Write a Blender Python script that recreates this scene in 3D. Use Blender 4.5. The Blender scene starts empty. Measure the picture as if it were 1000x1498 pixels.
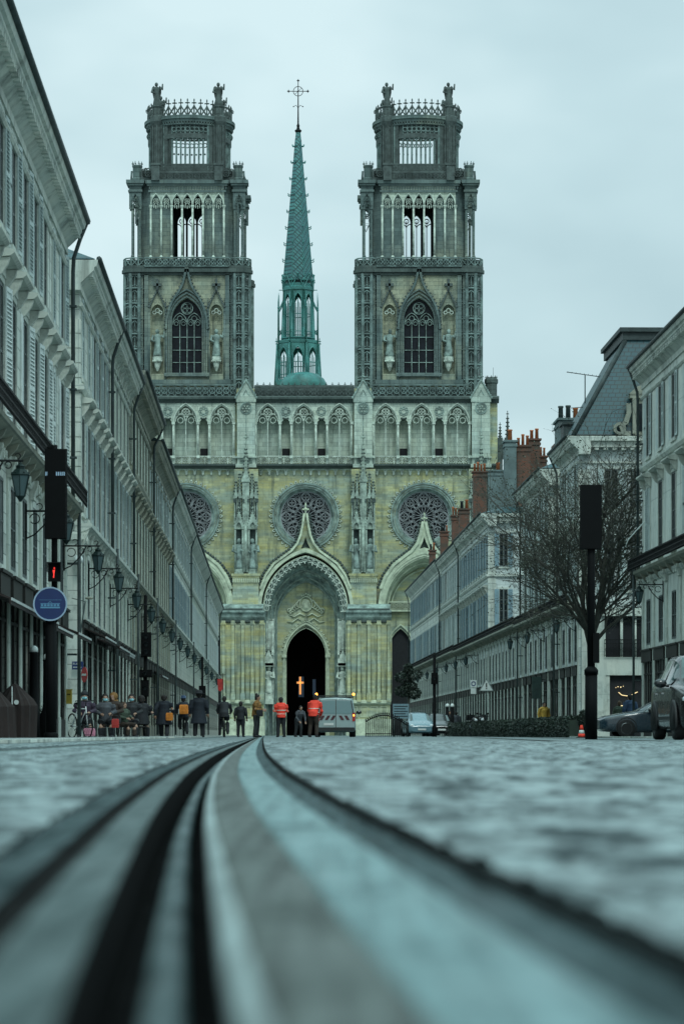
import bpy, bmesh, math, random
from mathutils import Vector, Matrix, noise
from mathutils.geometry import tessellate_polygon
random.seed(11)
sc = bpy.context.scene
col = sc.collection
PI = math.pi
F = 4200.0          # focal length in picture units
HC = 0.10           # lens height above the paving

# ------------------------------------------------------------------ mesh builder
class MB:
    def __init__(s, M=None):
        s.v = []; s.f = []; s.sm = []; s.mi = []; s.cur = 0; s.smooth = False
        s.M = M.copy() if M else Matrix.Identity(4)
    def add(s, vs, fs, smooth=None):
        o = len(s.v); M = s.M
        s.v.extend([M @ Vector(p) for p in vs])
        sm = s.smooth if smooth is None else smooth
        for f in fs:
            s.f.append(tuple(i + o for i in f)); s.sm.append(sm); s.mi.append(s.cur)
    def box(s, x0, x1, y0, y1, z0, z1):
        s.add([(x0,y0,z0),(x1,y0,z0),(x1,y1,z0),(x0,y1,z0),(x0,y0,z1),(x1,y0,z1),(x1,y1,z1),(x0,y1,z1)],
              [(0,1,2,3),(4,7,6,5),(0,4,5,1),(1,5,6,2),(2,6,7,3),(3,7,4,0)], False)
    def quad(s, a, b, c, d):
        s.add([a,b,c,d], [(0,1,2,3)], False)
    def plate(s, outer, holes, y0, y1):
        """flat panel in the x-z plane with holes, from y0 to y1 thick"""
        loops = [outer] + list(holes)
        tris = tessellate_polygon([[Vector((p[0], p[1], 0)) for p in L] for L in loops])
        pts = [p for L in loops for p in L]; n = len(pts)
        vs = [(p[0], y0, p[1]) for p in pts] + [(p[0], y1, p[1]) for p in pts]
        fs = [tuple(t) for t in tris] + [tuple(i + n for i in reversed(t)) for t in tris]
        k = 0
        for L in loops:
            m = len(L)
            for i in range(m):
                a = k + i; b = k + (i + 1) % m
                fs.append((a, b, b + n, a + n))
            k += m
        s.add(vs, fs, False)
    def prof(s, poly, x0, x1):
        """profile in the y-z plane carried along x"""
        n = len(poly)
        vs = [(x0, p[0], p[1]) for p in poly] + [(x1, p[0], p[1]) for p in poly]
        fs = [(i, (i+1) % n, (i+1) % n + n, i + n) for i in range(n)] + [tuple(range(n)), tuple(range(2*n-1, n-1, -1))]
        s.add(vs, fs, False)
    def bar(s, path, w, y0, y1, closed=False):
        """strip of width w following a path in the x-z plane"""
        n = len(path)
        if n < 2: return
        vs = []
        for i in range(n):
            if closed: a = path[i-1]; b = path[(i+1) % n]
            else: a = path[max(i-1, 0)]; b = path[min(i+1, n-1)]
            dx, dz = b[0]-a[0], b[1]-a[1]; l = math.hypot(dx, dz) or 1
            nx, nz = -dz/l*w/2, dx/l*w/2
            px, pz = path[i]
            vs += [(px+nx,y0,pz+nz),(px-nx,y0,pz-nz),(px-nx,y1,pz-nz),(px+nx,y1,pz+nz)]
        fs = []
        for i in range(n if closed else n-1):
            a = i*4; b = ((i+1) % n)*4
            for k in range(4):
                fs.append((a+k, a+(k+1) % 4, b+(k+1) % 4, b+k))
        if not closed:
            fs += [(0,1,2,3), (n*4-1, n*4-2, n*4-3, n*4-4)]
        s.add(vs, fs, False)
    def tube(s, pts, r, n=6, closed=False):
        P = [Vector(p) for p in pts]; m = len(P)
        R = r if isinstance(r, (list, tuple)) else [r]*m
        vs = []; up = Vector((0.13, 0.31, 0.94))
        for i in range(m):
            d = (P[(i+1) % m] - P[i-1]) if closed else (P[min(i+1, m-1)] - P[max(i-1, 0)])
            if d.length < 1e-9: d = Vector((0,0,1))
            d.normalize()
            a = d.cross(up)
            if a.length < 0.05: a = d.cross(Vector((1,0,0)))
            a.normalize(); b = d.cross(a)
            for k in range(n):
                t = 2*PI*k/n
                vs.append(P[i] + a*(math.cos(t)*R[i]) + b*(math.sin(t)*R[i]))
        fs = []
        for i in range(m if closed else m-1):
            a = i*n; b = ((i+1) % m)*n
            for k in range(n):
                fs.append((a+k, a+(k+1) % n, b+(k+1) % n, b+k))
        if not closed: fs += [tuple(range(n)), tuple(range(m*n-1, (m-1)*n-1, -1))]
        s.add(vs, fs, n > 4)
    def lathe(s, prof, cx=0, cy=0, n=12, sx=1, sy=1, a0=0.0, smooth=None, fold=0, nf=0):
        vs = []
        for (r, z) in prof:
            for k in range(n):
                t = a0 + 2*PI*k/n
                q = r*(1 + fold*math.sin(nf*t + z*0.35)) if fold else r
                vs.append((cx + q*sx*math.cos(t), cy + q*sy*math.sin(t), z))
        fs = []
        for i in range(len(prof)-1):
            a = i*n; b = a+n
            for k in range(n):
                fs.append((a+k, a+(k+1) % n, b+(k+1) % n, b+k))
        fs += [tuple(range(n)), tuple(range(len(prof)*n-1, (len(prof)-1)*n-1, -1))]
        s.add(vs, fs, (n > 8) if smooth is None else smooth)
    def ball(s, c, r, n=8, sx=1, sy=1, sz=1):
        m = max(4, n//2+1)
        prof = [(max(1e-4, r*math.sin(PI*i/m)), -r*math.cos(PI*i/m)) for i in range(m+1)]
        vs = []
        for (q, z) in prof:
            for k in range(n):
                t = 2*PI*k/n
                vs.append((c[0]+q*sx*math.cos(t), c[1]+q*sy*math.sin(t), c[2]+z*sz))
        fs = []
        for i in range(m):
            for k in range(n):
                fs.append((i*n+k, i*n+(k+1) % n, (i+1)*n+(k+1) % n, (i+1)*n+k))
        s.add(vs, fs, True)
    def build(s, name, mats, parent=None, link=True, recalc=True):
        me = bpy.data.meshes.new(name)
        me.from_pydata(s.v, [], s.f)
        me.polygons.foreach_set('use_smooth', s.sm)
        ms = mats if isinstance(mats, (list, tuple)) else [mats]
        for m in ms: me.materials.append(MAT[m] if isinstance(m, str) else m)
        if len(ms) > 1: me.polygons.foreach_set('material_index', s.mi)
        if recalc:
            bm = bmesh.new(); bm.from_mesh(me)
            bmesh.ops.recalc_face_normals(bm, faces=bm.faces)
            bm.to_mesh(me); bm.free()
        me.update()
        o = bpy.data.objects.new(name, me)
        if link: col.objects.link(o)
        if parent: o.parent = parent
        return o

def arcpts(cx, cz, r, a0, a1, n):
    return [(cx + r*math.cos(a0+(a1-a0)*i/n), cz + r*math.sin(a0+(a1-a0)*i/n)) for i in range(n+1)]
def circ(cx, cz, r, n=20):
    return [(cx + r*math.cos(2*PI*i/n), cz + r*math.sin(2*PI*i/n)) for i in range(n)]
def arch(cx, w, zb, zs, za, n=6, legs=True):
    """pointed (or round) arch outline: from the left foot over the apex to the right foot; works for z up or z down"""
    H = abs(za - zs); sg = 1 if za > zs else -1
    H = max(H, w/2)
    R = (w*w/4 + H*H)/w
    th = math.atan2(H, R - w/2) if R > w/2 + 1e-9 else PI/2
    pts = []
    if legs: pts.append((cx - w/2, zb))
    for i in range(n+1):
        t = th*i/n
        pts.append((cx - w/2 + R - R*math.cos(t), zs + sg*R*math.sin(t)))
    for i in range(n-1, -1, -1):
        t = th*i/n
        pts.append((cx + w/2 - R + R*math.cos(t), zs + sg*R*math.sin(t)))
    if legs: pts.append((cx + w/2, zb))
    return pts
def inst(o, parent=None, loc=None, rot=None, name=None):
    c = o.copy(); col.objects.link(c)
    if name: c.name = name
    if parent is not None: c.parent = parent
    if loc is not None: c.location = loc
    if rot is not None: c.rotation_euler = (0, 0, rot)
    return c
def copy_tree(o, parent=None):
    c = o.copy(); col.objects.link(c); c.parent = parent
    for ch in [x for x in o.children]: copy_tree(ch, c)
    return c
def thing(name, label, cat, loc=(0,0,0), rz=0, group=None):
    o = bpy.data.objects.new(name, None); col.objects.link(o)
    o.location = loc; o.rotation_euler = (0, 0, rz); o.empty_display_size = 0.3
    return tag(o, label, cat, group)
def tag(o, label=None, cat=None, group=None, kind=None):
    if label: o['label'] = label
    if cat: o['category'] = cat
    if group: o['group'] = group
    if kind: o['kind'] = kind
    return o
def lat(l, Y): return l - 0.025*Y          # distance from the street axis -> world x
def wx(px, Y): return (px - 500)/F*Y
def wz(py, Y): return HC + (1075 - py)/F*Y
ANG = math.atan(0.025)

# ------------------------------------------------------------------ materials
MAT = {}
def nmat(name):
    m = bpy.data.materials.new(name); m.use_nodes = True
    MAT[name] = m
    nt = m.node_tree; b = nt.nodes['Principled BSDF']
    return m, nt, b
def nd(nt, t, **kw):
    n = nt.nodes.new(t)
    for k, v in kw.items():
        if k.startswith('i_'):
            n.inputs[k[2:].replace('_', ' ')].default_value = v
        else: setattr(n, k, v)
    return n
def ramp(nt, src, stops):
    r = nt.nodes.new('ShaderNodeValToRGB')
    e = r.color_ramp.elements
    while len(e) < len(stops): e.new(0.5)
    for i, (p, c) in enumerate(stops):
        e[i].position = p; e[i].color = (c[0], c[1], c[2], 1) if isinstance(c, (tuple, list)) else (c, c, c, 1)
    nt.links.new(src, r.inputs[0])
    return r.outputs[0]
def mixc(nt, fac, a, b, mode='MIX'):
    m = nt.nodes.new('ShaderNodeMix'); m.data_type = 'RGBA'; m.blend_type = mode
    for sock, val in ((0, fac), (6, a), (7, b)):
        if hasattr(val, 'is_output'): nt.links.new(val, m.inputs[sock])
        elif isinstance(val, (int, float)): m.inputs[sock].default_value = val
        else: m.inputs[sock].default_value = (val[0], val[1], val[2], 1)
    return m.outputs[2]
def coords(nt, scale=(1,1,1), which='Object'):
    tc = nt.nodes.new('ShaderNodeTexCoord'); mp = nt.nodes.new('ShaderNodeMapping')
    mp.inputs['Scale'].default_value = scale
    nt.links.new(tc.outputs[which], mp.inputs[0])
    return mp.outputs[0]
def noise_(nt, vec, scale, detail=4, rough=0.6):
    n = nt.nodes.new('ShaderNodeTexNoise'); n.inputs['Scale'].default_value = scale
    n.inputs['Detail'].default_value = detail; n.inputs['Roughness'].default_value = rough
    nt.links.new(vec, n.inputs['Vector'])
    return n.outputs['Fac']
def stone(name, c1, c2, c3=None, blocks=(0.9, 0.35), mortar=0.55, stain=0.5, staincol=(0.05,0.06,0.055), bump=0.3, rough=0.85, patch=0.25, bcon=1.0, flat=False):
    """weathered block stone: block tones, broad patches, rain streaks"""
    m, nt, b = nmat(name)
    v = coords(nt)
    sp = nd(nt, 'ShaderNodeSeparateXYZ'); nt.links.new(v, sp.inputs[0])
    ad = nd(nt, 'ShaderNodeMath', operation='ADD'); nt.links.new(sp.outputs[0], ad.inputs[0]); nt.links.new(sp.outputs[1], ad.inputs[1])
    cb = nd(nt, 'ShaderNodeCombineXYZ'); nt.links.new(ad.outputs[0], cb.inputs[0]); nt.links.new(sp.outputs[2], cb.inputs[1])
    br = nd(nt, 'ShaderNodeTexBrick'); nt.links.new(cb.outputs[0], br.inputs['Vector'])
    br.inputs['Scale'].default_value = 1; br.inputs['Brick Width'].default_value = blocks[0]; br.inputs['Row Height'].default_value = blocks[1]
    br.inputs['Mortar Size'].default_value = 0.012 if blocks[1] < 0.5 else 0.02
    br.inputs['Color1'].default_value = (0,0,0,1); br.inputs['Color2'].default_value = (1,1,1,1); br.inputs['Mortar'].default_value = (0.5,0.5,0.5,1)
    br.inputs['Bias'].default_value = 0.0
    vp = coords(nt, (1,1,3.2)) if flat else v
    n1 = noise_(nt, vp, patch, 6, 0.65)
    base = mixc(nt, ramp(nt, n1, [(0.35, 0), (0.65, 1)]), c1, c2)
    if c3:
        n4 = noise_(nt, vp, patch*0.6+0.03, 5, 0.6)
        base = mixc(nt, ramp(nt, n4, [(0.5, 0), (0.68, 1)]), base, c3)
    tone = nd(nt, 'ShaderNodeMapRange'); nt.links.new(br.outputs['Color'], tone.inputs[0])
    tone.inputs['To Min'].default_value = 1-0.16*bcon; tone.inputs['To Max'].default_value = 1+0.14*bcon
    tcol = nd(nt, 'ShaderNodeCombineXYZ')
    for i in range(3): nt.links.new(tone.outputs[0], tcol.inputs[i])
    base = mixc(nt, 1.0, base, tcol.outputs[0], 'MULTIPLY')
    base = mixc(nt, br.outputs['Fac'], base, tuple(x*mortar for x in c1))
    vs = coords(nt, (1.3, 1.3, 0.12))
    st = noise_(nt, vs, 1.0, 6, 0.7)
    st2 = noise_(nt, v, 2.3, 5, 0.7)
    base = mixc(nt, ramp(nt, st, [(0.5, 0), (0.75, stain)]), base, staincol)
    base = mixc(nt, ramp(nt, st2, [(0.52, 0), (0.8, stain*0.7)]), base, staincol)
    nt.links.new(base, b.inputs['Base Color'])
    b.inputs['Roughness'].default_value = rough
    if bump:
        n3 = noise_(nt, v, 9, 5, 0.7)
        mx = nd(nt, 'ShaderNodeMath', operation='SUBTRACT'); nt.links.new(n3, mx.inputs[0]); nt.links.new(br.outputs['Fac'], mx.inputs[1])
        bp = nd(nt, 'ShaderNodeBump'); bp.inputs['Strength'].default_value = bump; bp.inputs['Distance'].default_value = 0.03
        nt.links.new(mx.outputs[0], bp.inputs['Height']); nt.links.new(bp.outputs[0], b.inputs['Normal'])
    return m
def plain(name, c, rough=0.6, metal=0.0, var=0.25, scale=3.0, bump=0.0, spec=0.5, coat=0.0):
    m, nt, b = nmat(name)
    v = coords(nt)
    n = noise_(nt, v, scale, 5, 0.65)
    k0, k1 = 1-var, 1+var
    cc = mixc(nt, ramp(nt, n, [(0.3, 0), (0.7, 1)]), tuple(x*k0 for x in c), tuple(min(1, x*k1) for x in c))
    nt.links.new(cc, b.inputs['Base Color'])
    b.inputs['Roughness'].default_value = rough; b.inputs['Metallic'].default_value = metal
    b.inputs['Specular IOR Level'].default_value = spec; b.inputs['Coat Weight'].default_value = coat
    if bump:
        bp = nd(nt, 'ShaderNodeBump'); bp.inputs['Strength'].default_value = bump; bp.inputs['Distance'].default_value = 0.02
        nt.links.new(noise_(nt, v, scale*6, 4), bp.inputs['Height']); nt.links.new(bp.outputs[0], b.inputs['Normal'])
    return m
def emit(name, c, strength):
    m, nt, b = nmat(name)
    b.inputs['Base Color'].default_value = (c[0], c[1], c[2], 1)
    b.inputs['Emission Color'].default_value = (c[0], c[1], c[2], 1)
    b.inputs['Emission Strength'].default_value = strength
    return m

# cathedral stones
stone('nave_stone', (0.36,0.41,0.31), (0.47,0.44,0.20), (0.27,0.345,0.30), (1.5,0.38), 0.72, 0.85, (0.055,0.085,0.08), patch=0.26, bcon=1.25, flat=True)
stone('pale_stone', (0.38,0.46,0.41), (0.50,0.56,0.46), None, (1.3,0.6), 0.55, 0.75, (0.08,0.10,0.09), patch=0.2)
stone('grey_stone', (0.08,0.12,0.115), (0.14,0.19,0.175), (0.22,0.26,0.20), (1.2,0.6), 0.6, 0.7, (0.03,0.045,0.045), patch=0.2, bump=0.5)
stone('tower_stone', (0.085,0.125,0.12), (0.14,0.185,0.175), (0.21,0.24,0.19), (1.2,0.6), 0.6, 0.8, (0.022,0.035,0.036), patch=0.16, bump=0.5)
stone('tower_pale', (0.24,0.28,0.22), (0.38,0.38,0.26), (0.09,0.13,0.125), (1.2,0.6), 0.6, 0.95, (0.035,0.052,0.05), patch=0.22, bump=0.5)
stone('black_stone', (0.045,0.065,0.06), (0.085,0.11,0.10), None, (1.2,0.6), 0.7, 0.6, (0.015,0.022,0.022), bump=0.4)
plain('carved_pale', (0.46,0.52,0.45), 0.85, var=0.5, scale=1.4, bump=0.4)
plain('carved_warm', (0.46,0.51,0.38), 0.85, var=0.4, scale=1.0, bump=0.4)
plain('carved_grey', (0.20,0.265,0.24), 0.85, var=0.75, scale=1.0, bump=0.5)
plain('carved_dark', (0.07,0.09,0.085), 0.85, var=0.5, scale=1.4, bump=0.5)
plain('void_dark', (0.012,0.013,0.016), 0.9, var=0.3)  # near-black colour stands for the unlit depth of openings
plain('church_glass', (0.006,0.008,0.012), 0.4, var=0.6, scale=2.0, spec=0.2)
plain('verdigris', (0.055,0.21,0.20), 0.55, var=0.45, scale=0.7, bump=0.2)
plain('iron_black', (0.006,0.007,0.0075), 0.6, var=0.3, spec=0.2)
# scale pattern on the spire
def spire_mat():
    m, nt, b = nmat('spire_lead')
    v = coords(nt)
    sp = nd(nt, 'ShaderNodeSeparateXYZ'); nt.links.new(v, sp.inputs[0])
    ad = nd(nt, 'ShaderNodeMath', operation='ADD'); nt.links.new(sp.outputs[0], ad.inputs[0]); nt.links.new(sp.outputs[1], ad.inputs[1])
    cb = nd(nt, 'ShaderNodeCombineXYZ'); nt.links.new(ad.outputs[0], cb.inputs[0]); nt.links.new(sp.outputs[2], cb.inputs[1])
    mp = nd(nt, 'ShaderNodeMapping'); mp.inputs['Rotation'].default_value = (0,0,math.radians(45)); nt.links.new(cb.outputs[0], mp.inputs[0])
    br = nd(nt, 'ShaderNodeTexBrick', offset=0.0); nt.links.new(mp.outputs[0], br.inputs['Vector'])
    br.inputs['Scale'].default_value = 1; br.inputs['Brick Width'].default_value = 0.75; br.inputs['Row Height'].default_value = 0.42; br.inputs['Mortar Size'].default_value = 0.07
    br.inputs['Color1'].default_value = (0.085,0.27,0.26,1); br.inputs['Color2'].default_value = (0.055,0.20,0.205,1); br.inputs['Mortar'].default_value = (0.02,0.06,0.06,1)
    n = noise_(nt, v, 0.5, 5)
    c = mixc(nt, ramp(nt, n, [(0.4,0),(0.7,0.6)]), br.outputs['Color'], (0.06,0.14,0.17))
    nt.links.new(c, b.inputs['Base Color']); b.inputs['Roughness'].default_value = 0.5
    bp = nd(nt, 'ShaderNodeBump', invert=True); bp.inputs['Strength'].default_value = 0.5; bp.inputs['Distance'].default_value = 0.1
    nt.links.new(br.outputs['Fac'], bp.inputs['Height']); nt.links.new(bp.outputs[0], b.inputs['Normal'])
spire_mat()
# street facades
stone('facade_grey', (0.50,0.54,0.50), (0.62,0.64,0.57), None, (1.1,0.42), 0.5, 0.95, (0.06,0.075,0.07), patch=0.5, bcon=1.2)
stone('facade_plaster', (0.54,0.59,0.55), (0.64,0.66,0.60), None, (6.0,3.0), 0.8, 0.85, (0.09,0.105,0.095), patch=0.4, bcon=0.2)
stone('facade_warm', (0.44,0.49,0.42), (0.53,0.55,0.45), (0.34,0.40,0.345), (1.1,0.42), 0.6, 0.85, (0.05,0.06,0.05), patch=0.45, bcon=1.0)
stone('facade_pale', (0.47,0.53,0.52), (0.60,0.64,0.61), None, (1.1,0.42), 0.65, 0.8, (0.10,0.125,0.12), patch=0.5, bcon=0.9)
stone('trim_stone', (0.45,0.50,0.46), (0.57,0.59,0.52), None, (2.4,2.0), 0.85, 0.85, (0.06,0.07,0.06), patch=0.7, bcon=0.3)
stone('trim_dirty', (0.20,0.215,0.18), (0.32,0.32,0.25), None, (2.4,2.0), 0.9, 0.8, (0.05,0.055,0.045), patch=0.8, bcon=0.3)
plain('shutter_white', (0.60,0.65,0.63), 0.6, var=0.15)
plain('shutter_grey', (0.40,0.47,0.46), 0.6, var=0.2)
plain('shutter_blue', (0.17,0.26,0.30), 0.55, var=0.25)
plain('sash_paint', (0.09,0.11,0.11), 0.5, var=0.15)
plain('curtain', (0.35,0.37,0.36), 0.9, var=0.3)
plain('wood_dark', (0.014,0.013,0.012), 0.5, var=0.5, spec=0.3)
plain('shop_green', (0.025,0.05,0.045), 0.5, var=0.4)
plain('canvas_pale', (0.42,0.44,0.43), 0.8, var=0.2)
plain('canvas_brown', (0.016,0.009,0.008), 0.85, var=0.35)
plain('zinc_pipe', (0.038,0.052,0.052), 0.6, var=0.4, spec=0.3)
def glass(name, tint=(0.008,0.011,0.013), rough=0.12):
    m, nt, b = nmat(name)
    v = coords(nt)
    n = noise_(nt, v, 0.9, 3)
    c = mixc(nt, ramp(nt, n, [(0.4,0),(0.62,1)]), tint, tuple(x*2.6 for x in tint))
    nt.links.new(c, b.inputs['Base Color'])
    b.inputs['Roughness'].default_value = rough; b.inputs['Specular IOR Level'].default_value = 0.5 if name == 'car_glass' else 0.16
    bp = nd(nt, 'ShaderNodeBump'); bp.inputs['Strength'].default_value = 0.06; bp.inputs['Distance'].default_value = 0.05
    nt.links.new(noise_(nt, v, 2.2, 2), bp.inputs['Height']); nt.links.new(bp.outputs[0], b.inputs['Normal'])
glass('window_glass'); glass('shop_glass', (0.012,0.014,0.015)); glass('car_glass', (0.03,0.05,0.05), 0.04)
def slate():
    m, nt, b = nmat('slate')
    v = coords(nt)
    sp = nd(nt, 'ShaderNodeSeparateXYZ'); nt.links.new(v, sp.inputs[0])
    ad = nd(nt, 'ShaderNodeMath', operation='ADD'); nt.links.new(sp.outputs[0], ad.inputs[0]); nt.links.new(sp.outputs[1], ad.inputs[1])
    cb = nd(nt, 'ShaderNodeCombineXYZ'); nt.links.new(ad.outputs[0], cb.inputs[0]); nt.links.new(sp.outputs[2], cb.inputs[1])
    br = nd(nt, 'ShaderNodeTexBrick'); nt.links.new(cb.outputs[0], br.inputs['Vector'])
    br.inputs['Scale'].default_value = 1; br.inputs['Brick Width'].default_value = 0.32; br.inputs['Row Height'].default_value = 0.20; br.inputs['Mortar Size'].default_value = 0.02
    br.inputs['Color1'].default_value = (0.018,0.07,0.085,1); br.inputs['Color2'].default_value = (0.027,0.09,0.105,1); br.inputs['Mortar'].default_value = (0.012,0.025,0.03,1)
    nt.links.new(mixc(nt, ramp(nt, noise_(nt, v, 0.8, 5), [(0.4,0),(0.7,0.5)]), br.outputs['Color'], (0.03,0.055,0.05)), b.inputs['Base Color'])
    b.inputs['Roughness'].default_value = 0.5
slate()
def brickm():
    m, nt, b = nmat('chimney_brick')
    v = coords(nt)
    sp = nd(nt, 'ShaderNodeSeparateXYZ'); nt.links.new(v, sp.inputs[0])
    ad = nd(nt, 'ShaderNodeMath', operation='ADD'); nt.links.new(sp.outputs[0], ad.inputs[0]); nt.links.new(sp.outputs[1], ad.inputs[1])
    cb = nd(nt, 'ShaderNodeCombineXYZ'); nt.links.new(ad.outputs[0], cb.inputs[0]); nt.links.new(sp.outputs[2], cb.inputs[1])
    br = nd(nt, 'ShaderNodeTexBrick'); nt.links.new(cb.outputs[0], br.inputs['Vector'])
    br.inputs['Scale'].default_value = 1; br.inputs['Brick Width'].default_value = 0.23; br.inputs['Row Height'].default_value = 0.09; br.inputs['Mortar Size'].default_value = 0.008
    br.inputs['Color1'].default_value = (0.17,0.052,0.028,1); br.inputs['Color2'].default_value = (0.09,0.042,0.028,1); br.inputs['Mortar'].default_value = (0.11,0.10,0.08,1)
    nt.links.new(mixc(nt, ramp(nt, noise_(nt, v, 1.3, 5), [(0.42,0),(0.68,0.85)]), br.outputs['Color'], (0.055,0.05,0.04)), b.inputs['Base Color'])
    b.inputs['Roughness'].default_value = 0.9
brickm()
plain('terracotta', (0.36,0.11,0.04), 0.8, var=0.35)
plain('render_grey', (0.11,0.15,0.15), 0.9, var=0.35, scale=0.8)
emit('glow_cross', (1.0,0.42,0.12), 0.8); emit('glow_glass', (0.30,0.50,0.75), 0.035); emit('glow_warm', (1.0,0.72,0.36), 0.9)
emit('glow_amber', (1.0,0.40,0.05), 4.0); emit('glow_red', (1.0,0.04,0.03), 0.8)
# ------------------------------------------------------------------ cathedral
CY = 396.0
plain('rose_bars', (0.27,0.29,0.30), 0.8, var=0.2); plain('carved_mid', (0.27,0.33,0.28), 0.85, var=0.65, scale=1.2, bump=0.5); plain('carved_slate', (0.13,0.18,0.17), 0.85, var=0.7, scale=1.0, bump=0.5)
CX0 = (445-500)/F*CY
def CM(dm=0.0):
    s = (CY+dm)/F
    return Matrix(((s,0,0,-500*s-CX0),(0,s,0,dm),(0,0,-s,1075*s+HC),(0,0,0,1)))
cath = thing('cathedral', 'gothic cathedral with two pierced towers, three rose windows and a green spire closing the street', 'cathedral', (CX0, CY, 0))
class CB(MB):
    def __init__(s, dm=0.0): super().__init__(CM(dm))

def statue(mb, u, d, y, h, seed=0, wings=False, arm=True):
    """draped standing figure, foot at y, h tall (y runs down)"""
    rnd = random.Random(seed)
    k = h/100.0
    pr = [(15,0),(16,8),(13,28),(11,48),(11,60),(13,70),(14,76),(9,81),(4,85)]
    mb.lathe([(r*k, y - z*k) for r, z in pr], u, d, 14, 1.0, 0.75, rnd.random(), True, 0.10, 6)
    mb.ball((u+rnd.uniform(-2,2)*k, d-1*k, y-93*k), 7.5*k, 10, 1, 1.05, 1.25)
    mb.tube([(u-15*k,d,y-78*k),(u-21*k,d-4*k,y-60*k),(u-8*k,d-14*k,y-54*k)], [5.5*k,5*k,3.5*k], 7)
    if arm: mb.tube([(u+15*k,d,y-78*k),(u+24*k,d-3*k,y-70*k),(u+26*k,d-6*k,y-95*k)], [5.5*k,4.8*k,3*k], 7)
    else: mb.tube([(u+15*k,d,y-78*k),(u+20*k,d-4*k,y-58*k),(u+6*k,d-14*k,y-62*k)], [5.5*k,5*k,3.5*k], 7)
    if wings:
        for sg in (-1, 1):
            o = [(u+sg*4*k, y-76*k), (u+sg*12*k, y-90*k), (u+sg*20*k, y-84*k), (u+sg*19*k, y-58*k), (u+sg*14*k, y-34*k), (u+sg*8*k, y-50*k)]
            mb.plate(o, [], d+9*k, d+13*k)
def quatre(mb, u, y, r, w, d0, d1):
    q = r*0.52
    for a in range(4):
        t = PI/4 + a*PI/2
        mb.bar(circ(u+q*math.cos(t), y+q*math.sin(t), r*0.48, 8), w, d0, d1, True)
def finial(mb, u, d, y, h, w=None):
    """fleuron: stem with two tiers of leaves, tip at y-h"""
    w = w or h*0.35
    mb.lathe([(w*0.22, y), (w*0.16, y-h*0.45), (w*0.5, y-h*0.52), (w*0.55, y-h*0.6), (w*0.14, y-h*0.68), (w*0.3, y-h*0.8), (w*0.28, y-h*0.88), (w*0.04, y-h)], u, d, 6, smooth=False)
    mb.box(u-w, u+w, d-w*0.22, d+w*0.22, y-h*0.60, y-h*0.50)
def pinnacle(mb, u, d, y0, y1, w, crk=5, n=8):
    """slender crocketed spirelet from y0 up to y1"""
    h = y0 - y1
    mb.lathe([(w*0.5, y0), (w*0.42, y0-h*0.12), (w*0.1, y0-h*0.88)], u, d, 4, a0=PI/4, smooth=False)
    finial(mb, u, d, y0-h*0.82, h*0.18, w*0.22)
    for i in range(crk):
        t = (i+0.6)/crk; yy = y0 - h*0.84*t; r = (w*0.45)*(1-t)+w*0.12*t
        for sx, sd in ((1,0),(-1,0),(0,-1)):
            mb.box(u+sx*r-w*0.09, u+sx*r+w*0.09, d+sd*r-w*0.09, d+sd*r+w*0.09, yy-w*0.14, yy+w*0.04)
def lancet_tracery(mb, u, w, yb, ys, ya, d0, d1, lights=2, t=1.2, quat=True):
    """mullions, cusped sub-arches and a foiled circle inside an arched opening"""
    lw = w/lights
    for i in range(1, lights):
        mb.box(u-w/2+i*lw-t/2, u-w/2+i*lw+t/2, d0, d1, ys-lw*0.1, yb)
    for i in range(lights):
        c = u-w/2+(i+0.5)*lw
        mb.bar(arch(c, lw*0.94, ys+lw*0.3, ys, ys-lw*0.75, 4, False), t, d0, d1)
        mb.bar(circ(c, ys-lw*0.12, lw*0.27, 8), t*0.7, d0, d1, True)
    if lights == 2:
        quatre(mb, u, ys-(ys-ya)*0.60, (ys-ya)*0.22, t*0.8, d0, d1)
        mb.bar(circ(u, ys-(ys-ya)*0.58, (ys-ya)*0.26, 12), t*0.8, d0, d1, True)
        for sg in (-1, 1):
            mb.bar([(u+sg*lw*0.5, ys-lw*0.7), (u+sg*lw*0.75, ys-lw*0.55), (u+sg*lw*0.6, ys-lw*1.0)], t*0.7, d0, d1)
    else:
        for sg in (-1, 1):
            mb.bar(arch(u+sg*w/4, w*0.49, ys+2, ys-lw*0.2, ys-w*0.40, 6, False), t, d0, d1)
            mb.bar(circ(u+sg*w/4, ys-lw*0.85, lw*0.36, 8), t*0.8, d0, d1, True)
        mb.bar(circ(u, ys-(ys-ya)*0.62, w*0.20, 16), t*1.1, d0, d1, True)
        quatre(mb, u, ys-(ys-ya)*0.62, w*0.17, t*0.7, d0, d1)

def crockets(mb, path, step, r, d):
    acc = 0
    for i in range(len(path)-1):
        a, b = path[i], path[i+1]; L = math.hypot(b[0]-a[0], b[1]-a[1])
        while acc <= L:
            t = acc/L if L else 0
            mb.ball((a[0]+(b[0]-a[0])*t, d, a[1]+(b[1]-a[1])*t), r, 6, 1, 1, 1)
            acc += step
        acc -= L

# ---- main body of the church behind the front
b = CB(3); b.box(204, 690, 20, 560, 566, 903); b.box(204, 410, 20, 560, 903.2, 1085); b.box(484, 690, 20, 560, 903.2, 1085); b.build('nave', 'nave_stone', cath)
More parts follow.
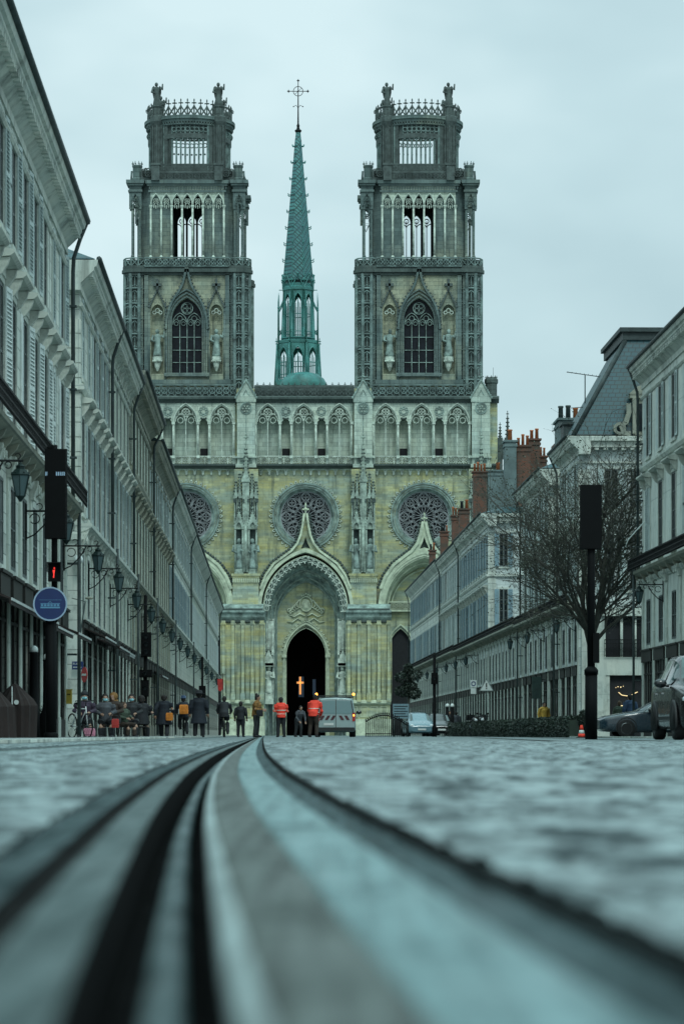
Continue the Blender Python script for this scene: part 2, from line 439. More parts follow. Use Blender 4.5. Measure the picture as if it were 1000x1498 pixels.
# (front wall, rose level)
ROSES = (272.5, 447, 619.5)
def front_wall():
    b = CB(2)
    outer = [(165,1086),(165,588),(727,588),(727,1086)]
    holes = [circ(u, 755, 42, 40) for u in ROSES]
    for u in (447,):
        holes.append(arch(u, 120, 1080, 890, 817, 12))
    for u in (275, 620):
        holes.append(arch(u, 112, 1080, 888, 815, 12))
    # gallery openings are cut higher up
    for u0 in (272, 444, 616):
        for k in (-1, 0, 1):
            holes.append(arch(u0+k*52.3, 32, 667, 618, 593, 6))
        for k in (-1, 1):
            holes.append([(u0+k*26-7,667),(u0+k*26-7,617),(u0+k*26-3.5,613.5),(u0+k*26,611),(u0+k*26+3.5,613.5),(u0+k*26+7,617),(u0+k*26+7,667)])
    b.plate(outer, holes, 0, 12)
    return b.build('front_wall', 'nave_stone', cath)
front_wall()
# upper gallery: pale screen in front of the wall
def gallery(u0, mid):
    b = CB(2)
    holes = []
    for k in (-1, 0, 1): holes.append(arch(u0+k*52.3, 31, 680.5, 618, 594, 6))
    for k in (-1, 1): holes.append([(u0+k*26-6.5,680.5),(u0+k*26-6.5,618),(u0+k*26-3.2,614.5),(u0+k*26,611.5),(u0+k*26+3.2,614.5),(u0+k*26+6.5,618),(u0+k*26+6.5,680.5)])
    b.plate([(u0-72,682),(u0-72,588),(u0+72,588),(u0+72,682)], holes, -3, 0)
    g = b.build('gallery', 'pale_stone', cath)
    # wall at the back of the gallery
    b = CB(2); b.box(u0-74, u0+74, 13, 16, 588, 684); b.build('back_wall', 'pale_stone', g)
    for k in (-1, 0, 1):
        c = u0+k*52.3
        b = CB(2)
        lancet_tracery(b, c, 31, 667, 617, 594, -2.2, 0.5, 2, 1.25)
        b.bar(arch(c, 35, 666, 618, 590.5, 8), 1.6, -5, -3)
        for sg in (-1, 1):
            b.tube([(c+sg*18, -5, 667),(c+sg*18, -5, 621)], 1.3, 7); b.box(c+sg*18-2.3, c+sg*18+2.3, -7, -2, 617.5, 621.5); b.box(c+sg*18-2.3, c+sg*18+2.3, -7, -2, 667, 671)
        b.build('arcade_window', 'carved_pale', g)
    for k in (-1, 1):
        c = u0+k*26
        b = CB(2)
        for i in range(8):
            t = i*PI/4
            b.bar(circ(c+5.2*math.cos(t), 602+5.2*math.sin(t), 1.9, 6), 0.9, -4.2, -3, True)
        b.build('rosette', 'carved_grey', g)
        b = CB(2); b.box(c-5.5, c+5.5, 12, 13.5, 655, 668); b.build('doorway', 'void_dark', g)
        b = CB(2)
        for j in (-3.2, 0, 3.2): b.ball((c+j, -3, 613-abs(j)*0.2), 1.7, 6)
        b.build('cusped_head', 'black_stone', g)
    b = CB(2)
    b.box(u0-74, u0+74, -2.6, 0, 667, 668.6)
    b.box(u0-74, u0+74, -2.6, 0, 679, 681)
    x = u0-68
    while x < u0+70:
        if not any(abs(x-u0-k*26) > 100 for k in (0,)):
            quatre(b, x, 673.6, 4.6, 1.1, -2.2, 0)
            b.box(x+4.9, x+6.3, -2.6, 0, 668, 680)
        x += 11.25
    b.build('balustrade', 'carved_pale', g)
for u0, m in ((272, 0), (444, 1), (616, 0)): gallery(u0, m)
# cornices that run the width of the front
b = CB(2)
b.prof([(-10,582),(-10,584.5),(-6,587),(-4,590),(0,590),(0,580),(-8,580)], 163, 729)
for i in range(140):
    x = 166+i*4.02; b.box(x, x+2.2, -5.5, -3.5, 587.2, 590)
b.build('cornice', 'black_stone', cath)
b = CB(2)
b.prof([(-12,679.5),(-12,682),(-7,686),(0,686),(0,679.5)], 163, 729)
b.build('cornice', 'black_stone', cath)
b = CB(2)
for i in range(46):
    x = 170+i*12.1
    b.bar(arch(x, 10.6, 694, 691, 686.5, 5), 1.6, -2.2, 0); b.ball((x+6, -1.5, 694.5), 1.3, 5)
b.prof([(-3,684),(-3,687),(0,688),(0,684)], 165, 727)
b.build('frieze', 'carved_pale', cath)

# rose windows
def rose(u, idx):
    b = CB(2)
    for r, w, d0 in ((47.5, 2.6, -3.0), (44.2, 2.0, -2.0), (41.5, 1.8, -0.6)):
        b.bar(circ(u, 755, r, 48), w, d0, 2, True)
    R = b.build('rose_window', 'carved_grey', cath)
    b = CB(2)
    n = 40
    vs = []
    for r, d in ((41.5, 0.2), (40, 3), (39.5, 3.2), (38, 7), (37.4, 7.2), (36, 10)):
        for k in range(n): vs.append((u+r*math.cos(2*PI*k/n), d, 755+r*math.sin(2*PI*k/n)))
    fs = [(i*n+k, i*n+(k+1) % n, (i+1)*n+(k+1) % n, (i+1)*n+k) for i in range(5) for k in range(n)]
    b.add(vs, fs, True)
    for r, d in ((40, 2.5), (38, 6.5)): b.tube([(u+r*math.cos(2*PI*k/40), d, 755+r*math.sin(2*PI*k/40)) for k in range(40)], 0.6, 5, True)
    b.build('splay', 'carved_grey', R, recalc=False)
    b = CB(2)
    for k in range(44):
        t = 2*PI*k/44
        cx, cz = u+50.6*math.cos(t), 755+50.6*math.sin(t)
        b.bar(arcpts(cx, cz, 1.9, t-PI*0.9, t+PI*0.9, 5), 1.0, -1.6, 0)
        b.ball((u+53*math.cos(t), -1, 755+53*math.sin(t)), 1.0, 5)
    b.build('crocket_ring', 'carved_pale', R)
    b = CB(2); b.lathe([(37,9.9),(37,10.6)], 0, 0, 40) if False else None
    b.add([(u+37.5*math.cos(2*PI*k/40), 12.4, 755+37.5*math.sin(2*PI*k/40)) for k in range(40)], [tuple(range(40))])
    b.build('glass', 'church_glass', R, recalc=False)
    b = CB(2); d0, d1 = 9, 11.6
    b.bar(circ(u, 755, 36.2, 40), 1.5, d0-1, d1, True)
    b.bar(circ(u, 755, 4.2, 14), 1.3, d0, d1, True); quatre(b, u, 755, 3.2, 0.65, d0, d1)
    for k in range(16):
        t = PI/2 + 2*PI*k/16 + PI/16
        b.bar([(u+4.2*math.cos(t), 755+4.2*math.sin(t)), (u+16.5*math.cos(t), 755+16.5*math.sin(t))], 0.65, d0, d1)
    def pol(r, t): return (u+r*math.cos(t), 755+r*math.sin(t))
    for k in range(8):
        t = PI/2 + 2*PI*k/8
        h = PI/8
        # petal
        for sg in (-1, 1):
            b.bar([pol(13, t+sg*h), pol(19, t+sg*h*0.93), pol(25, t+sg*h*0.86), pol(30, t+sg*h*0.68), pol(34, t+sg*h*0.36), pol(36, t)], 0.85, d0, d1)
            b.bar([pol(21, t+sg*h), pol(27, t+sg*h*0.98), pol(32, t+sg*h*0.78), pol(35.4, t+sg*h*0.55)], 0.65, d0, d1)
            b.bar(circ(*pol(19.3, t+sg*h*0.45), 2.9, 9), 0.65, d0, d1, True)
            b.bar([pol(16, t), pol(14.2, t+sg*h*0.5), pol(17, t+sg*h)], 0.65, d0, d1)
        b.bar(circ(*pol(28.6, t), 5.9, 14), 0.85, d0, d1, True)
        cx, cz = pol(28.6, t); quatre(b, cx, cz, 5.0, 0.55, d0, d1)
        b.bar([pol(13, t), pol(22.5, t)], 0.55, d0, d1)
        b.bar(circ(*pol(33.4, t+h), 1.7, 7), 0.55, d0, d1, True)
    b.build('tracery', 'rose_bars', R)
for i, u in enumerate(ROSES): rose(u, i)

# buttress piers and their pinnacle groups
def pier(u, full=True):
    b = CB(0.6)
    b.box(u-13.2, u+13.2, 0, 15, 586, 682)
    b.plate([(u-14.5,588),(u-14.5,580),(u,556),(u+14.5,580),(u+14.5,588)], [], -1.5, 14)
    b.box(u-15.5, u+15.5, -3, 15, 668, 670); b.box(u-15, u+15, -4, 15, 679, 684)
    p = b.build('buttress', 'pale_stone', cath)
    b = CB(0.6)
    for sg in (-1, 1): b.bar([(u+sg*16, 583), (u+sg*1, 557)], 2.0, -3.5, 14)
    crockets(b, [(u-16,581),(u,555)], 4, 1.1, -2); crockets(b, [(u+16,581),(u,555)], 4, 1.1, -2)
    finial(b, u, 2, 558, 13, 4)
    b.bar(circ(u, 597, 8, 20), 1.5, -1.6, 0, True)
    for i in range(6):
        t = i*PI/3; b.bar(circ(u+4.1*math.cos(t), 597+4.1*math.sin(t), 2.5, 8), 0.9, -1.3, 0, True)
    b.bar([(u-4,578),(u,570),(u+4,578)], 1, -2.5, -1.5); b.box(u-0.5, u+0.5, -1, 0, 606, 667)
    for j in (-5.5, 5.5): quatre(b, u+j, 674, 4, 1, -1.6, 0)
    b.build('gable', 'carved_grey', p)
    # lower block and ledge
    b = CB(0.2)
    b.box(u-17.5, u+17.5, 0, 20, 686, 848); b.box(u-19, u+19, -16, 16, 846, 900)
    b.box(u-21, u+21, -18, 12, 840, 843.5); b.box(u-20, u+20, -17, 12, 843.5, 846)
    b.box(u-23, u+23, -20, 12, 890, 900)
    b.build('pedestal', 'nave_stone', p)
    b = CB(0.2)
    for i in range(13): b.box(u-19+i*3.1, u-17.4+i*3.1, -18.5, -16, 847, 853)
    b.build('dentils', 'carved_warm', p)
    # twin niches with statues
    b = CB(0)
    b.box(u-3.0, u+3.0, -14, 0, 765, 838); b.tube([(u,-15,838),(u,-15,770)], 1.6, 7)
    for sg in (-1, 1):
        for q in (4.6, 15.4):
            b.tube([(u+sg*q,-13,838),(u+sg*q,-13,765)], 1.25, 7)
        b.box(u+sg*10-6.5, u+sg*10+6.5, -14, -3, 833, 840)
        c = u+sg*10
        b.plate([(c-7,770),(c,748),(c+7,770),(c+7,775),(c-7,775)], [arch(c, 7, 774.9, 771, 765, 3)], -15, -12)
        crockets(b, [(c-7,770),(c,748)], 4, 1.2, -14); crockets(b, [(c+7,770),(c,748)], 4, 1.2, -14); finial(b, c, -13, 750, 10, 3)
        b.box(c-6, c+6, -12, -2, 764, 775)
        for q in (3.2, 16.2): pinnacle(b, u+sg*q, -13.5, 766, 735, 3.4, 4)
        for q, top in ((9, 690), (14.5, 700)):
            b.box(u+sg*q-2.4, u+sg*q+2.4, -11, -4, 722, 765); pinnacle(b, u+sg*q, -8, 726, top, 5.6, 7)
            b.plate([(u+sg*q-4,730),(u+sg*q,716),(u+sg*q+4,730)], [], -12.5, -11)
    b.box(u-5, u+5, -13, -3, 700, 768)
    b.plate([(u-7,706),(u,686),(u+7,706)], [], -14.5, -12)
    pinnacle(b, u, -8, 712, 645, 10, 11)
    finial(b, u, -8, 650, 16, 4.5)
    g = b.build('pinnacle_group', 'carved_mid', p)
    b = CB(0)
    for (cx_, y0, y1, w0, st) in ((u,708,655,5.6,5.5),(u-9,722,694,3.2,4.5),(u+9,722,694,3.2,4.5),(u-14.5,724,704,3.0,4.5),(u+14.5,724,704,3.0,4.5),(u-9,760,738,4.6,5),(u+9,760,738,4.6,5)):
        yy = y0
        while yy > y1:
            t = (y0-yy)/(y0-y1); r = w0*(1-t)+1.0*t
            for sg in (-1, 1): b.ball((cx_+sg*r, -13.5 if y0 > 750 else -9.5, yy), 1.25, 6)
            yy -= st
    for sg in (-1, 1):
        for q in (3.5, 9, 14.5, 17): b.box(u+sg*q-1.3, u+sg*q+1.3, -14.6, -11, 731, 736)
        b.box(u+sg*9-1.0, u+sg*9+1.0, -11.6, -10.9, 728, 762); b.box(u+sg*14.5-0.8, u+sg*14.5+0.8, -11.6, -10.9, 728, 762)
    b.build('crockets', 'black_stone', g)
    for sg in (-1, 1):
        b = CB(0); statue(b, u+sg*10, -8.5, 833, 44, int(u)+sg, arm=False); b.build('statue', 'carved_grey', p)
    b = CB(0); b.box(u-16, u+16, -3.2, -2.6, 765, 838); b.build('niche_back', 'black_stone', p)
for u in (184, 360, 531, 703): pier(u)

# portals
def loft(b, A, dA, B, dB, smooth=True):
    n = len(A)
    vs = [(p[0], dA, p[1]) for p in A]+[(p[0], dB, p[1]) for p in B]
    b.add(vs, [(i, i+1, n+i+1, n+i) for i in range(n-1)], smooth)
def main_portal():
    u = 447
    b = CB(0)
    outA = arch(u, 134, 1080, 890, 806, 14)
    b.bar(outA, 5, -14, 18)
    b.bar(arch(u, 125, 1080, 890, 812, 14), 4, -10, 18)
    P = b.build('portal', 'carved_warm', cath)
    b = CB(0)
    loft(b, arch(u, 122, 1080, 890, 815, 14), -8, arch(u, 84, 1080, 905, 850, 14), 36)
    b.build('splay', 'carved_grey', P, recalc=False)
    # ribs and carved canopies up the splay
    b = CB(0)
    for q, w, za in ((0.25, 112, 824), (0.5, 103, 833), (0.8, 92, 843), (0.97, 86, 849)):
        A = arch(u, w, 1076, 893+q*12, za, 14)
        b.tube([(p[0], -8+q*44-1, p[1]) for p in A], 1.1, 5)
    for row, (w, za, d) in enumerate(((108, 827, 6), (98, 837, 18))):
        A = arch(u, w, 890, 888, za, 14, False)
        rnd = random.Random(row)
        for i in range(1, len(A)-1):
            x, z = A[i]
            dx, dz = A[i+1][0]-A[i-1][0], A[i+1][1]-A[i-1][1]; l = math.hypot(dx, dz); tx, tz = dx/l, dz/l
            nx, nz = tz, -tx
            b.ball((x, d, z), 2.9, 7, 1, 1, 1.1); b.ball((x+tx*3, d-1, z+tz*3), 1.7, 6)
            b.bar([(x-tx*4, z-tz*4), (x+nx*5, z+nz*5), (x+tx*4, z+tz*4)], 1.1, d-3, d+1)
    for sg in (-1, 1):
        for k in range(5):
            b.box(u+sg*51-3.5, u+sg*51+3.5, 3, 12, 905+k*12, 907+k*12)
            b.ball((u+sg*51, 6, 912+k*12), 2.6, 7, 1, 1, 1.6)
    b.build('sculpted_voussoirs', 'carved_mid', P)
    # cusped fringe hanging inside the outer arch
    b = CB(0)
    A = arch(u, 122, 890, 890, 814, 12, False)
    for i in range(len(A)):
        x, z = A[i]
        a0 = A[max(i-1,0)]; a1 = A[min(i+1,len(A)-1)]
        dx, dz = a1[0]-a0[0], a1[1]-a0[1]; l = math.hypot(dx, dz); tx, tz = dx/l, dz/l
        nx, nz = -tz, tx
        if nz < 0 and i not in (0, len(A)-1): nx, nz = -nx, -nz
        cx, cz = x+nx*4.2, z+nz*4.2
        b.bar(circ(cx, cz, 3.6, 9), 1.0, -11, -8.5, True)
        b.bar([(x+tx*4.6, z+tz*4.6), (x+tx*4.0+nx*7, z+tz*4.0+nz*7), (x+tx*4.6+nx*10.5, z+tz*4.6+nz*10.5)], 1.5, -11, -8.5)
        b.bar([(cx-tx*2, cz-tz*2), (cx, cz+nz*1.5), (cx+tx*2, cz+tz*2)], 0.8, -11, -8.5)
    b.build('cusped_fringe', 'carved_pale', P)
    # ogee gable and finial
    b = CB(0)
    og = lambda sg: [(u+sg*(x), z) for x, z in ((66,862),(58,842),(46,825),(32,815),(21,807),(12,796),(7,783),(4,768),(2,752))]
    inn = arch(u, 124, 890, 890, 813, 14, False)
    b.plate([(u-66,890)]+og(-1)+og(1)[::-1][1:]+[(u+66,890)]+inn[::-1], [[(u,786),(u+2.5,794),(u+7,803.5),(u,801.5),(u-7,803.5),(u-2.5,794)]], -10, -5)
    b.build('ogee_gable', 'nave_stone', P)
    b = CB(0)
    for sg in (-1, 1): b.bar(og(sg), 3.0, -16, -9)
    finial(b, u, -11, 758, 22, 5)
    b.build('ogee_moulding', 'carved_warm', P)
    b = CB(0)
    for sg in (-1, 1): crockets(b, [(x+sg*3.6, z-2.4) for x, z in og(sg)], 4.6, 2.4, -10)
    b.plate([(u,780),(u+11,806),(u-11,806)], [], -4, -3)
    b.build('crockets', 'black_stone', P)
    # tympanum wall with the door opening
    b = CB(0)
    b.plate(arch(u, 86, 1080, 905, 848, 12), [arch(u, 60, 1079.5, 958, 915, 10)], 36, 44)
    b.build('tympanum', 'nave_stone', P)
    b = CB(0)
    for w, za, t, d in ((64, 911, 2.4, 33), (68, 907, 1.2, 35), (59, 917, 1.4, 38)):
        b.bar(arch(u, w, 1080, 958, za, 10), t, d, 37)
    crockets(b, arch(u, 70, 960, 957, 905, 8, False), 6, 1.3, 35)
    for sg in (-1, 1): b.box(u+sg*32-3.5, u+sg*32+3.5, 32, 37, 957, 961)
    b.build('door_arch', 'carved_warm', P)
    b = CB(0)          # carved arms over the door: shield, crown, ribbons
    yc = 884
    b.ball((u, 36, yc), 8, 12, 0.95, 0.35, 1.15); b.ball((u, 34, yc), 5.5, 10, 0.9, 0.35, 1.1)
    b.tube([(u+9*math.cos(t), 34.5, yc-2+11*math.sin(t)) for t in [2*PI*k/16 for k in range(16)]], 1.0, 5, True)
    for j in (-6,-3,0,3,6): b.ball((u+j, 34.5, yc-14-(6-abs(j))*0.5), 1.7, 6)
    rnd = random.Random(5)
    for sg in (-1, 1):
        for k in range(5):
            x0 = u+sg*(8+k*3.2)
            b.tube([(x0, 35, yc-8+k*3), (x0+sg*4, 33.6, yc-6+k*4), (x0+sg*6, 34.5, yc+1+k*2), (x0+sg*2, 34, yc+4+k*2), (x0-sg*1, 34.6, yc+1+k*2)], [1.5,1.4,1.2,1.1,0.6], 6)
        b.tube([(u+sg*2, 35, yc+16), (u+sg*9, 34, yc+12), (u+sg*17, 34, yc+17), (u+sg*25, 35, yc+14)], [1.2,1.4,1.2,0.7], 6)
        b.tube([(u+sg*4, 35, yc+24), (u+sg*12, 34, yc+19), (u+sg*20, 34, yc+25), (u+sg*28, 35, yc+24)], [0.8,1.1,1.1,0.6], 6)
        b.tube([(u+sg*22, 35, yc+4), (u+sg*27, 34, yc+6), (u+sg*26, 34, yc+11)], [1.2,1.2,0.7], 6)
    b.build('coat_of_arms', 'carved_warm', P)
    # dark church inside
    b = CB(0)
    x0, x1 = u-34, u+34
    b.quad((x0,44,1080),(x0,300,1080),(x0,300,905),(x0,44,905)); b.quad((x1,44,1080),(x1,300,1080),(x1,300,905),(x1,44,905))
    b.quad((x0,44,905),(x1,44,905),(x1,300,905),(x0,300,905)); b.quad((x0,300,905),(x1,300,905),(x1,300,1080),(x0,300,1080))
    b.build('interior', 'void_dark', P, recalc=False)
    b = CB(0); b.box(434.6, 437.6, 200, 202, 986, 1013); b.box(430.8, 441.4, 200, 202, 993.5, 996.5); b.build('lit_cross', 'glow_cross', P)
    b = CB(0); b.box(432, 440.5, 290, 292, 984, 1016); b.box(454, 459, 290, 292, 988, 1012); b.build('stained_glass', 'glow_glass', P)
    for sg in (-1, 1):
        c = u+sg*54
        b = CB(0)
        b.box(c-7, c+7, -4, 14, 1022, 1030); b.box(c-5.5, c+5.5, -3, 14, 1014, 1022)
        b.plate([(c-7,974),(c-7,966),(c,950),(c+7,966),(c+7,974)], [], -5, 10)
        for k in range(3): pinnacle(b, c-6+k*6, -3, 958-k%2*8, 916-(k%2)*12, 5, 6)
        b.box(c-6.5, c+6.5, 0, 10, 908, 952); b.box(c-8, c+8, -5, 10, 970, 975)
        for j in (-6.5, 6.5): b.tube([(c+j, 2, 1078),(c+j, 2, 905)], 1.2, 6)
        b.build('canopy', 'carved_pale', P)
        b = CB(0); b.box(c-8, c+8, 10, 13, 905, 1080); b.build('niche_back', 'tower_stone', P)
        b = CB(0); statue(b, c, 1, 1015, 40, 77+sg, arm=False); b.build('statue', 'carved_pale', P)
main_portal()
def side_portal(u):
    b = CB(0)
    b.bar(arch(u, 130, 1080, 890, 808, 12), 5, -12, 16)
    b.bar(arch(u, 118, 1080, 890, 815, 12), 3, -9, 16)
    b.bar(arch(u, 106, 890, 890, 823, 12), 2, 6, 18)
    og = lambda sg: [(u+sg*(x), z) for x, z in ((64,862),(57,844),(45,827),(31,816),(19,807),(10,795),(5.5,781),(2,764))]
    for sg in (-1, 1): b.bar(og(sg), 4.2, -14, -5)
    inn = arch(u, 120, 890, 890, 814, 14, False)
    b.plate([(u-65,890)]+og(-1)+og(1)[::-1][1:]+[(u+65,890)]+inn[::-1], [[(u,786),(u+2.5,794),(u+7,803.5),(u,801.5),(u-7,803.5),(u-2.5,794)]], -11, -5)
    finial(b, u, -10, 770, 20, 4.5)
    P = b.build('side_portal', 'carved_warm', cath)
    b = CB(0)
    for sg in (-1, 1): crockets(b, [(x+sg*3.6, z-2.4) for x, z in og(sg)], 4.6, 2.4, -9)
    b.plate([(u,780),(u+11,806),(u-11,806)], [], -4, -3)
    b.build('crockets', 'black_stone', P)
    b = CB(0)
    loft(b, arch(u, 116, 1080, 890, 817, 12), -6, arch(u, 100, 1080, 893, 828, 12), 24)
    b.build('splay', 'carved_warm', P, recalc=False)
    b = CB(0)
    b.plate(arch(u, 104, 1080, 893, 826, 12), [arch(u+k*34, 36, 1079.5, 950, 917, 8) for k in (-1, 1)], 24, 30)
    b.build('tympanum', 'nave_stone', P)
    b = CB(0)
    for k in (-1, 1):
        b.bar(arch(u+k*34, 40, 1080, 950, 913, 8), 2.2, 21, 25)
        b.bar(arch(u+k*34, 35, 1080, 950, 918, 8), 1.4, 24, 27)
    b.bar(arch(u, 96, 893, 891, 832, 10), 2, 20, 25)
    x = u-45
    while x < u+46:
        quatre(b, x, 886, 4.4, 1.1, 15, 17); x += 9
    b.box(u-52, u+52, 14, 22, 891, 894); b.box(u-52, u+52, 14, 22, 879, 881)
    b.tube([(u,10,1078),(u,10,900)], 3.5, 8)
    b.build('door_arch', 'carved_warm', P)
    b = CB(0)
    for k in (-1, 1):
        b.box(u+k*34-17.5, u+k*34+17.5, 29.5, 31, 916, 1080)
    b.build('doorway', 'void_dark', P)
for u in (275, 620): side_portal(u)
# lower piers with pilaster strips, cornice
class LP(CB):
    def __init__(s):
        super().__init__(0); s.M = s.M @ Matrix.Translation((0,-21,0))
def low_pier(x0, x1):
    b = LP()
    b.box(x0, x1, -2, 47, 905, 1086)
    n = max(2, int((x1-x0)/14))
    for i in range(n+1):
        x = x0+2+(x1-x0-4)*i/n
        b.box(x-2.2, x+2.2, -7.5, -2, 912, 1027)
        for q_ in (-3.6, 3.6): b.tube([(x+q_,-3,1026),(x+q_,-3,912)], 0.9, 6)
        b.box(x-3.2, x+3.2, -8.6, -2, 1014, 1027); b.box(x-3, x+3, -8.4, -2, 909, 915)
    p = b.build('pier', 'nave_stone', cath)
    b = LP()
    b.prof([(-10,894),(-10,897),(-7,900),(-6,904),(-3,908),(46,908),(46,894)], x0-2, x1+2)
    b.prof([(-8,894),(8,884),(46,884),(46,894)], x0, x1)
    b.build('cornice', 'carved_grey', p)
    b = LP(); b.prof([(-2.2,908),(-5,908.2),(-5,911),(-2.2,912)], x0-0.5, x1+0.5); b.prof([(-9,891.5),(-9,893.8),(20,893.8),(20,889)], x0+1, x1-1); b.build('cornice_dark_lines', 'black_stone', p)  # near-black strips beneath the cornice and along its ledge
    b = LP()
    b.prof([(-7,1026),(-7,1029),(-4,1031),(-2,1031),(-2,1024)], x0-1, x1+1)
    b.box(x0-2, x1+2, -5, 26, 1052, 1086)
    for i in range(n):
        x = x0+2+(x1-x0-4)*(i+0.5)/n; w = (x1-x0)/n*0.3
        b.bar([(x-w,1034),(x+w,1034),(x+w,1049),(x-w,1049)], 1, -3.2, -2, True)
    b.build('plinth', 'carved_warm', p)
for x0, x1 in ((326, 386), (508, 570), (676, 727), (166, 222)): low_pier(x0, x1)

# balustrade between and in front of the towers
def balus(b, x0, x1, y0, y1, d, step=9, spikes=True):
    b.box(x0, x1, d-1.2, d+1.2, y1-1.4, y1); b.box(x0, x1, d-1.2, d+1.2, y0, y0+1.6)
    n = max(1, int((x1-x0)/step)); st = (x1-x0)/n
    h = y1-y0-3
    for i in range(n):
        c = x0+(i+0.5)*st
        b.bar(circ(c, (y0+y1)/2, min(h, st)*0.42, 8), 1.2, d-0.8, d+0.8, True)
        b.bar([(c-st/2, y1-1),(c, (y0+y1)/2),(c-st/2, y0+1)], 1.0, d-0.7, d+0.7); b.bar([(c+st/2, y1-1),(c, (y0+y1)/2),(c+st/2, y0+1)], 1.0, d-0.7, d+0.7)
        if spikes: finial(b, c, d, y0+0.5, 7, 2.0)
b = CB(2); balus(b, 372, 518, 566, 581, -4, 9.1); b.box(372, 518, 3, 14, 563, 582)
b.build('balustrade', 'carved_dark', cath)
b = CB(2)
for x0, x1 in ((186, 346), (543, 690)):
    b = CB(2); balus(b, x0, x1, 563, 581, -4, 10, False)
    bb = b.build('balustrade', 'carved_slate', cath)
    b = CB(2); b.box(x0, x1, 2, 8, 566, 582); b.build('parapet_back', 'black_stone', bb)
# north-west stair turret end
b = CB(6)
b.lathe([(8.5,600),(8.5,560),(10,558),(10,553),(8.5,551),(6,549.5)], 719, 20, 8, smooth=False)
for k in range(8): finial(b, 719+8*math.cos(k*PI/4), 20+8*math.sin(k*PI/4), 553, 6, 1.6)
b.tube([(722,20,552),(722,20,535)], 0.25, 4)
b.build('stair_turret', 'black_stone', cath)
for u, top, base, w in ((742,600,690,10), (731,617,690,9)):
    b = CB(12)
    b.box(u-w*0.4, u+w*0.4, 0, w*0.8, 640, 1000)
    pinnacle(b, u, w*0.4, 662, top, w, 9)
    for k in (-1, 1): pinnacle(b, u+k*w*0.45, 0, 672, 640, w*0.45, 4)
    b.build('transept_pinnacle', 'carved_dark', cath)

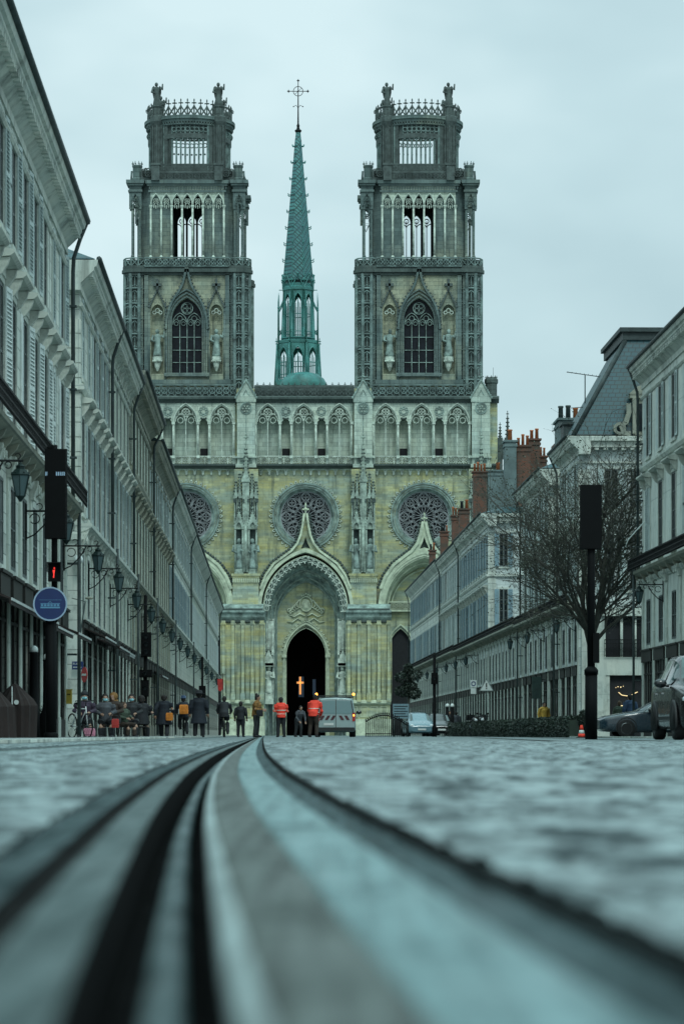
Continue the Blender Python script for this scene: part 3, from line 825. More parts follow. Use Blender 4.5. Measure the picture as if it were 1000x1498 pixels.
# ---------------------------------------------------------------- towers
def tower(c):
    T = CB(6); dm = 6
    def B(): return CB(dm)
    # stage one
    b = B()
    holes = [arch(c, 44, 547, 468, 436, 8)] + [arch(c+k*43, 18, 547, 456, 445, 4) for k in (-1, 1)]
    b.plate([(c-62,562),(c-62,396),(c+62,396),(c+62,562)], holes, 0, 9)
    b.box(c-62, c+62, 9, 150, 396, 590)
    tw = b.build('tower', 'tower_pale', cath)
    b = B(); b.box(c-23, c+23, 7.5, 8.8, 434, 548); b.build('window_glass', 'church_glass', tw)
    b = B()
    lancet_tracery(b, c, 42, 547, 474, 436, 4.5, 7, 4, 1.0)
    for yy in (492, 511, 529): b.box(c-21, c+21, 5.6, 6.4, yy, yy+1)
    b.build('window_tracery', 'carved_grey', tw)
    b = B()
    for w, za, t, d in ((46, 434, 2.2, -2), (52, 429, 2.4, -4), (58, 424, 2.0, -5.5)):
        b.bar(arch(c, w, 552, 468, za, 8), t, d, 1)
    og = [(30,482),(29,466),(25,450),(18,436),(11,426),(6,416),(3,405),(1.2,392)]
    for sg in (-1, 1):
        b.bar([(c+sg*x, z) for x, z in og], 3.0, -7, 0)
    finial(b, c, -4, 402, 20, 4.5); b.box(c-2.4, c+2.4, -5, 0, 380, 402)
    b.box(c-33, c+33, -6, 1, 546, 551)
    for k in (-1, 1):
        for j in (-12, 12):
            x = c+k*43+j
            b.tube([(x,-2,560),(x,-2,458)], 1.6, 6); pinnacle(b, x, -1.5, 460, 436, 4.4, 3)
    b.build('window_surround', 'tower_stone', tw)
    b = B()
    for sg in (-1, 1): crockets(b, [(c+sg*(x+2.4), z-1) for x, z in og], 5.5, 1.5, -4)
    for k in (-1, 1):
        x = c+k*43
        b.bar([(x-12,450),(x,424),(x+12,450)], 2.2, -4, 0); crockets(b, [(x-13,449),(x,423)], 4.5, 1.4, -3); crockets(b, [(x+13,449),(x,423)], 4.5, 1.4, -3)
        b.box(x-1.6, x+1.6, -4, 0, 410, 426); b.box(x-6, x+6, -4, 0, 415, 419); b.ball((x,-2,410), 2.2, 6)
    b.build('gable', 'carved_dark', tw)
    for k in (-1, 1):
        x = c+k*43
        b = B(); b.bar(circ(x, 454, 3, 8), 1, 1, 3, True); b.bar(circ(x-4.5, 457, 2.4, 8), 1, 1, 3, True); b.bar(circ(x+4.5, 457, 2.4, 8), 1, 1, 3, True)
        b.lathe([(7.5,522),(7.5,528),(5,531),(4,537),(1,543)], x, 1, 8, smooth=False)
        for j in range(5): b.ball((x-6+j*3, -5, 529), 1.5, 5)
        b.build('niche_corbel', 'carved_pale', tw)
        b = B(); statue(b, x, 1, 522, 40, int(c)+k); b.build('statue', 'carved_grey', tw)
    # corner turrets: tracery round a solid core, dark colour standing for shade inside
    for sx in (-1, 1):
        for dd in (12, 138):
            x = c+sx*76
            b = B()
            b.lathe([(12.5,590),(12.5,402)], x, dd, 8, a0=PI/8, smooth=False)
            o = b.build('corner_turret', 'black_stone', tw)
            b = B()
            pts = [(x+16.2*math.cos(PI/8+k*PI/4), dd+16.2*math.sin(PI/8+k*PI/4)) for k in range(8)]
            for k in range(8):
                px_, py_ = pts[k]; qx, qy = pts[(k+1) % 8]
                b.lathe([(2.6,592),(2.6,400)], px_, py_, 6, smooth=False)
                b.lathe([(3.6,592),(3.6,584),(2.8,580)], px_, py_, 6, smooth=False)
                if (py_+qy)/2 > dd+6: continue
                n = 8
                for j in range(n):
                    yy = 578-j*22.3
                    # small arched tier on the face
                    for (a0, a1, h0, h1) in ((0,0.5,0,-9),(0.5,1,-9,0)):
                        p0 = (px_+(qx-px_)*a0, py_+(qy-py_)*a0, yy-14+ (0 if a0==0 else -5)); p1 = (px_+(qx-px_)*a1, py_+(qy-py_)*a1, yy-14+(-5 if a0==0 else 0))
                        b.tube([p0, p1], 0.9, 4)
                    mx, my = (px_+qx)/2, (py_+qy)/2
                    b.tube([(px_,py_,yy),(qx,qy,yy)], 1.5, 4); b.tube([(mx,my,yy),(mx,my,yy-17)], 0.7, 4)
                    b.ball((mx, my, yy-4), 1.6, 5); b.ball((px_+(qx-px_)*0.25, py_+(qy-py_)*0.25, yy-3.4), 1.2, 5); b.ball((px_+(qx-px_)*0.75, py_+(qy-py_)*0.75, yy-3.4), 1.2, 5)
            b.build('turret_tracery', 'carved_slate', tw)
    b = B()
    for sg in (-1, 1):
        b.box(c+sg*59-3, c+sg*59+3, -3, 3, 402, 562); b.box(c+sg*66-2, c+sg*66+2, 0, 8, 402, 562)
    b.box(c-64, c+64, -6, 2, 556, 563); b.box(c-92, c+92, 4, 150, 575, 590)
    b.build('pilasters', 'tower_stone', tw)
    # cornice and balustrade over stage one
    b = B()
    def ring(y0, y1, hw, d0, d1, tr):
        b.box(c-hw+8, c+hw-8, d0+2, d1-2, y0, y1)
        for sx in (-1, 1):
            for dd in (12, 138): b.lathe([(tr, y1), (tr, y0)], c+sx*76, dd, 10, smooth=False)
    ring(399, 403, 84, -5, 155, 17.8); ring(394, 399, 87, -9, 159, 20); ring(389, 394, 85, -7, 157, 18.6)
    b.build('cornice', 'black_stone', tw)
    b = B()
    balus(b, c-62, c+62, 377, 391, -6, 8.8, False)
    for sx in (-1, 1):
        x = c+sx*76
        for k in range(10):
            t = 2*PI*k/10; px_, py_ = x+17*math.cos(t), 12+17*math.sin(t); qx, qy = x+17*math.cos(t+PI/5), 12+17*math.sin(t+PI/5)
            b.tube([(px_,py_,378),(qx,qy,378)], 1.0, 4); b.tube([(px_,py_,378),(px_,py_,391)], 1.2, 4)
            b.tube([(px_,py_,379),(qx,qy,390)], 0.8, 4); b.tube([(px_,py_,390),(qx,qy,379)], 0.8, 4)
    b.build('balustrade', 'carved_slate', tw)
    b = B(); b.box(c-62, c+62, -3, 0, 379, 391)
    for sx in (-1, 1): b.lathe([(15.5,391),(15.5,380)], c+sx*76, 12, 10, smooth=False)
    b.build('parapet_back', 'black_stone', tw)
    # stage two: seven arches, the middle three open right through
    b = B()
    xs = [c-3*15.3+k*15.3 for k in range(7)]
    fr = [arch(xs[k], 12.4, 378, 296, 283, 5) for k in (2,3,4)]
    b.plate([(c-56,379),(c-56,262),(c+56,262),(c+56,379)], fr, 14, 20)
    bk = [arch(xs[k], 12.4, 378, 301, 290, 5) for k in (2,3,4)]
    b.plate([(c-56,379),(c-56,262),(c+56,262),(c+56,379)], bk, 138, 144)
    b.box(c-56, c+56, 20, 138, 262, 270)
    for sx in (-1, 1):
        for (a, d0, e, d1) in ((56, 14, 72, 30), (72, 30, 72, 128), (56, 144, 72, 128)):
            b.quad((c+sx*a, d0, 262), (c+sx*e, d1, 262), (c+sx*e, d1, 379), (c+sx*a, d0, 379))
            b.quad((c+sx*(a-4), d0+4, 262), (c+sx*(e-4), d1+(-2 if d1 > 100 else 2), 262), (c+sx*(e-4), d1+(-2 if d1>100 else 2), 379), (c+sx*(a-4), d0+4, 379))
        b.box(c+sx*26, c+sx*28, 20, 138, 270, 379)
    s2 = b.build('belfry', 'tower_stone', tw)
    b = B(); b.box(c-24, c+24, 21, 24, 283, 300)
    for k in (1, 2): b.box(xs[1+k]+7.65-1.5, xs[1+k]+7.65+1.5, 40, 44, 290, 379)
    b.build('arch_backing', 'void_dark', s2)  # near-black slab behind the arch heads, with two posts
    for side, d0, ys, ya in ((0, 14, 296, 283), (1, 138, 301, 290)):
        b = B()
        for k in range(7):
            if side == 1 and k not in (2,3,4): continue
            if side == 0:
                b.bar(arch(xs[k], 14.6, 300, 297, 281, 5, False), 1.5, d0-4, d0)
                quatre(b, xs[k], 292, 4.0, 1.0, d0-2, d0+1)
                b.bar(arch(xs[k], 6, 302, 299, 294, 3), 0.9, d0-2, d0+1)
                b.box(xs[k]-0.5, xs[k]+0.5, d0-2, d0, 298, 303)
            else:
                b.bar(circ(xs[k], 299, 3.4, 8), 1.2, d0, d0+3, True); b.bar([(xs[k]-6,303),(xs[k]-2,305),(xs[k],309),(xs[k]+2,305),(xs[k]+6,303)], 1.2, d0, d0+3)
                b.box(xs[k]-0.6, xs[k]+0.6, d0, d0+2, 299, 378)
        b.build('arch_tracery', 'carved_pale' if side == 0 else 'carved_dark', s2)
    b = B(); b.box(c-54, c+54, 11.5, 14, 262, 281); b.plate([(c-54,300),(c-54,281),(c+54,281),(c+54,300)], [arch(xs[k], 12.6, 299.8, 297, 283.5, 5) for k in range(7)], 12.6, 14.0)
    b.build('spandrels', 'pale_stone', s2)
    for k in range(8):
        x = c-3.5*15.3+k*15.3
        b = B(); b.tube([(x,11,376),(x,11,302)], 1.5, 7); b.lathe([(1.6,303),(2.8,300),(2.8,298)], x, 11, 8); b.lathe([(2.8,378),(2.8,375),(1.6,372)], x, 11, 8)
        b.build('colonnette', 'carved_pale', s2)
    # open corner turrets of stage two
    for sx in (-1, 1):
        for dd in (18, 140):
            x = c+sx*76
            b = B()
            for k in range(4):
                px_, py_ = x+sx*4.2*(1 if k < 2 else -1.5), dd+(6 if k % 2 else -6)
                b.lathe([(2.7,379),(2.7,373),(1.9,371),(1.9,301),(2.9,298),(2.9,296)], px_, py_, 7, smooth=False)
            b.plate([(x-9,304),(x-9,262),(x+9,262),(x+9,304)], [arch(x, 12, 303.8, 296, 282, 4)], dd-9, dd-7)
            b.plate([(x-9,304),(x-9,262),(x+9,262),(x+9,304)], [arch(x, 12, 303.8, 296, 282, 4)], dd+7, dd+9)
            b.box(x-9, x+9, dd-7, dd+7, 262, 279)
            quatre(b, x, 293, 4, 1.1, dd-8.5, dd-7)
            b.bar([(x-6,304),(x-3,308),(x,316),(x+3,308),(x+6,304)], 1.5, dd-7.5, dd-6)
            b.bar([(x-7,300),(x,280),(x+7,300)], 1.2, dd-10.2, dd-9)
            b.build('corner_turret', 'tower_stone', s2)
    b = B()
    for y0, y1, hw, ov in ((276,279,57,2),(267,270,59,4),(262,267,61,6)):
        b.box(c-hw, c+hw, 12-ov, 146+ov, y0, y1)
        for sx in (-1, 1):
            for dd in (18, 140): b.box(c+sx*76-9-ov*0.7, c+sx*76+9+ov*0.7, dd-9-ov, dd+9+ov, y0, y1)
        b.box(c-74, c+74, 24, 134, y0, y1)
    for i in range(30): b.box(c-56+i*3.85, c-54.2+i*3.85, 9, 12, 271, 275)
    b.build('cornice', 'tower_stone', s2)
    # stage three: round open crown
    b = B(); balus(b, c-40, c+40, 238, 250, 8, 10, False); balus(b, c-40, c+40, 250, 262, 8, 10, False)
    for sx in (-1, 1):
        b.box(c+sx*46-6, c+sx*46+6, 2, 14, 240, 263); b.box(c+sx*46-7, c+sx*46+7, 1, 15, 238, 241)
        for k in range(4): quatre(b, c+sx*(57+k*2), 252-4*(k % 2), 5, 1.3, 8+k*3, 10+k*3)
        b.box(c+sx*60-8, c+sx*60+8, 14, 17, 246, 262)
    cr = b.build('crown_stage', 'carved_dark', tw)
    for sx in (-1, 1):
        for dd in (22, 136):
            x = c+sx*74
            b = B()
            b.lathe([(8.5,263),(8.5,258),(7,256),(7,242),(8,240),(8,238)], x, dd, 8, a0=PI/8, smooth=False)
            for k in range(8): finial(b, x+7*math.cos(PI/8+k*PI/4), dd+7*math.sin(PI/8+k*PI/4), 240, 8, 1.7)
            b.tube([(x+sx*9,dd,262),(x+sx*8,dd,246)], 1.6, 5)
            b.build('crown_turret', 'tower_stone', cr)
    b = B(); R = 62; cd = 78; N = 56
    def pr(t, r): return (c+r*math.sin(t), cd-r*math.cos(t))
    def seg(t0, t1, r0, r1, y0, y1):
        a = pr(t0, r0); e = pr(t1, r0); g = pr(t1, r1); h = pr(t0, r1)
        b.add([(a[0],a[1],y0),(e[0],e[1],y0),(g[0],g[1],y0),(h[0],h[1],y0),(a[0],a[1],y1),(e[0],e[1],y1),(g[0],g[1],y1),(h[0],h[1],y1)],
              [(0,1,2,3),(4,7,6,5),(0,4,5,1),(1,5,6,2),(2,6,7,3),(3,7,4,0)], False)
    for i in range(N):
        t0 = 2*PI*i/N - PI/N; t1 = t0 + 2*PI/N; tm = (t0+t1)/2
        dq = min(abs((tm - q*PI/2 + PI) % (2*PI) - PI) for q in range(4))
        if dq < 0.46:
            far_ = abs((tm+PI) % (2*PI) - PI) > 2.2
            seg(t0, t1, R, R-5, 165, 170 if far_ else 179); seg(t0, t1, R, R-5, 240, 264)
            if not far_: seg(t0, t1, R-3.5, R-5, 179, 191); seg(t0, t1, R, R-5, 191, 198); seg(t0, t1, R, R-5, 236, 240)
        else:
            seg(t0, t1, R, R-5, 165, 264)
    dr = b.build('crown_drum', 'carved_dark', cr)
    b = B()
    for i in range(N):
        t0 = 2*PI*i/N - PI/N
        dq = min(abs((t0 - q*PI/2 + PI) % (2*PI) - PI) for q in range(4))
        x, y = pr(t0, R-1)
        if dq < 0.50:
            x, y = pr(t0, R-2.5)
            bk_ = abs((t0+PI) % (2*PI) - PI) > 2.2
            if not bk_: b.lathe([(1.9,238),(1.35,235),(1.35,202),(1.9,199)], x, y, 6, smooth=False); b.lathe([(1.3,193),(1.3,178)], x, y, 5, smooth=False)
            x2, y2 = pr(t0+PI/N, R-1.5)
            b.ball((x2, y2, 198.5), 1.6, 6); b.tube([(x2+3.2*math.cos(q), y2, 185+3.2*math.sin(q)) for q in [2*PI*j/8 for j in range(8)]], 0.8, 4, True)
        elif i % 2:
            b.lathe([(1.8,262),(1.8,172)], x, y, 5, smooth=False)
    b.build('crown_colonnettes', 'carved_slate', cr)
    b = B()
    def hoop(r0, r1, y0, y1):
        n = 48
        vs = []
        for rr, yy in ((r0,y1),(r1,y1),(r1,y0),(r0,y0)):
            for k in range(n):
                x, y = pr(2*PI*k/n, rr); vs.append((x, y, yy))
        b.add(vs, [(i*n+k, i*n+(k+1) % n, ((i+1) % 4)*n+(k+1) % n, ((i+1) % 4)*n+k) for i in range(4) for k in range(n)], False)
    hoop(R-7, R+3, 170, 174); hoop(R-7, R+5.5, 165, 170); hoop(R-4, R+1.5, 176, 178)
    for i in range(96): x, y = pr(2*PI*i/96, R+2); b.box(x-0.8, x+0.8, y-0.8, y+0.8, 174, 176.4)
    b.build('cornice', 'tower_stone', cr)
    b = B(); M = 40
    for i in range(M):
        t = 2*PI*i/M; x, y = pr(t, R); 
        b.tube([(x,y,165),(x,y,150)], 1.2, 4); finial(b, x, y, 155, 15, 3.6)
        for sg in (-1, 1):
            pts = []
            for j, yy in enumerate((165, 160, 156, 151)):
                tt = t+sg*(2*PI/M)*(1-j/3.0)*0.95; xx, y3 = pr(tt, R); pts.append((xx, y3, yy))
            b.tube(pts, 1.25, 4)
    b.build('coronet', 'carved_dark', cr)
    for q in range(4):
        t = PI/4+q*PI/2; x, y = pr(t, R+2)
        b = B()
        b.lathe([(8,264),(8,180),(11.5,172),(11.5,165),(9,163),(8,152),(9.5,150),(9.5,147.5)], x, y, 8, a0=PI/8, smooth=False)
        for k in range(6):
            tt = t-0.2+0.08*k; xx, yy = pr(tt, R+9)
        for k in range(8): b.lathe([(1.3,262),(1.3,178)], x+9*math.cos(k*PI/4), y+9*math.sin(k*PI/4), 5, smooth=False)
        for k in range(8): pinnacle(b, x+9*math.cos(k*PI/4), y+9*math.sin(k*PI/4), 164, 150, 3, 2)
        b.build('crown_pillar', 'carved_dark', cr)
        if True:
            b = B(); statue(b, x-1, y, 148, 34, q+int(c), wings=True); b.build('angel_statue', 'carved_dark', cr)
tower(273.5); tower(612.5)

# ---------------------------------------------------------------- spire over the crossing
def spire():
    b = CB(34); u = 436; dd = 0
    # slate-scaled needle
    b.lathe([(22.5,412),(22,402),(16.2,330),(10,262),(5.2,206),(3.2,193)], u, dd, 8, a0=PI/8, smooth=False)
    S = b.build('spire', 'spire_lead', cath)
    b = CB(34)
    for k in range(8):
        t = PI/8+k*PI/4
        for yy in [214+24*i for i in range(8)]:
            r = 3.2+(yy-193)/209*19.2
            x, y = u+r*math.cos(t), dd+r*math.sin(t); ex, ey = math.cos(t), math.sin(t)
            b.tube([(x,y,yy),(x+3*ex,y+3*ey,yy+0.3),(x+4.2*ex,y+4.2*ey,yy-2)], [0.7,0.7,0.9], 5)
        b.tube([(u+3.2*math.cos(t), dd+3.2*math.sin(t), 194), (u+22.6*math.cos(t), dd+22.6*math.sin(t), 404)], 0.55, 4)
    b.build('crockets', 'verdigris', S)
    b = CB(34)
    b.lathe([(3,195),(5,192),(5,190.5),(2.6,189),(1.8,186),(2.4,184),(1.2,181),(0.9,160),(0.5,118),(0.2,117)], u, dd, 8)
    b.tube([(u-14,dd,133.5),(u+14,dd,133.5)], 0.55, 5); b.tube([(u+7*math.cos(2*PI*k/20), dd, 133.5+7*math.sin(2*PI*k/20)) for k in range(20)], 0.5, 5, True)
    for x, y in ((-14,133.5),(14,133.5),(0,118)):
        b.ball((u+x,dd,y), 1.5, 6); b.box(u+x-0.4, u+x+0.4, dd-0.3, dd+0.3, y-2.4, y+2.4); b.box(u+x-2.2, u+x+2.2, dd-0.3, dd+0.3, y-0.4, y+0.4)
    for sg in (-1, 1): b.tube([(u,dd,158),(u+sg*3,dd,154),(u+sg*7,dd,156)], 0.4, 4); b.ball((u+sg*7,dd,156), 0.9, 5); b.tube([(u-5,dd,138),(u+5,dd,129)], 0.3, 4)
    b.build('cross', 'iron_black', S)
    # crown of small gables, then two lantern stages
    b = CB(34)
    for k in range(8):
        t = k*PI/4; x, y = u+23*math.cos(t), dd+23*math.sin(t)
        finial(b, u+23.5*math.cos(t+PI/8), dd+23.5*math.sin(t+PI/8), 424, 22, 3.0)
        b.tube([(u+24*math.cos(t-PI/8), dd+24*math.sin(t-PI/8), 424), (x, y, 404), (u+24*math.cos(t+PI/8), dd+24*math.sin(t+PI/8), 424)], 1.0, 4)
        b.ball((x,y,403), 1.6, 6)
    b.lathe([(24.5,426),(24.5,422),(22,420),(22,416)], u, dd, 8, a0=PI/8, smooth=False)
    b.tube([(u-28,dd,424.5),(u+28,dd,424.5)], 0.6, 4)
    for y0, y1, r in ((505, 499, 31), (498, 495, 27), (566, 558, 37)):
        b.lathe([(r-2,y0),(r,y0-1),(r,y1+1),(r-2,y1)], u, dd, 8, a0=PI/8, smooth=False)
    b.build('lantern_cornice', 'verdigris', S)
    for st, (y0, y1, r0, r1, wa) in enumerate(((497, 426, 24.5, 21.5, 11), (560, 505, 34, 30, 15))):
        b = CB(34)
        for k in range(8):
            t = PI/8+k*PI/4
            b.tube([(u+r0*math.cos(t), dd+r0*math.sin(t), y0), (u+r1*math.cos(t), dd+r1*math.sin(t), y1)], 2.4 if st == 0 else 3, 6)
            tm = t+PI/8; cr_, sr_ = math.cos(tm), math.sin(tm)
            rf = (r0+r1)/2*math.cos(PI/8)
            def W(a, yy): return (u+rf*cr_ - a*sr_, dd+rf*sr_ + a*cr_, yy)
            A = arch(0, wa, y0-1, y1+ (16 if st == 0 else 18), y1+5, 5)
            b.tube([W(p[0], p[1]) for p in A], 1.2, 4)
            b.tube([W(0, y0), W(0, y1+12)], 0.7, 4)
            # solid above the arch
            hw = rf*math.tan(PI/8)
            top = [W(-hw, y1), W(hw, y1)]
            vs = [W(p[0], p[1]) for p in A[1:-1]]
            m = len(vs)
            ext = [W(-hw if i < m/2 else hw, A[1+i][1] if i not in (m//2,) else y1) for i in range(m)]
            half = m//2
            pl = [W(-hw, A[1][1]), W(-hw, y1)] + [W(0, y1)] + [W(0, A[1+half][1])] + [W(A[1+i][0], A[1+i][1]) for i in range(half-1, -1, -1)]
            b.add(pl, [tuple(range(len(pl)))], False)
            pl = [W(hw, A[1][1]), W(hw, y1)] + [W(0, y1)] + [W(0, A[1+half][1])] + [W(A[1+i][0], A[1+i][1]) for i in range(half+1, m)]
            b.add(pl, [tuple(range(len(pl)))], False)
            for yy in (y0-10, (y0+y1)/2): b.tube([W(-hw, yy), W(hw, yy)], 0.6, 4)
            for a in (-hw*0.55, hw*0.55): b.tube([W(a, y0-10), W(a, y0)], 0.5, 4)
            b.tube([W(-wa*0.25, y0), W(-wa*0.25, y1+20)], 0.45, 4); b.tube([W(wa*0.25, y0), W(wa*0.25, y1+20)], 0.45, 4)
        b.build('lantern_stage', 'verdigris', S, recalc=False)
    b = CB(34)
    for k in range(8):
        t = PI/8+k*PI/4; ex, ey = math.cos(t), math.sin(t)
        b.tube([(u+31*ex, dd+31*ey, 503), (u+31*ex, dd+31*ey, 444), (u+30.5*ex, dd+30.5*ey, 430)], [1.4,1.0,0.2], 5)
        b.tube([(u+31*ex, dd+31*ey, 455), (u+27*ex, dd+27*ey, 449), (u+23*ex, dd+23*ey, 440)], 1.0, 4)
        b.tube([(u+31*ex, dd+31*ey, 484), (u+24*ex, dd+24*ey, 490)], 0.8, 4)
        b.tube([(u+31*ex, dd+31*ey, 490), (u+24*ex, dd+24*ey, 482)], 0.8, 4)
        b.ball((u+31*ex, dd+31*ey, 452), 1.6, 6)
        b.tube([(u+36*ex, dd+36*ey, 566), (u+33*ex, dd+33*ey, 505)], [1.8, 1.2], 5)
        finial(b, u+34*ex, dd+34*ey, 508, 12, 2)
    b.build('flying_buttresses', 'verdigris', S)
    b = CB(34)
    b.lathe([(34,590),(34,566),(30,558),(22,552),(10,549),(2,548)], 444, -30, 20)
    b.build('lead_dome', 'verdigris', S)
    b = CB(34); b.lathe([(30,600),(30,560)], u, dd, 8, smooth=False); b.build('lantern_base', 'verdigris', S)
spire()
# ------------------------------------------------------------------ street facades
emit_done = False
def lathe_none(): pass
# shared window meshes (origin: middle of the opening's foot, front towards -y)
PARTS = {}
def shutter_mesh(w, h, mat, key, slats=True):
    k = ('sh', round(w,2), round(h,2), mat, slats)
    if k in PARTS: return PARTS[k]
    b = MB()
    t = 0.035
    b.box(0, 0.06, -t, 0, 0, h); b.box(w-0.06, w, -t, 0, 0, h)
    for z in (0, h*0.5-0.04, h-0.09): b.box(0.06, w-0.06, -t, 0, z, z+0.09)
    if slats:
        n = int((h-0.2)/0.085)
        for i in range(n):
            z = 0.1+i*0.085
            if abs(z-h*0.5) < 0.06: continue
            b.add([(0.06,-t-0.008,z),(w-0.06,-t-0.008,z),(w-0.06,0,z+0.05),(0.06,0,z+0.05),(0.06,-t-0.008,z+0.014),(w-0.06,-t-0.008,z+0.014),(w-0.06,0,z+0.064),(0.06,0,z+0.064)],
                  [(0,1,2,3),(4,7,6,5),(0,4,5,1),(1,5,6,2),(2,6,7,3),(3,7,4,0)], False)
        b.box(0.06, w-0.06, -0.006, 0, 0.08, h-0.08)
    else:
        b.box(0.06, w-0.06, -0.022, -0.006, 0.08, h-0.08)
    PARTS[k] = b.build('shutter', mat, link=False).data
    return PARTS[k]
def pane_mesh(w, h):
    k = ('pane', round(w,2), round(h,2))
    if k not in PARTS:
        b = MB(); b.box(-w/2, w/2, 0.05, 0.06, 0, h); PARTS[k] = b.build('pane', 'window_glass', link=False).data
    return PARTS[k]
def curtain_mesh(w, h):
    k = ('cur', round(w,2), round(h,2))
    if k not in PARTS:
        b = MB()
        for sg in (-1, 1):
            n = 6
            vs = []
            for i in range(n+1):
                x = sg*(w/2 - w*0.27*i/n); y = 0.040+0.004*(i % 2)
                vs += [(x, y, 0.02), (x, y, h)]
            b.add(vs, [(2*i,2*i+2,2*i+3,2*i+1) for i in range(n)], True)
        PARTS[k] = b.build('curtain', 'curtain', link=False, recalc=False).data
    return PARTS[k]
def window_mesh(w, h, style, trim, rows):
    """stone surround plus sash; style: lintel / plain / arch / none"""
    k = ('win', round(w,2), round(h,2), style, trim, rows)
    if k in PARTS: return PARTS[k]
    b = MB(); b.cur = 0
    e = 0.13
    if style != 'none':
        b.box(-w/2-e, -w/2, -0.022, 0.02, 0, h+e); b.box(w/2, w/2+e, -0.022, 0.02, 0, h+e); b.box(-w/2, w/2, -0.022, 0.02, h, h+e)
        b.box(-w/2-e-0.04, w/2+e+0.04, -0.06, 0.02, -0.12, -0.002)
    if style == 'lintel':
        b.box(-w/2-e, w/2+e, -0.05, 0.0, h+e+0.003, h+e+0.24)
        b.prof([(-0.36,h+0.48),(-0.36,h+0.42),(-0.28,h+0.36),(-0.10,h+0.34),(0,h+0.34),(0,h+0.54)], -w/2-0.36, w/2+0.36)
        for sg in (-1, 1):
            b.prof([(-0.26,h+0.335),(-0.22,h+0.2),(-0.10,h+0.02),(0,h-0.06),(0,h+0.335)], sg*(w/2+0.22)-0.08, sg*(w/2+0.22)+0.08)
    if style == 'pediment':
        b.prof([(-0.26,h+0.40),(-0.26,h+0.34),(-0.14,h+0.28),(0,h+0.28),(0,h+0.44)], -w/2-0.3, w/2+0.3)
        b.plate([(-w/2-0.3,h+0.443),(w/2+0.3,h+0.443),(0,h+0.80)], [], -0.24, 0)
        for sg in (-1, 1): b.prof([(-0.18,h+0.275),(-0.08,h+0.02),(0,h-0.05),(0,h+0.275)], sg*(w/2+0.2)-0.07, sg*(w/2+0.2)+0.07)
    b.cur = 1
    f = 0.035
    b.box(-w/2+0.003, -w/2+f, 0.008, 0.034, 0.003, h-0.003); b.box(w/2-f, w/2-0.003, 0.008, 0.034, 0.003, h-0.003)
    b.box(-w/2+f, w/2-f, 0.008, 0.034, 0.003, 0.08); b.box(-w/2+f, w/2-f, 0.008, 0.034, h-0.06, h-0.003); b.box(-0.045, 0.045, 0.004, 0.034, 0.08, h-0.06)
    for i in range(1, rows):
        z = h*i/rows
        for sg in (-1, 1): b.box(min(sg*0.045, sg*(w/2-f)), max(sg*0.045, sg*(w/2-f)), 0.012, 0.034, z-0.018, z+0.018)
    PARTS[k] = b.build('window', [trim, 'sash_paint'], link=False).data
    return PARTS[k]
RND = random.Random(3); NEAR = -1
def add_window(root, x, z, w, h, style, trim, rows, sh=None, rot=0, yoff=0.0, detail=2, swing=None):
    o = bpy.data.objects.new('window', window_mesh(w, h, style, trim, rows)); col.objects.link(o)
    o.parent = root; o.location = (x, yoff, z) if rot == 0 else (x[0], x[1], z); o.rotation_euler = (0,0,rot)
    p = bpy.data.objects.new('pane', pane_mesh(w, h)); col.objects.link(p); p.parent = o
    if RND.random() < 0.15:
        q = bpy.data.objects.new('curtain', curtain_mesh(w, h)); col.objects.link(q); q.parent = o
    if sh and RND.random() < 0.93:
        sw = w/2+0.02
        closed = RND.random() < 0.16
        for sg in (-1, 1):
            s = bpy.data.objects.new('shutter', shutter_mesh(sw, h-0.02, sh, 0, detail > 0)); col.objects.link(s); s.parent = o
            a = (RND.uniform(5, 14) if swing is None else RND.uniform(*swing))
            # hinge at the jamb; 180 would be closed in the opening, 0 flat on the wall
            if sg == NEAR: a = RND.uniform(0.2, 1.6)
            if closed: a = 180
            if sg == 1: s.location = (w/2+0.03, -0.026, 0.01); s.rotation_euler = (0, 0, -math.radians(a))
            else: s.location = (-w/2-0.03, -0.026, 0.01); s.rotation_euler = (0, 0, -(PI-math.radians(a)))
            if closed and sg == 1: s.rotation_euler = (0,0,-PI)
            if closed and sg == -1: s.rotation_euler = (0,0,0)
            if closed: s.location.y = -0.012
    return o
def wall_panel(b, L, H, holes, rd=0.14, z0=-0.3):
    """facade skin in the x-z plane at y=0 with rectangular openings (x0,x1,z0,z1) and their reveals"""
    xs = sorted({0, L} | {h[0] for h in holes} | {h[1] for h in holes}); zs = sorted({z0, H} | {h[2] for h in holes} | {h[3] for h in holes})
    for i in range(len(xs)-1):
        for j in range(len(zs)-1):
            cx, cz = (xs[i]+xs[i+1])/2, (zs[j]+zs[j+1])/2
            if any(h[0] < cx < h[1] and h[2] < cz < h[3] for h in holes): continue
            b.quad((xs[i],0,zs[j]), (xs[i+1],0,zs[j]), (xs[i+1],0,zs[j+1]), (xs[i],0,zs[j+1]))
    for (a, c, d, e) in holes:
        b.quad((a,0,d),(a,rd,d),(a,rd,e),(a,0,e)); b.quad((c,0,d),(c,rd,d),(c,rd,e),(c,0,e))
        b.quad((a,0,d),(c,0,d),(c,rd,d),(a,rd,d)); b.quad((a,0,e),(c,0,e),(c,rd,e),(a,rd,e))
CORN = {}
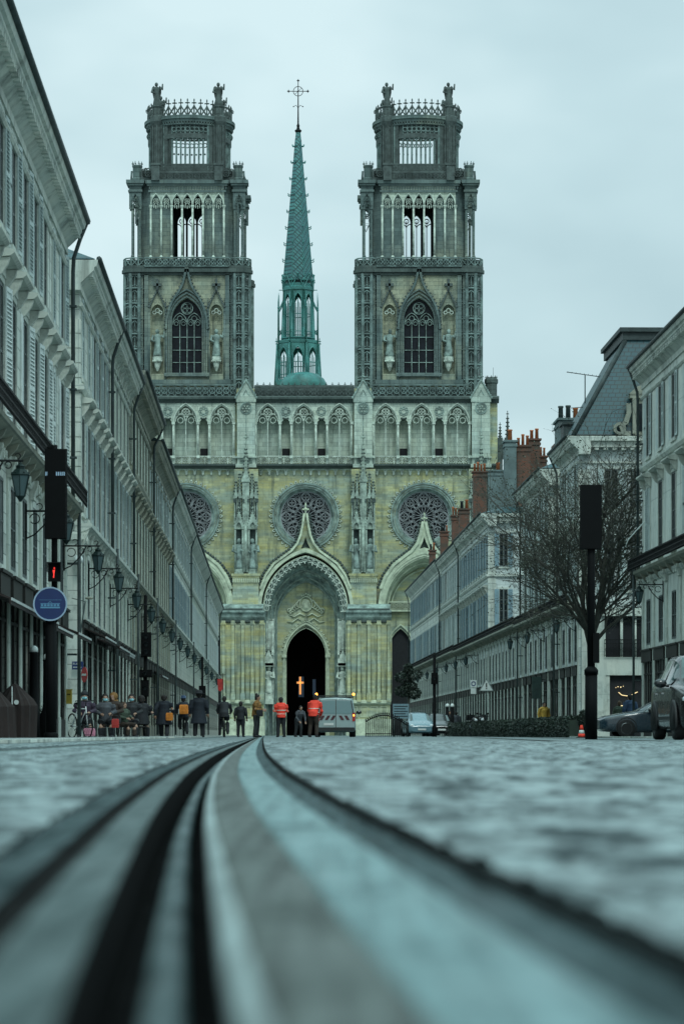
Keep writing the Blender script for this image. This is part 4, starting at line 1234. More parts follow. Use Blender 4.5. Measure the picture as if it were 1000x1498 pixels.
def cornice_part(root, L, H, name, trim, over=0.55, e0=0.0, e1=0.0, mod=True, h=0.6):
    b = MB()
    o = over
    P = [(0,H-h-0.25),(-0.06,H-h-0.25),(-0.06,H-h-0.05),(-0.12,H-h),(-o*0.8,H-h*0.48),(-o*0.8,H-h*0.36),(-o*0.93,H-h*0.3),(-o,H-0.05),(-o,H),(0.5,H),(0.5,H-h-0.25)]
    b.prof(P, -e0, L+e1)
    if mod:
        n = int((L+e0+e1)/0.42)
        for i in range(n):
            x = -e0+0.1+i*0.42
            b.box(x, x+0.2, -o*0.74, -0.13, H-h*0.78, H-h*0.50)
    b.build('cornice', trim, root)
def iron_rail(L, h=0.85, key=None):
    b = MB()
    b.box(0, L, -0.02, 0.02, h-0.03, h+0.02); b.box(0, L, -0.015, 0.015, 0.06, 0.09); b.box(0, L, -0.015, 0.015, h-0.2, h-0.17)
    n = int(L/0.13)
    for i in range(n+1):
        x = L*i/n; b.box(x-0.01, x+0.01, -0.01, 0.01, 0, h)
        if i % 2 == 0 and i < n:
            b.bar(circ(x+0.13, h*0.42, 0.10, 8), 0.018, -0.008, 0.008, True)
    return b
def pilaster_mesh(h, w, trim):
    k = ('pil', round(h,2), round(w,2), trim)
    if k not in PARTS:
        b = MB()
        b.box(-w/2-0.05, w/2+0.05, -0.06, 0, -0.2, 0.55); b.box(-w/2, w/2, -0.04, 0, 0.55, h-0.42)
        b.box(-w/2+0.08, w/2-0.08, -0.05, -0.04, 0.8, h-0.7)
        b.box(-w/2-0.03, w/2+0.03, -0.11, 0, h-0.42, h-0.34); b.prof([(-0.10,h-0.34),(-0.20,h-0.06),(-0.20,h),(0,h),(0,h-0.34)], -w/2-0.05, w/2+0.05)
        b.bar(circ(-w/2-0.02, h-0.2, 0.08, 8), 0.05, -0.23, -0.20, True); b.bar(circ(w/2+0.02, h-0.2, 0.08, 8), 0.05, -0.23, -0.20, True)
        PARTS[k] = b.build('pilaster', trim, link=False).data
    return PARTS[k]
def shopfront_mesh(w, h, mat):
    k = ('shop', round(w,2), round(h,2), mat)
    if k not in PARTS:
        b = MB(); b.cur = 0
        b.box(-w/2-0.10, -w/2+0.06, -0.03, 0.0, 0, h); b.box(w/2-0.06, w/2+0.10, -0.03, 0.0, 0, h)
        b.box(-w/2-0.12, w/2+0.12, -0.10, 0.0, h+0.001, h+0.42); b.box(-w/2-0.16, w/2+0.16, -0.15, 0.0, h+0.421, h+0.49)
        b.box(-w/2+0.06, w/2-0.06, -0.03, 0.04, 0, 0.5); b.box(-0.04, 0.04, -0.02, 0.03, 0.5, h); b.box(-w/2+0.06, w/2-0.06, -0.02, 0.03, h-0.5, h-0.44)
        b.cur = 1; b.box(-w/2+0.003, w/2-0.003, 0.05, 0.07, 0.003, h-0.003)
        PARTS[k] = b.build('shopfront', [mat, 'shop_glass'], link=False).data
    return PARTS[k]

def building(name, label, side, Y0, Y1, H=13.5, bay=2.9, zb=6.05, z2=10.05, wall='facade_grey', trim='trim_stone', lint='lintel', sh1='shutter_grey', sh2='shutter_white',
             detail=2, depth=12.0, e_near=0.0, roof='hip', over=0.55, ground='tall', lat0=None, balcony=True, mezz=True, chim=(), upper='plain', group=None, end_holes=None, swing=None, shopm='wood_dark', pipe=True, w1=1.15, mod=True, roof_h=3.2, low=False, rail=True, slab=0.62):
    global NEAR
    NEAR = -1 if side == 'L' else 1
    l0 = lat0 if lat0 is not None else (-5.4 if side == 'L' else 14.5)
    L = (Y1-Y0)*1.0003
    if side == 'L': loc = (lat(l0, Y0), Y0, 0); rz = PI/2+ANG
    else: loc = (lat(l0, Y1), Y1, 0); rz = -PI/2+ANG
    R = thing(name, label, 'building', loc, rz, group or 'stone buildings lining the street')
    n = max(1, round(L/bay)); bw = L/n
    near = 0 if side == 'L' else L       # local x of the end that looks at the camera
    xs = [bw*(i+0.5) for i in range(n)]
    h1 = 2.75; h2 = min(2.35, H-z2-1.15); w2 = 1.05
    f1 = zb+0.42; f2 = z2+0.28
    gw = bw-0.95 if ground == 'tall' else bw-0.8
    gh = 2.9; mz0 = 3.55; mh = 1.75; mw = min(1.2, gw)
    holes = []
    for x in xs:
        holes += [(x-gw/2, x+gw/2, 0.0, gh)] + ([] if low else [(x-w1/2, x+w1/2, f1, f1+h1), (x-w2/2, x+w2/2, f2, f2+h2)])
        if mezz: holes.append((x-mw/2, x+mw/2, mz0, mz0+mh))
    b = MB()
    wall_panel(b, L, H-0.3, holes)
    # ends, back, top
    b.box(0.0, L, 0.19, depth, -0.3, H-0.3)
    for x in (0, L): b.quad((x,0,-0.3),(x,0.19,-0.3),(x,0.19,H-0.3),(x,0,H-0.3))
    b.build('wall', wall, R, recalc=False)
    b = MB(); b.box(0.05, L-0.05, 0.145, 0.185, 0, H-0.5); b.build('room_shade', 'void_dark', R)  # thin near-black sheet, the shade of unlit rooms put into its colour
    for x in xs:
        if not low:
            add_window(R, x, f1, w1, h1, lint, trim, 4, sh1, detail=detail, swing=swing)
            add_window(R, x, f2, w2, h2, upper, trim, 3, sh2, detail=detail, swing=swing)
        if mezz: add_window(R, x, mz0, mw, mh, 'none', trim, 2, None, detail=0)
        s = bpy.data.objects.new('shopfront', shopfront_mesh(gw, gh, shopm)); col.objects.link(s); s.parent = R; s.location = (x, 0, 0)
    pm = pilaster_mesh(zb-0.25, 0.52, trim)
    for i in range(n+1):
        o = bpy.data.objects.new('pilaster', pm); col.objects.link(o); o.parent = R; o.location = (min(max(bw*i, 0.32), L-0.32), 0, 0)
    b = MB()
    e0, e1 = (e_near, 0) if side == 'L' else (0, e_near)
    for (z, t, o) in ([(zb-0.25, 0.2, 0.12)] + ([] if low else [(z2, 0.20, 0.14), (H-1.15, 0.10, 0.09)])):
        b.prof([(0,z-t),(-o*0.5,z-t),(-o,z-t*0.4),(-o,z),(0,z+0.04)], -(0.1 if e0 else 0), L+(0.1 if e1 else 0))
        if e_near:
            x0, x1 = (-o, 0) if side == 'L' else (L, L+o)
            b.box(x0, x1, -o, depth, z-t*0.8, z)
    if not low: b.prof([(-0.03,z2-0.42),(-0.03,z2-0.34),(0,z2-0.34),(0,z2-0.42)], 0, L)
    b.build('string_course', trim, R)
    if not low: cornice_part(R, L, H, 'cornice', trim, over, over if (e_near and side=='L') else 0, over if (e_near and side=='R') else 0, mod)
    if e_near:
        b = MB()
        M = MB()
        x0, x1 = (-over, 0.0) if side == 'L' else (L, L+over)
        b.box(x0, x1, 0.503, depth, H-0.22, H); b.box(x0*0.7 if side=='L' else L, 0 if side=='L' else L+over*0.7, 0.503, depth, H-0.5, H-0.223)
        k = 0.7
        while k < depth:
            b.box(*( (x0*0.62, 0) if side=='L' else (L, L+over*0.62)), k, k+0.2, H-0.62, H-0.503); k += 0.42
        b.build('cornice_return', trim, R)
        # corner blocks
        b = MB()
        for i in range(int((H-zb-1.2)/0.42)):
            z = zb+i*0.42; q = 0.55 if i % 2 else 0.38
            if side == 'L': b.box(-0.03, q, -0.03, 0, z, z+0.39); b.box(-0.03, -0.001, 0, 0.5, z, z+0.39)
            else: b.box(L-q, L+0.03, -0.03, 0, z, z+0.39); b.box(L+0.001, L+0.03, 0, 0.5, z, z+0.39)
        b.build('quoins', trim, R)
    if balcony:
        b = MB()
        b.prof([(0,zb-0.2),(-slab*0.56,zb-0.14),(-slab,zb-0.05),(-slab,zb+0.06),(0,zb+0.06)], 0, L)
        for i in range(n*2+1):
            x = min(max(bw*i/2, 0.1), L-0.1)
            b.prof([(-slab*0.8,zb-0.11),(-slab*0.7,zb-0.22),(-0.12,zb-0.42),(0,zb-0.5),(0,zb-0.11)], x-0.07, x+0.07)
        o = b.build('balcony', 'trim_dirty' if rail else trim, R)
        if rail: r = iron_rail(L, 0.42); r.build('railing', 'iron_black', o).location = (0, -0.56, zb+0.06)
    # gutter and roof
    b = MB(); b.tube([(-e0*0.5-0.02,-over-0.03,H+0.03),(L+e1*0.5+0.02,-over-0.03,H+0.03)], 0.08, 6); b.box(0, L, -over-0.02, 0.5, H+0.003, H+0.05)
    b.build('gutter', 'zinc_pipe', R)
    b = MB()
    y0, y1, ym = -over+0.1, depth, depth*0.5
    zr = H+0.05; zt = zr+roof_h
    ne = over*0.8 if e_near else 0
    xa, xb = (-ne, L) if side == 'L' else (0, L+ne)
    ra = xa+(depth*0.5 if (e_near and side=='L') else 0); rb = xb-(depth*0.5 if (e_near and side=='R') else 0)
    ra, rb = min(ra, L*0.6), max(rb, L*0.4)
    b.add([(xa,y0,zr),(xb,y0,zr),(xb,y1,zr),(xa,y1,zr),(ra,ym,zt),(rb,ym,zt)], [(0,1,5,4),(2,3,4,5),(0,4,3),(1,2,5),(0,3,2,1)], False)
    b.build('roof', 'slate', R)
    for cspec in chim:
        chimney(R, *cspec)
    if pipe:
        b = MB()
        x = 0.12 if side == 'R' else L-0.12
        b.tube([(x,-over,H-0.05),(x,-over*0.7,H-0.45),(x,-0.22,H-0.95),(x,-0.20,H-1.3),(x,-0.20,zb+0.2)], 0.055, 7)
        b.tube([(x,-0.36,zb+0.2),(x,-0.36,0.1)], 0.05, 7)
        for z in (2.2, 4.6, 7.4, 9.2, 11.4): b.box(x-0.1, x+0.1, -0.3, 0, z, z+0.05)
        b.build('downpipe', 'zinc_pipe', R)
    return R, L, xs, bw
def chimney(R, x0, x1, y0, y1, z0, z1, pots=3, mat='chimney_brick', potm='terracotta', ph=0.75):
    b = MB()
    b.box(x0, x1, y0, y1, z0, z1); b.box(x0-0.06, x1+0.06, y0-0.06, y1+0.06, z1-0.32, z1-0.16); b.box(x0-0.1, x1+0.1, y0-0.1, y1+0.1, z1, z1+0.12)
    c = b.build('chimney', mat, R)
    for i in range(pots):
        b = MB(); h = ph*RND.uniform(0.7, 1.15); yy = y0+(y1-y0)*(i+0.5)/pots; r = min(0.16, (y1-y0)/pots*0.36)
        b.lathe([(r,z1+0.12),(r*0.85,z1+0.12+h*0.85),(r*1.05,z1+0.12+h*0.88),(r*1.05,z1+0.12+h),(r*0.6,z1+0.12+h)], (x0+x1)/2, yy, 9)
        b.build('chimney_pot', potm if RND.random() < 0.75 else 'zinc_pipe', c)

# left side, from the camera towards the cathedral
LB = []
LB.append(building('corner_building', 'pale building nearest on the left, white louvred shutters, long awning at its foot', 'L', 50.6, 76.0, 13.65, 2.85, over=0.55, slab=0.46, sh1='shutter_white', sh2='shutter_grey', swing=(2.5,7)))
LB.append(building('stone_building', 'grey stone building past the side street on the left, blank quoined corner and bracket lantern', 'L', 81.5, 95.0, 13.5, 2.7, rail=False, slab=0.34, e_near=1, sh1='shutter_grey', sh2='shutter_grey', detail=2, swing=(0.8,3.5), chim=((1.3,2.2,1.2,1.9,13.4,14.7,0),)))
LB.append(building('pedimented_building', 'stone building on the left with small pediments over upper windows, between two tall downpipes', 'L', 95.0, 110.0, 13.55, 2.5, rail=False, slab=0.34, upper='pediment', sh2=None, sh1='shutter_grey', detail=1, swing=(0.8,3.5), wall='facade_warm', chim=((12.5,13.6,1.4,2.4,13.4,15.6,2),)))
LB.append(building('stained_building', 'tall dark stained building on the left whose cornice steps out above its neighbours', 'L', 110.0, 129.0, 14.0, 2.7, rail=False, slab=0.34, z2=10.4, wall='facade_warm', trim='trim_dirty', lint='lintel', sh1=None, sh2=None, detail=1, e_near=0.4, over=0.65))
LB.append(building('town_house', 'weathered house on the left with heavy lintels, directly behind the dark stained building', 'L', 129.0, 154.0, 13.3, 2.8, rail=False, slab=0.34, wall='facade_warm', trim='trim_dirty', sh1=None, sh2='shutter_grey', detail=1, swing=(0.6,3)))
LB.append(building('town_house', 'yellowish stone house on the left with bluish shutters, third from the cathedral', 'L', 154.0, 190.0, 13.4, 3.0, rail=False, slab=0.34, wall='facade_grey', sh1='shutter_blue', sh2='shutter_grey', detail=1, swing=(0.6,3), lint='plain'))
LB.append(building('town_house', 'grey stone house on the left, second from the cathedral square', 'L', 190.0, 235.0, 13.3, 3.1, rail=False, slab=0.34, wall='facade_warm', sh1='shutter_grey', sh2='shutter_grey', detail=0, swing=(0.6,3), lint='plain', mod=False))
LB.append(building('town_house', 'last house on the left, beside the cathedral rose window', 'L', 235.0, 297.0, 13.2, 3.2, rail=False, slab=0.34, wall='facade_grey', sh1='shutter_grey', sh2='shutter_white', detail=0, swing=(0.6,3), lint='plain', mod=False))
# right side, nearest first
building('corner_building', 'pale plaster building nearest on the right, louvred shutters beside the parked black car', 'R', 84.0, 112.0, 14.4, 3.4, slab=0.38, zb=6.4, z2=10.5, wall='facade_plaster', e_near=0, sh1='shutter_grey', sh2='shutter_grey', swing=(0.8,3.5), mezz=True)
R2, L2, xs2, bw2 = building('mansard_building', 'pale corner building with steep blue slate mansard roof behind the bare tree', 'R', 135.0, 143.5, 14.1, 2.8, zb=6.3, z2=10.3, wall='facade_pale', e_near=1, detail=1, roof_h=0.02, over=0.6, depth=26, sh1='shutter_grey', sh2='shutter_grey', swing=(0.6,3.5), pipe=True)
building('pale_house', 'lower pale house on the right between the mansard building and a side street', 'R', 149.5, 164.6, 13.9, 2.9, zb=6.3, z2=10.3, wall='facade_pale', e_near=1, detail=1, sh1='shutter_grey', sh2='shutter_grey', swing=(0.6,3.5),
         chim=((8,10.5,1.0,2.2,13.5,17.0,3,'render_grey'),(1,3,1.6,3.0,13.5,16.4,3)))
R5, L5, xs5, bw5 = building('quoined_building', 'pale building with quoined corner and blue shutters, tall brick chimneys rising behind it', 'R', 191.0, 219.0, 14.8, 2.55, zb=6.4, z2=10.8, wall='facade_pale', e_near=1, detail=1, sh1='shutter_blue', sh2='shutter_blue', swing=(0.6,3.5), lint='lintel', roof_h=2.0,
         chim=((25.5,27.0,1.2,1.95,14.5,19.7,1,'render_grey'),(25.6,26.8,2.0,2.9,14.5,19.4,3),(24.2,25.2,3.0,3.7,14.5,20.0,2),(22.5,23.6,3.6,4.3,14.5,19.0,3),(0.2,1.3,0.9,1.9,14.5,20.0,4),(0.3,1.1,2.0,3.6,14.5,20.1,1,'render_grey')))
building('town_house', 'pale house on the right with blue shutters, just past the quoined building', 'R', 219.0, 243.0, 14.7, 2.6, zb=6.5, z2=10.9, wall='facade_pale', detail=0, sh1='shutter_grey', sh2='shutter_grey', swing=(0.6,3.5), lint='lintel', roof_h=2.0,
         chim=((0.3,1.3,0.8,1.7,14.5,18.5,4),(10,10.9,0.8,1.6,14.5,18.3,2)))
building('town_house', 'last pale house on the right, ending beside the cathedral side door', 'R', 243.0, 297.0, 14.9, 3.0, zb=6.6, z2=11.0, wall='facade_grey', detail=0, sh1='shutter_blue', sh2='shutter_blue', swing=(0.6,3.5), lint='plain', roof_h=1.6, mod=False,
         chim=((38,38.9,0.8,1.5,14.6,18.3,3),(20,20.8,0.8,1.4,14.6,17.8,2)))

building('arcade_block', 'low pale arcade with shops joining the pale house and the quoined building', 'R', 164.9, 190.8, 6.75, 2.7, zb=6.4, z2=10.3, wall='facade_pale', detail=1, low=True, roof_h=0.5, over=0.3, pipe=False)
building('arcade_block', 'short low arcade between the mansard building and the pale house', 'R', 143.7, 149.3, 6.7, 2.7, zb=6.3, z2=10.3, wall='facade_pale', detail=1, low=True, roof_h=0.3, over=0.3, pipe=False)
# end faces that look down the street at the camera (windows, shop, mansard roof)
def end_frame(L): return L, PI/2      # right-hand buildings: near end is local x=L, its front looks to +x
def end_window(R, L, y, z, w, h, style, sh=None, detail=1):
    o = add_window(R, (L+0.11, y), z, w, h, style, 'trim_stone', 4, sh, rot=PI/2, detail=detail, swing=(3,12))
    b = MB(); b.box(-w/2, w/2, 0.102, 0.109, 0, h); b.build('end_room_shade', 'void_dark', o)  # near-black sheet in place of the unlit room
    b = MB(); b.box(-w/2-0.13, -w/2, 0.02, 0.11, -0.12, h+0.13); b.box(w/2, w/2+0.13, 0.02, 0.11, -0.12, h+0.13); b.box(-w/2, w/2, 0.02, 0.11, h+0.001, h+0.13); b.box(-w/2, w/2, 0.02, 0.11, -0.12, -0.001); b.build('reveal', 'trim_stone', o)
for y in (1.5, 2.55):
    end_window(R2, L2, y, 6.9, 0.6, 2.6, 'none', 'shutter_grey'); end_window(R2, L2, y, 10.7, 0.6, 1.9, 'none', 'shutter_grey')
for z, h in ((6.9, 2.9), (11.3, 2.2)):
    end_window(R5, L5, 1.0, z, 0.55, h, 'none', 'shutter_blue')
# ground floor of the mansard building facing the side square
b = MB()
b.box(L2+0.003, L2+0.35, 0.1, 0.62, 0, 5.68); b.box(L2+0.003, L2+0.30, 0.66, 1.22, 0, 5.68); b.box(L2+0.003, L2+0.35, 3.2, 6.6, 0, 5.68); b.box(L2+0.003, L2+0.3, 1.22, 3.2, 2.9, 3.75)
b.box(L2+0.003, L2+0.45, -0.1, 12, 5.68, 5.95); b.box(L2+0.003, L2+0.25, 1.22, 1.42, 0, 2.9)
b.build('shop_portico', 'trim_stone', R2)
b = MB(); b.box(L2+0.004, L2+0.05, 1.22, 3.19, 3.76, 5.67); b.box(L2+0.004, L2+0.05, 1.43, 3.19, 0, 2.89); b.build('shop_opening', 'void_dark', R2)
b = MB()
for y in (1.98, 2.62): b.tube([(L2+0.2,y,3.76),(L2+0.2,y,5.67)], 0.07, 8)
b.build('column', 'trim_stone', R2)
r = iron_rail(2.1, 0.8)
o = r.build('railing', 'iron_black', R2); o.location = (L2+0.42, 1.15, 3.76); o.rotation_euler = (0,0,PI/2)
b = MB()
for (y, z, s) in ((1.72,2.32,0.02),(1.82,2.36,0.025),(1.95,2.34,0.03),(2.07,2.38,0.02)): b.ball((L2+0.15, y, z), s, 7)
b.tube([(L2+0.12,1.85,2.1),(L2+0.12,2.0,1.97),(L2+0.12,2.25,1.93),(L2+0.12,2.5,2.0),(L2+0.12,2.75,2.12)], 0.016, 5)
b.ball((L2+0.2,1.97,1.40), 0.12, 10, 1.6, 1.6, 0.75); b.ball((L2+0.2,2.42,1.48), 0.10, 10, 1.2, 1.2, 1.2)
b.build('shop_light', 'glow_warm', R2)
# mansard
b = MB()
y0, y1 = 0.0, 26.0; x0, x1 = 0.0, L2
zr = 14.15; zt = 18.9; ins = 2.35
b.add([(x0,y0-0.3,zr),(x1+0.3,y0-0.3,zr),(x1+0.3,y1,zr),(x0,y1,zr),(x0+0.2,y0+ins,zt),(x1-ins*0.35,y0+ins,zt),(x1-ins*0.35,y1-ins,zt),(x0+0.2,y1-ins,zt)],
      [(0,1,5,4),(1,2,6,5),(2,3,7,6),(3,0,4,7),(4,5,6,7),(0,3,2,1)], False)
b.build('mansard_roof', 'slate', R2)
b = MB()
b.tube([(x1+0.3,y0-0.3,zr),(x1-ins*0.35,y0+ins,zt)], 0.12, 6)
b.box(x0, x1-ins*0.35+0.15, y0+ins-0.2, y1-ins, zt-0.12, zt+0.25); b.box(x0, x1-ins*0.35+0.3, y0+ins-0.35, y1-ins, zt+0.25, zt+0.45)
b.build('ridge_flashing', 'zinc_pipe', R2)
b = MB()    # ornate stone dormer
dy = 3.05
b.box(x1-1.6, x1+0.3, dy-0.55, dy+0.55, zr, zr+1.75); b.box(x1-1.7, x1+0.45, dy-0.7, dy+0.7, zr+1.75, zr+1.95)
Q = MB(Matrix(((0,-1,0,x1+0.38),(0.68,0,0,dy),(0,0,0.68,zr),(0,0,0,1))))
Q.plate([(-1.1,2.85),(1.1,2.85),(0.55,3.35),(0,3.55),(-0.55,3.35)], [], -0.1, 0.3)
for sg in (-1, 1):
    Q.bar([(sg*1.0,0.1),(sg*1.5,0.15),(sg*1.65,0.6),(sg*1.3,0.9),(sg*1.1,1.6),(sg*1.15,2.2)], 0.32, -0.15, 0.15)
    Q.bar(circ(sg*1.75, 0.45, 0.34, 12), 0.2, -0.18, 0.12, True)
    Q.box(sg*0.75-0.12, sg*0.75+0.12, -0.2, 0, 0.1, 2.55)
o = b.build('dormer', 'trim_dirty', R2); Q.build('scrollwork', 'trim_dirty', o)
b = MB(); b.box(x1+0.31, x1+0.34, dy-0.3, dy+0.3, zr+0.2, zr+1.5); b.build('pane', 'window_glass', o)
b = MB(); b.box(1.0, 2.4, -0.1, 1.4, zr, zr+1.2); b.box(0.9, 2.5, -0.2, 1.5, zr+1.2, zr+1.32); b.build('dormer', 'zinc_pipe', R2)
aer = thing('tv_aerial', 'thin roof aerial on a mast beside the blue slate mansard', 'antenna', (wx(855,141), 141, 15.2))
b = MB()
b.tube([(0,0,0),(0,0,2.6)], 0.03, 5); b.tube([(-0.9,0,2.72),(0.9,0.3,2.5)], 0.022, 4); b.tube([(-0.7,0,0.95),(0,0,1.0)], 0.02, 4)
for i in range(9): x = -0.85+i*0.2; b.tube([(x,-0.22,2.72-(x+0.9)*0.12),(x,0.25,2.72-(x+0.9)*0.12)], 0.01, 4)
b.build('mast', 'zinc_pipe', aer)
# ------------------------------------------------------------------ ground and tram rails
PATH = [(-4,0.215),(0.0,0.022),(0.993,-0.0355),(1.355,-0.0565),(2.27,-0.105),(3.82,-0.183),(5.6,-0.262),(8.4,-0.374),(15.6,-0.61),(30,-1.02),(84,-2.5),(400,-11.0)]
def pathx(Y):
    P = PATH
    if Y <= P[0][0]: return P[0][1]
    for i in range(len(P)-1):
        if Y <= P[i+1][0]:
            a, b = P[i], P[i+1]
            def sl(j):
                j0, j1 = max(j-1, 0), min(j+1, len(P)-1); return (P[j1][1]-P[j0][1])/(P[j1][0]-P[j0][0])
            h = b[0]-a[0]; t = (Y-a[0])/h; m0, m1 = sl(i)*h, sl(i+1)*h
            # keep the tangents close to the chord, so long spans do not overshoot
            ch = b[1]-a[1]; m0 = ch*max(0.6, min(1.5, m0/ch)); m1 = ch*max(0.6, min(1.5, m1/ch))
            return a[1]*(2*t**3-3*t*t+1)+m0*(t**3-2*t*t+t)+b[1]*(-2*t**3+3*t*t)+m1*(t**3-t*t)
    return P[-1][1]-0.0269*(Y-P[-1][0])
ROWS = [-4+0.5*i for i in range(8)] + [0.12*i for i in range(60)] + [7.2*1.045**i for i in range(124)]
ROWS = sorted(set(round(r, 3) for r in ROWS if r < 1600)) + [2600]
def strip(name, prof, mat, kind='structure', parent=None, uvx=False):
    """sweep a cross-section (offset from the rail path, height) along the track"""
    b = MB(); n = len(prof)
    for Y in ROWS:
        x = pathx(Y)
        for o, z in prof: b.v.append(Vector(((x if abs(o) < 300 else 0)+o, Y, z)))
    for i in range(len(ROWS)-1):
        for k in range(n-1):
            a = i*n+k; b.f.append((a, a+1, a+n+1, a+n)); b.sm.append(False); b.mi.append(0)
    o = b.build(name, mat, parent, recalc=False)
    if kind: tag(o, kind=kind)
    return o
def paving_mat(name, ca, cb, cj, w=0.30, h=0.16, rough=(0.35,0.62)):
    m, nt, b = nmat(name)
    v = coords(nt)
    mp = nd(nt, 'ShaderNodeMapping'); mp.inputs['Rotation'].default_value = (0,0,-ANG); nt.links.new(v, mp.inputs[0]); v = mp.outputs[0]
    br = nd(nt, 'ShaderNodeTexBrick'); nt.links.new(v, br.inputs['Vector'])
    br.inputs['Scale'].default_value = 1; br.inputs['Brick Width'].default_value = w; br.inputs['Row Height'].default_value = h; br.inputs['Mortar Size'].default_value = 0.006
    br.inputs['Color1'].default_value = (0,0,0,1); br.inputs['Color2'].default_value = (1,1,1,1); br.inputs['Mortar'].default_value = (0.5,0.5,0.5,1)
    c = mixc(nt, br.outputs['Color'], ca, cb)
    n1 = noise_(nt, v, 2.6, 7, 0.85); n2 = noise_(nt, v, 14, 5, 0.75); n0 = noise_(nt, v, 0.22, 4, 0.6)
    c = mixc(nt, ramp(nt, n1, [(0.46,0),(0.58,0.9)]), c, tuple(x*0.3 for x in ca))
    c = mixc(nt, ramp(nt, n2, [(0.5,0),(0.75,0.7)]), c, tuple(x*0.3 for x in ca))
    c = mixc(nt, br.outputs['Fac'], c, cj)
    nt.links.new(c, b.inputs['Base Color'])
    nt.links.new(ramp(nt, n1, [(0.47, 0.5), (0.56, 0.08)]), b.inputs['Specular IOR Level'])
    r = ramp(nt, n1, [(0.35, rough[1]), (0.65, rough[0])]); nt.links.new(r, b.inputs['Roughness'])
    hs = nd(nt, 'ShaderNodeMath', operation='MULTIPLY_ADD'); nt.links.new(br.outputs['Fac'], hs.inputs[0]); hs.inputs[1].default_value = -1.2; nt.links.new(n2, hs.inputs[2])
    n3 = noise_(nt, v, 45, 3, 0.6)
    h2 = nd(nt, 'ShaderNodeMath', operation='MULTIPLY_ADD'); nt.links.new(n3, h2.inputs[0]); h2.inputs[1].default_value = 0.35; nt.links.new(hs.outputs[0], h2.inputs[2])
    bp = nd(nt, 'ShaderNodeBump'); bp.inputs['Strength'].default_value = 0.55; bp.inputs['Distance'].default_value = 0.006
    nt.links.new(h2.outputs[0], bp.inputs['Height']); nt.links.new(bp.outputs[0], b.inputs['Normal'])
paving_mat('setts', (0.09,0.135,0.14), (0.21,0.27,0.275), (0.04,0.05,0.05))
def steel(name, c, rough, metal, streak=0.5, spec=0.5):
    m, nt, b = nmat(name)
    v = coords(nt, (90, 1.6, 1)); v2 = coords(nt, (6, 1.4, 1))
    n = noise_(nt, v, 1, 5, 0.6); n2 = noise_(nt, v2, 3, 6, 0.75)
    cc = mixc(nt, ramp(nt, n, [(0.38,0),(0.62,min(1,streak+0.35))]), c, tuple(x*0.35 for x in c))
    cc = mixc(nt, ramp(nt, n2, [(0.5,0),(0.66,0.8)]), cc, tuple(x*0.3 for x in c))
    nt.links.new(cc, b.inputs['Base Color']); b.inputs['Metallic'].default_value = metal; b.inputs['Specular IOR Level'].default_value = spec
    nt.links.new(ramp(nt, n2, [(0.3, rough), (0.7, min(1, rough+0.2))]), b.inputs['Roughness'])
    if spec > 0.2:
        q_ = nd(nt, 'ShaderNodeMath', operation='MULTIPLY'); nt.links.new(ramp(nt, n, [(0.40,1.0),(0.60,0.35)]), q_.inputs[0]); nt.links.new(ramp(nt, n2, [(0.45,spec),(0.62,spec*0.25)]), q_.inputs[1]); nt.links.new(q_.outputs[0], b.inputs['Specular IOR Level'])
    bp = nd(nt, 'ShaderNodeBump'); bp.inputs['Strength'].default_value = 0.25; bp.inputs['Distance'].default_value = 0.004
    nt.links.new(n2, bp.inputs['Height']); nt.links.new(bp.outputs[0], b.inputs['Normal'])
steel('rail_worn', (0.066,0.088,0.078), 0.42, 0.2, 0.6)
steel('rail_bright', (0.40,0.50,0.50), 0.28, 0.6)
steel('rail_side', (0.003,0.0035,0.004), 0.85, 0.0, 0.5, 0.05)
steel('groove_silt', (0.03,0.07,0.075), 0.4, 0.0)
steel('wet_concrete', (0.13,0.24,0.25), 0.30, 0.0, 0.3)
steel('teal_filler', (0.025,0.055,0.06), 0.55, 0.0, 0.5, 0.3)
steel('lip_concrete', (0.045,0.08,0.08), 0.45, 0.0, 0.3)
steel('joint_seal', (0.003,0.004,0.004), 0.85, 0.0, 0.5, 0.08)
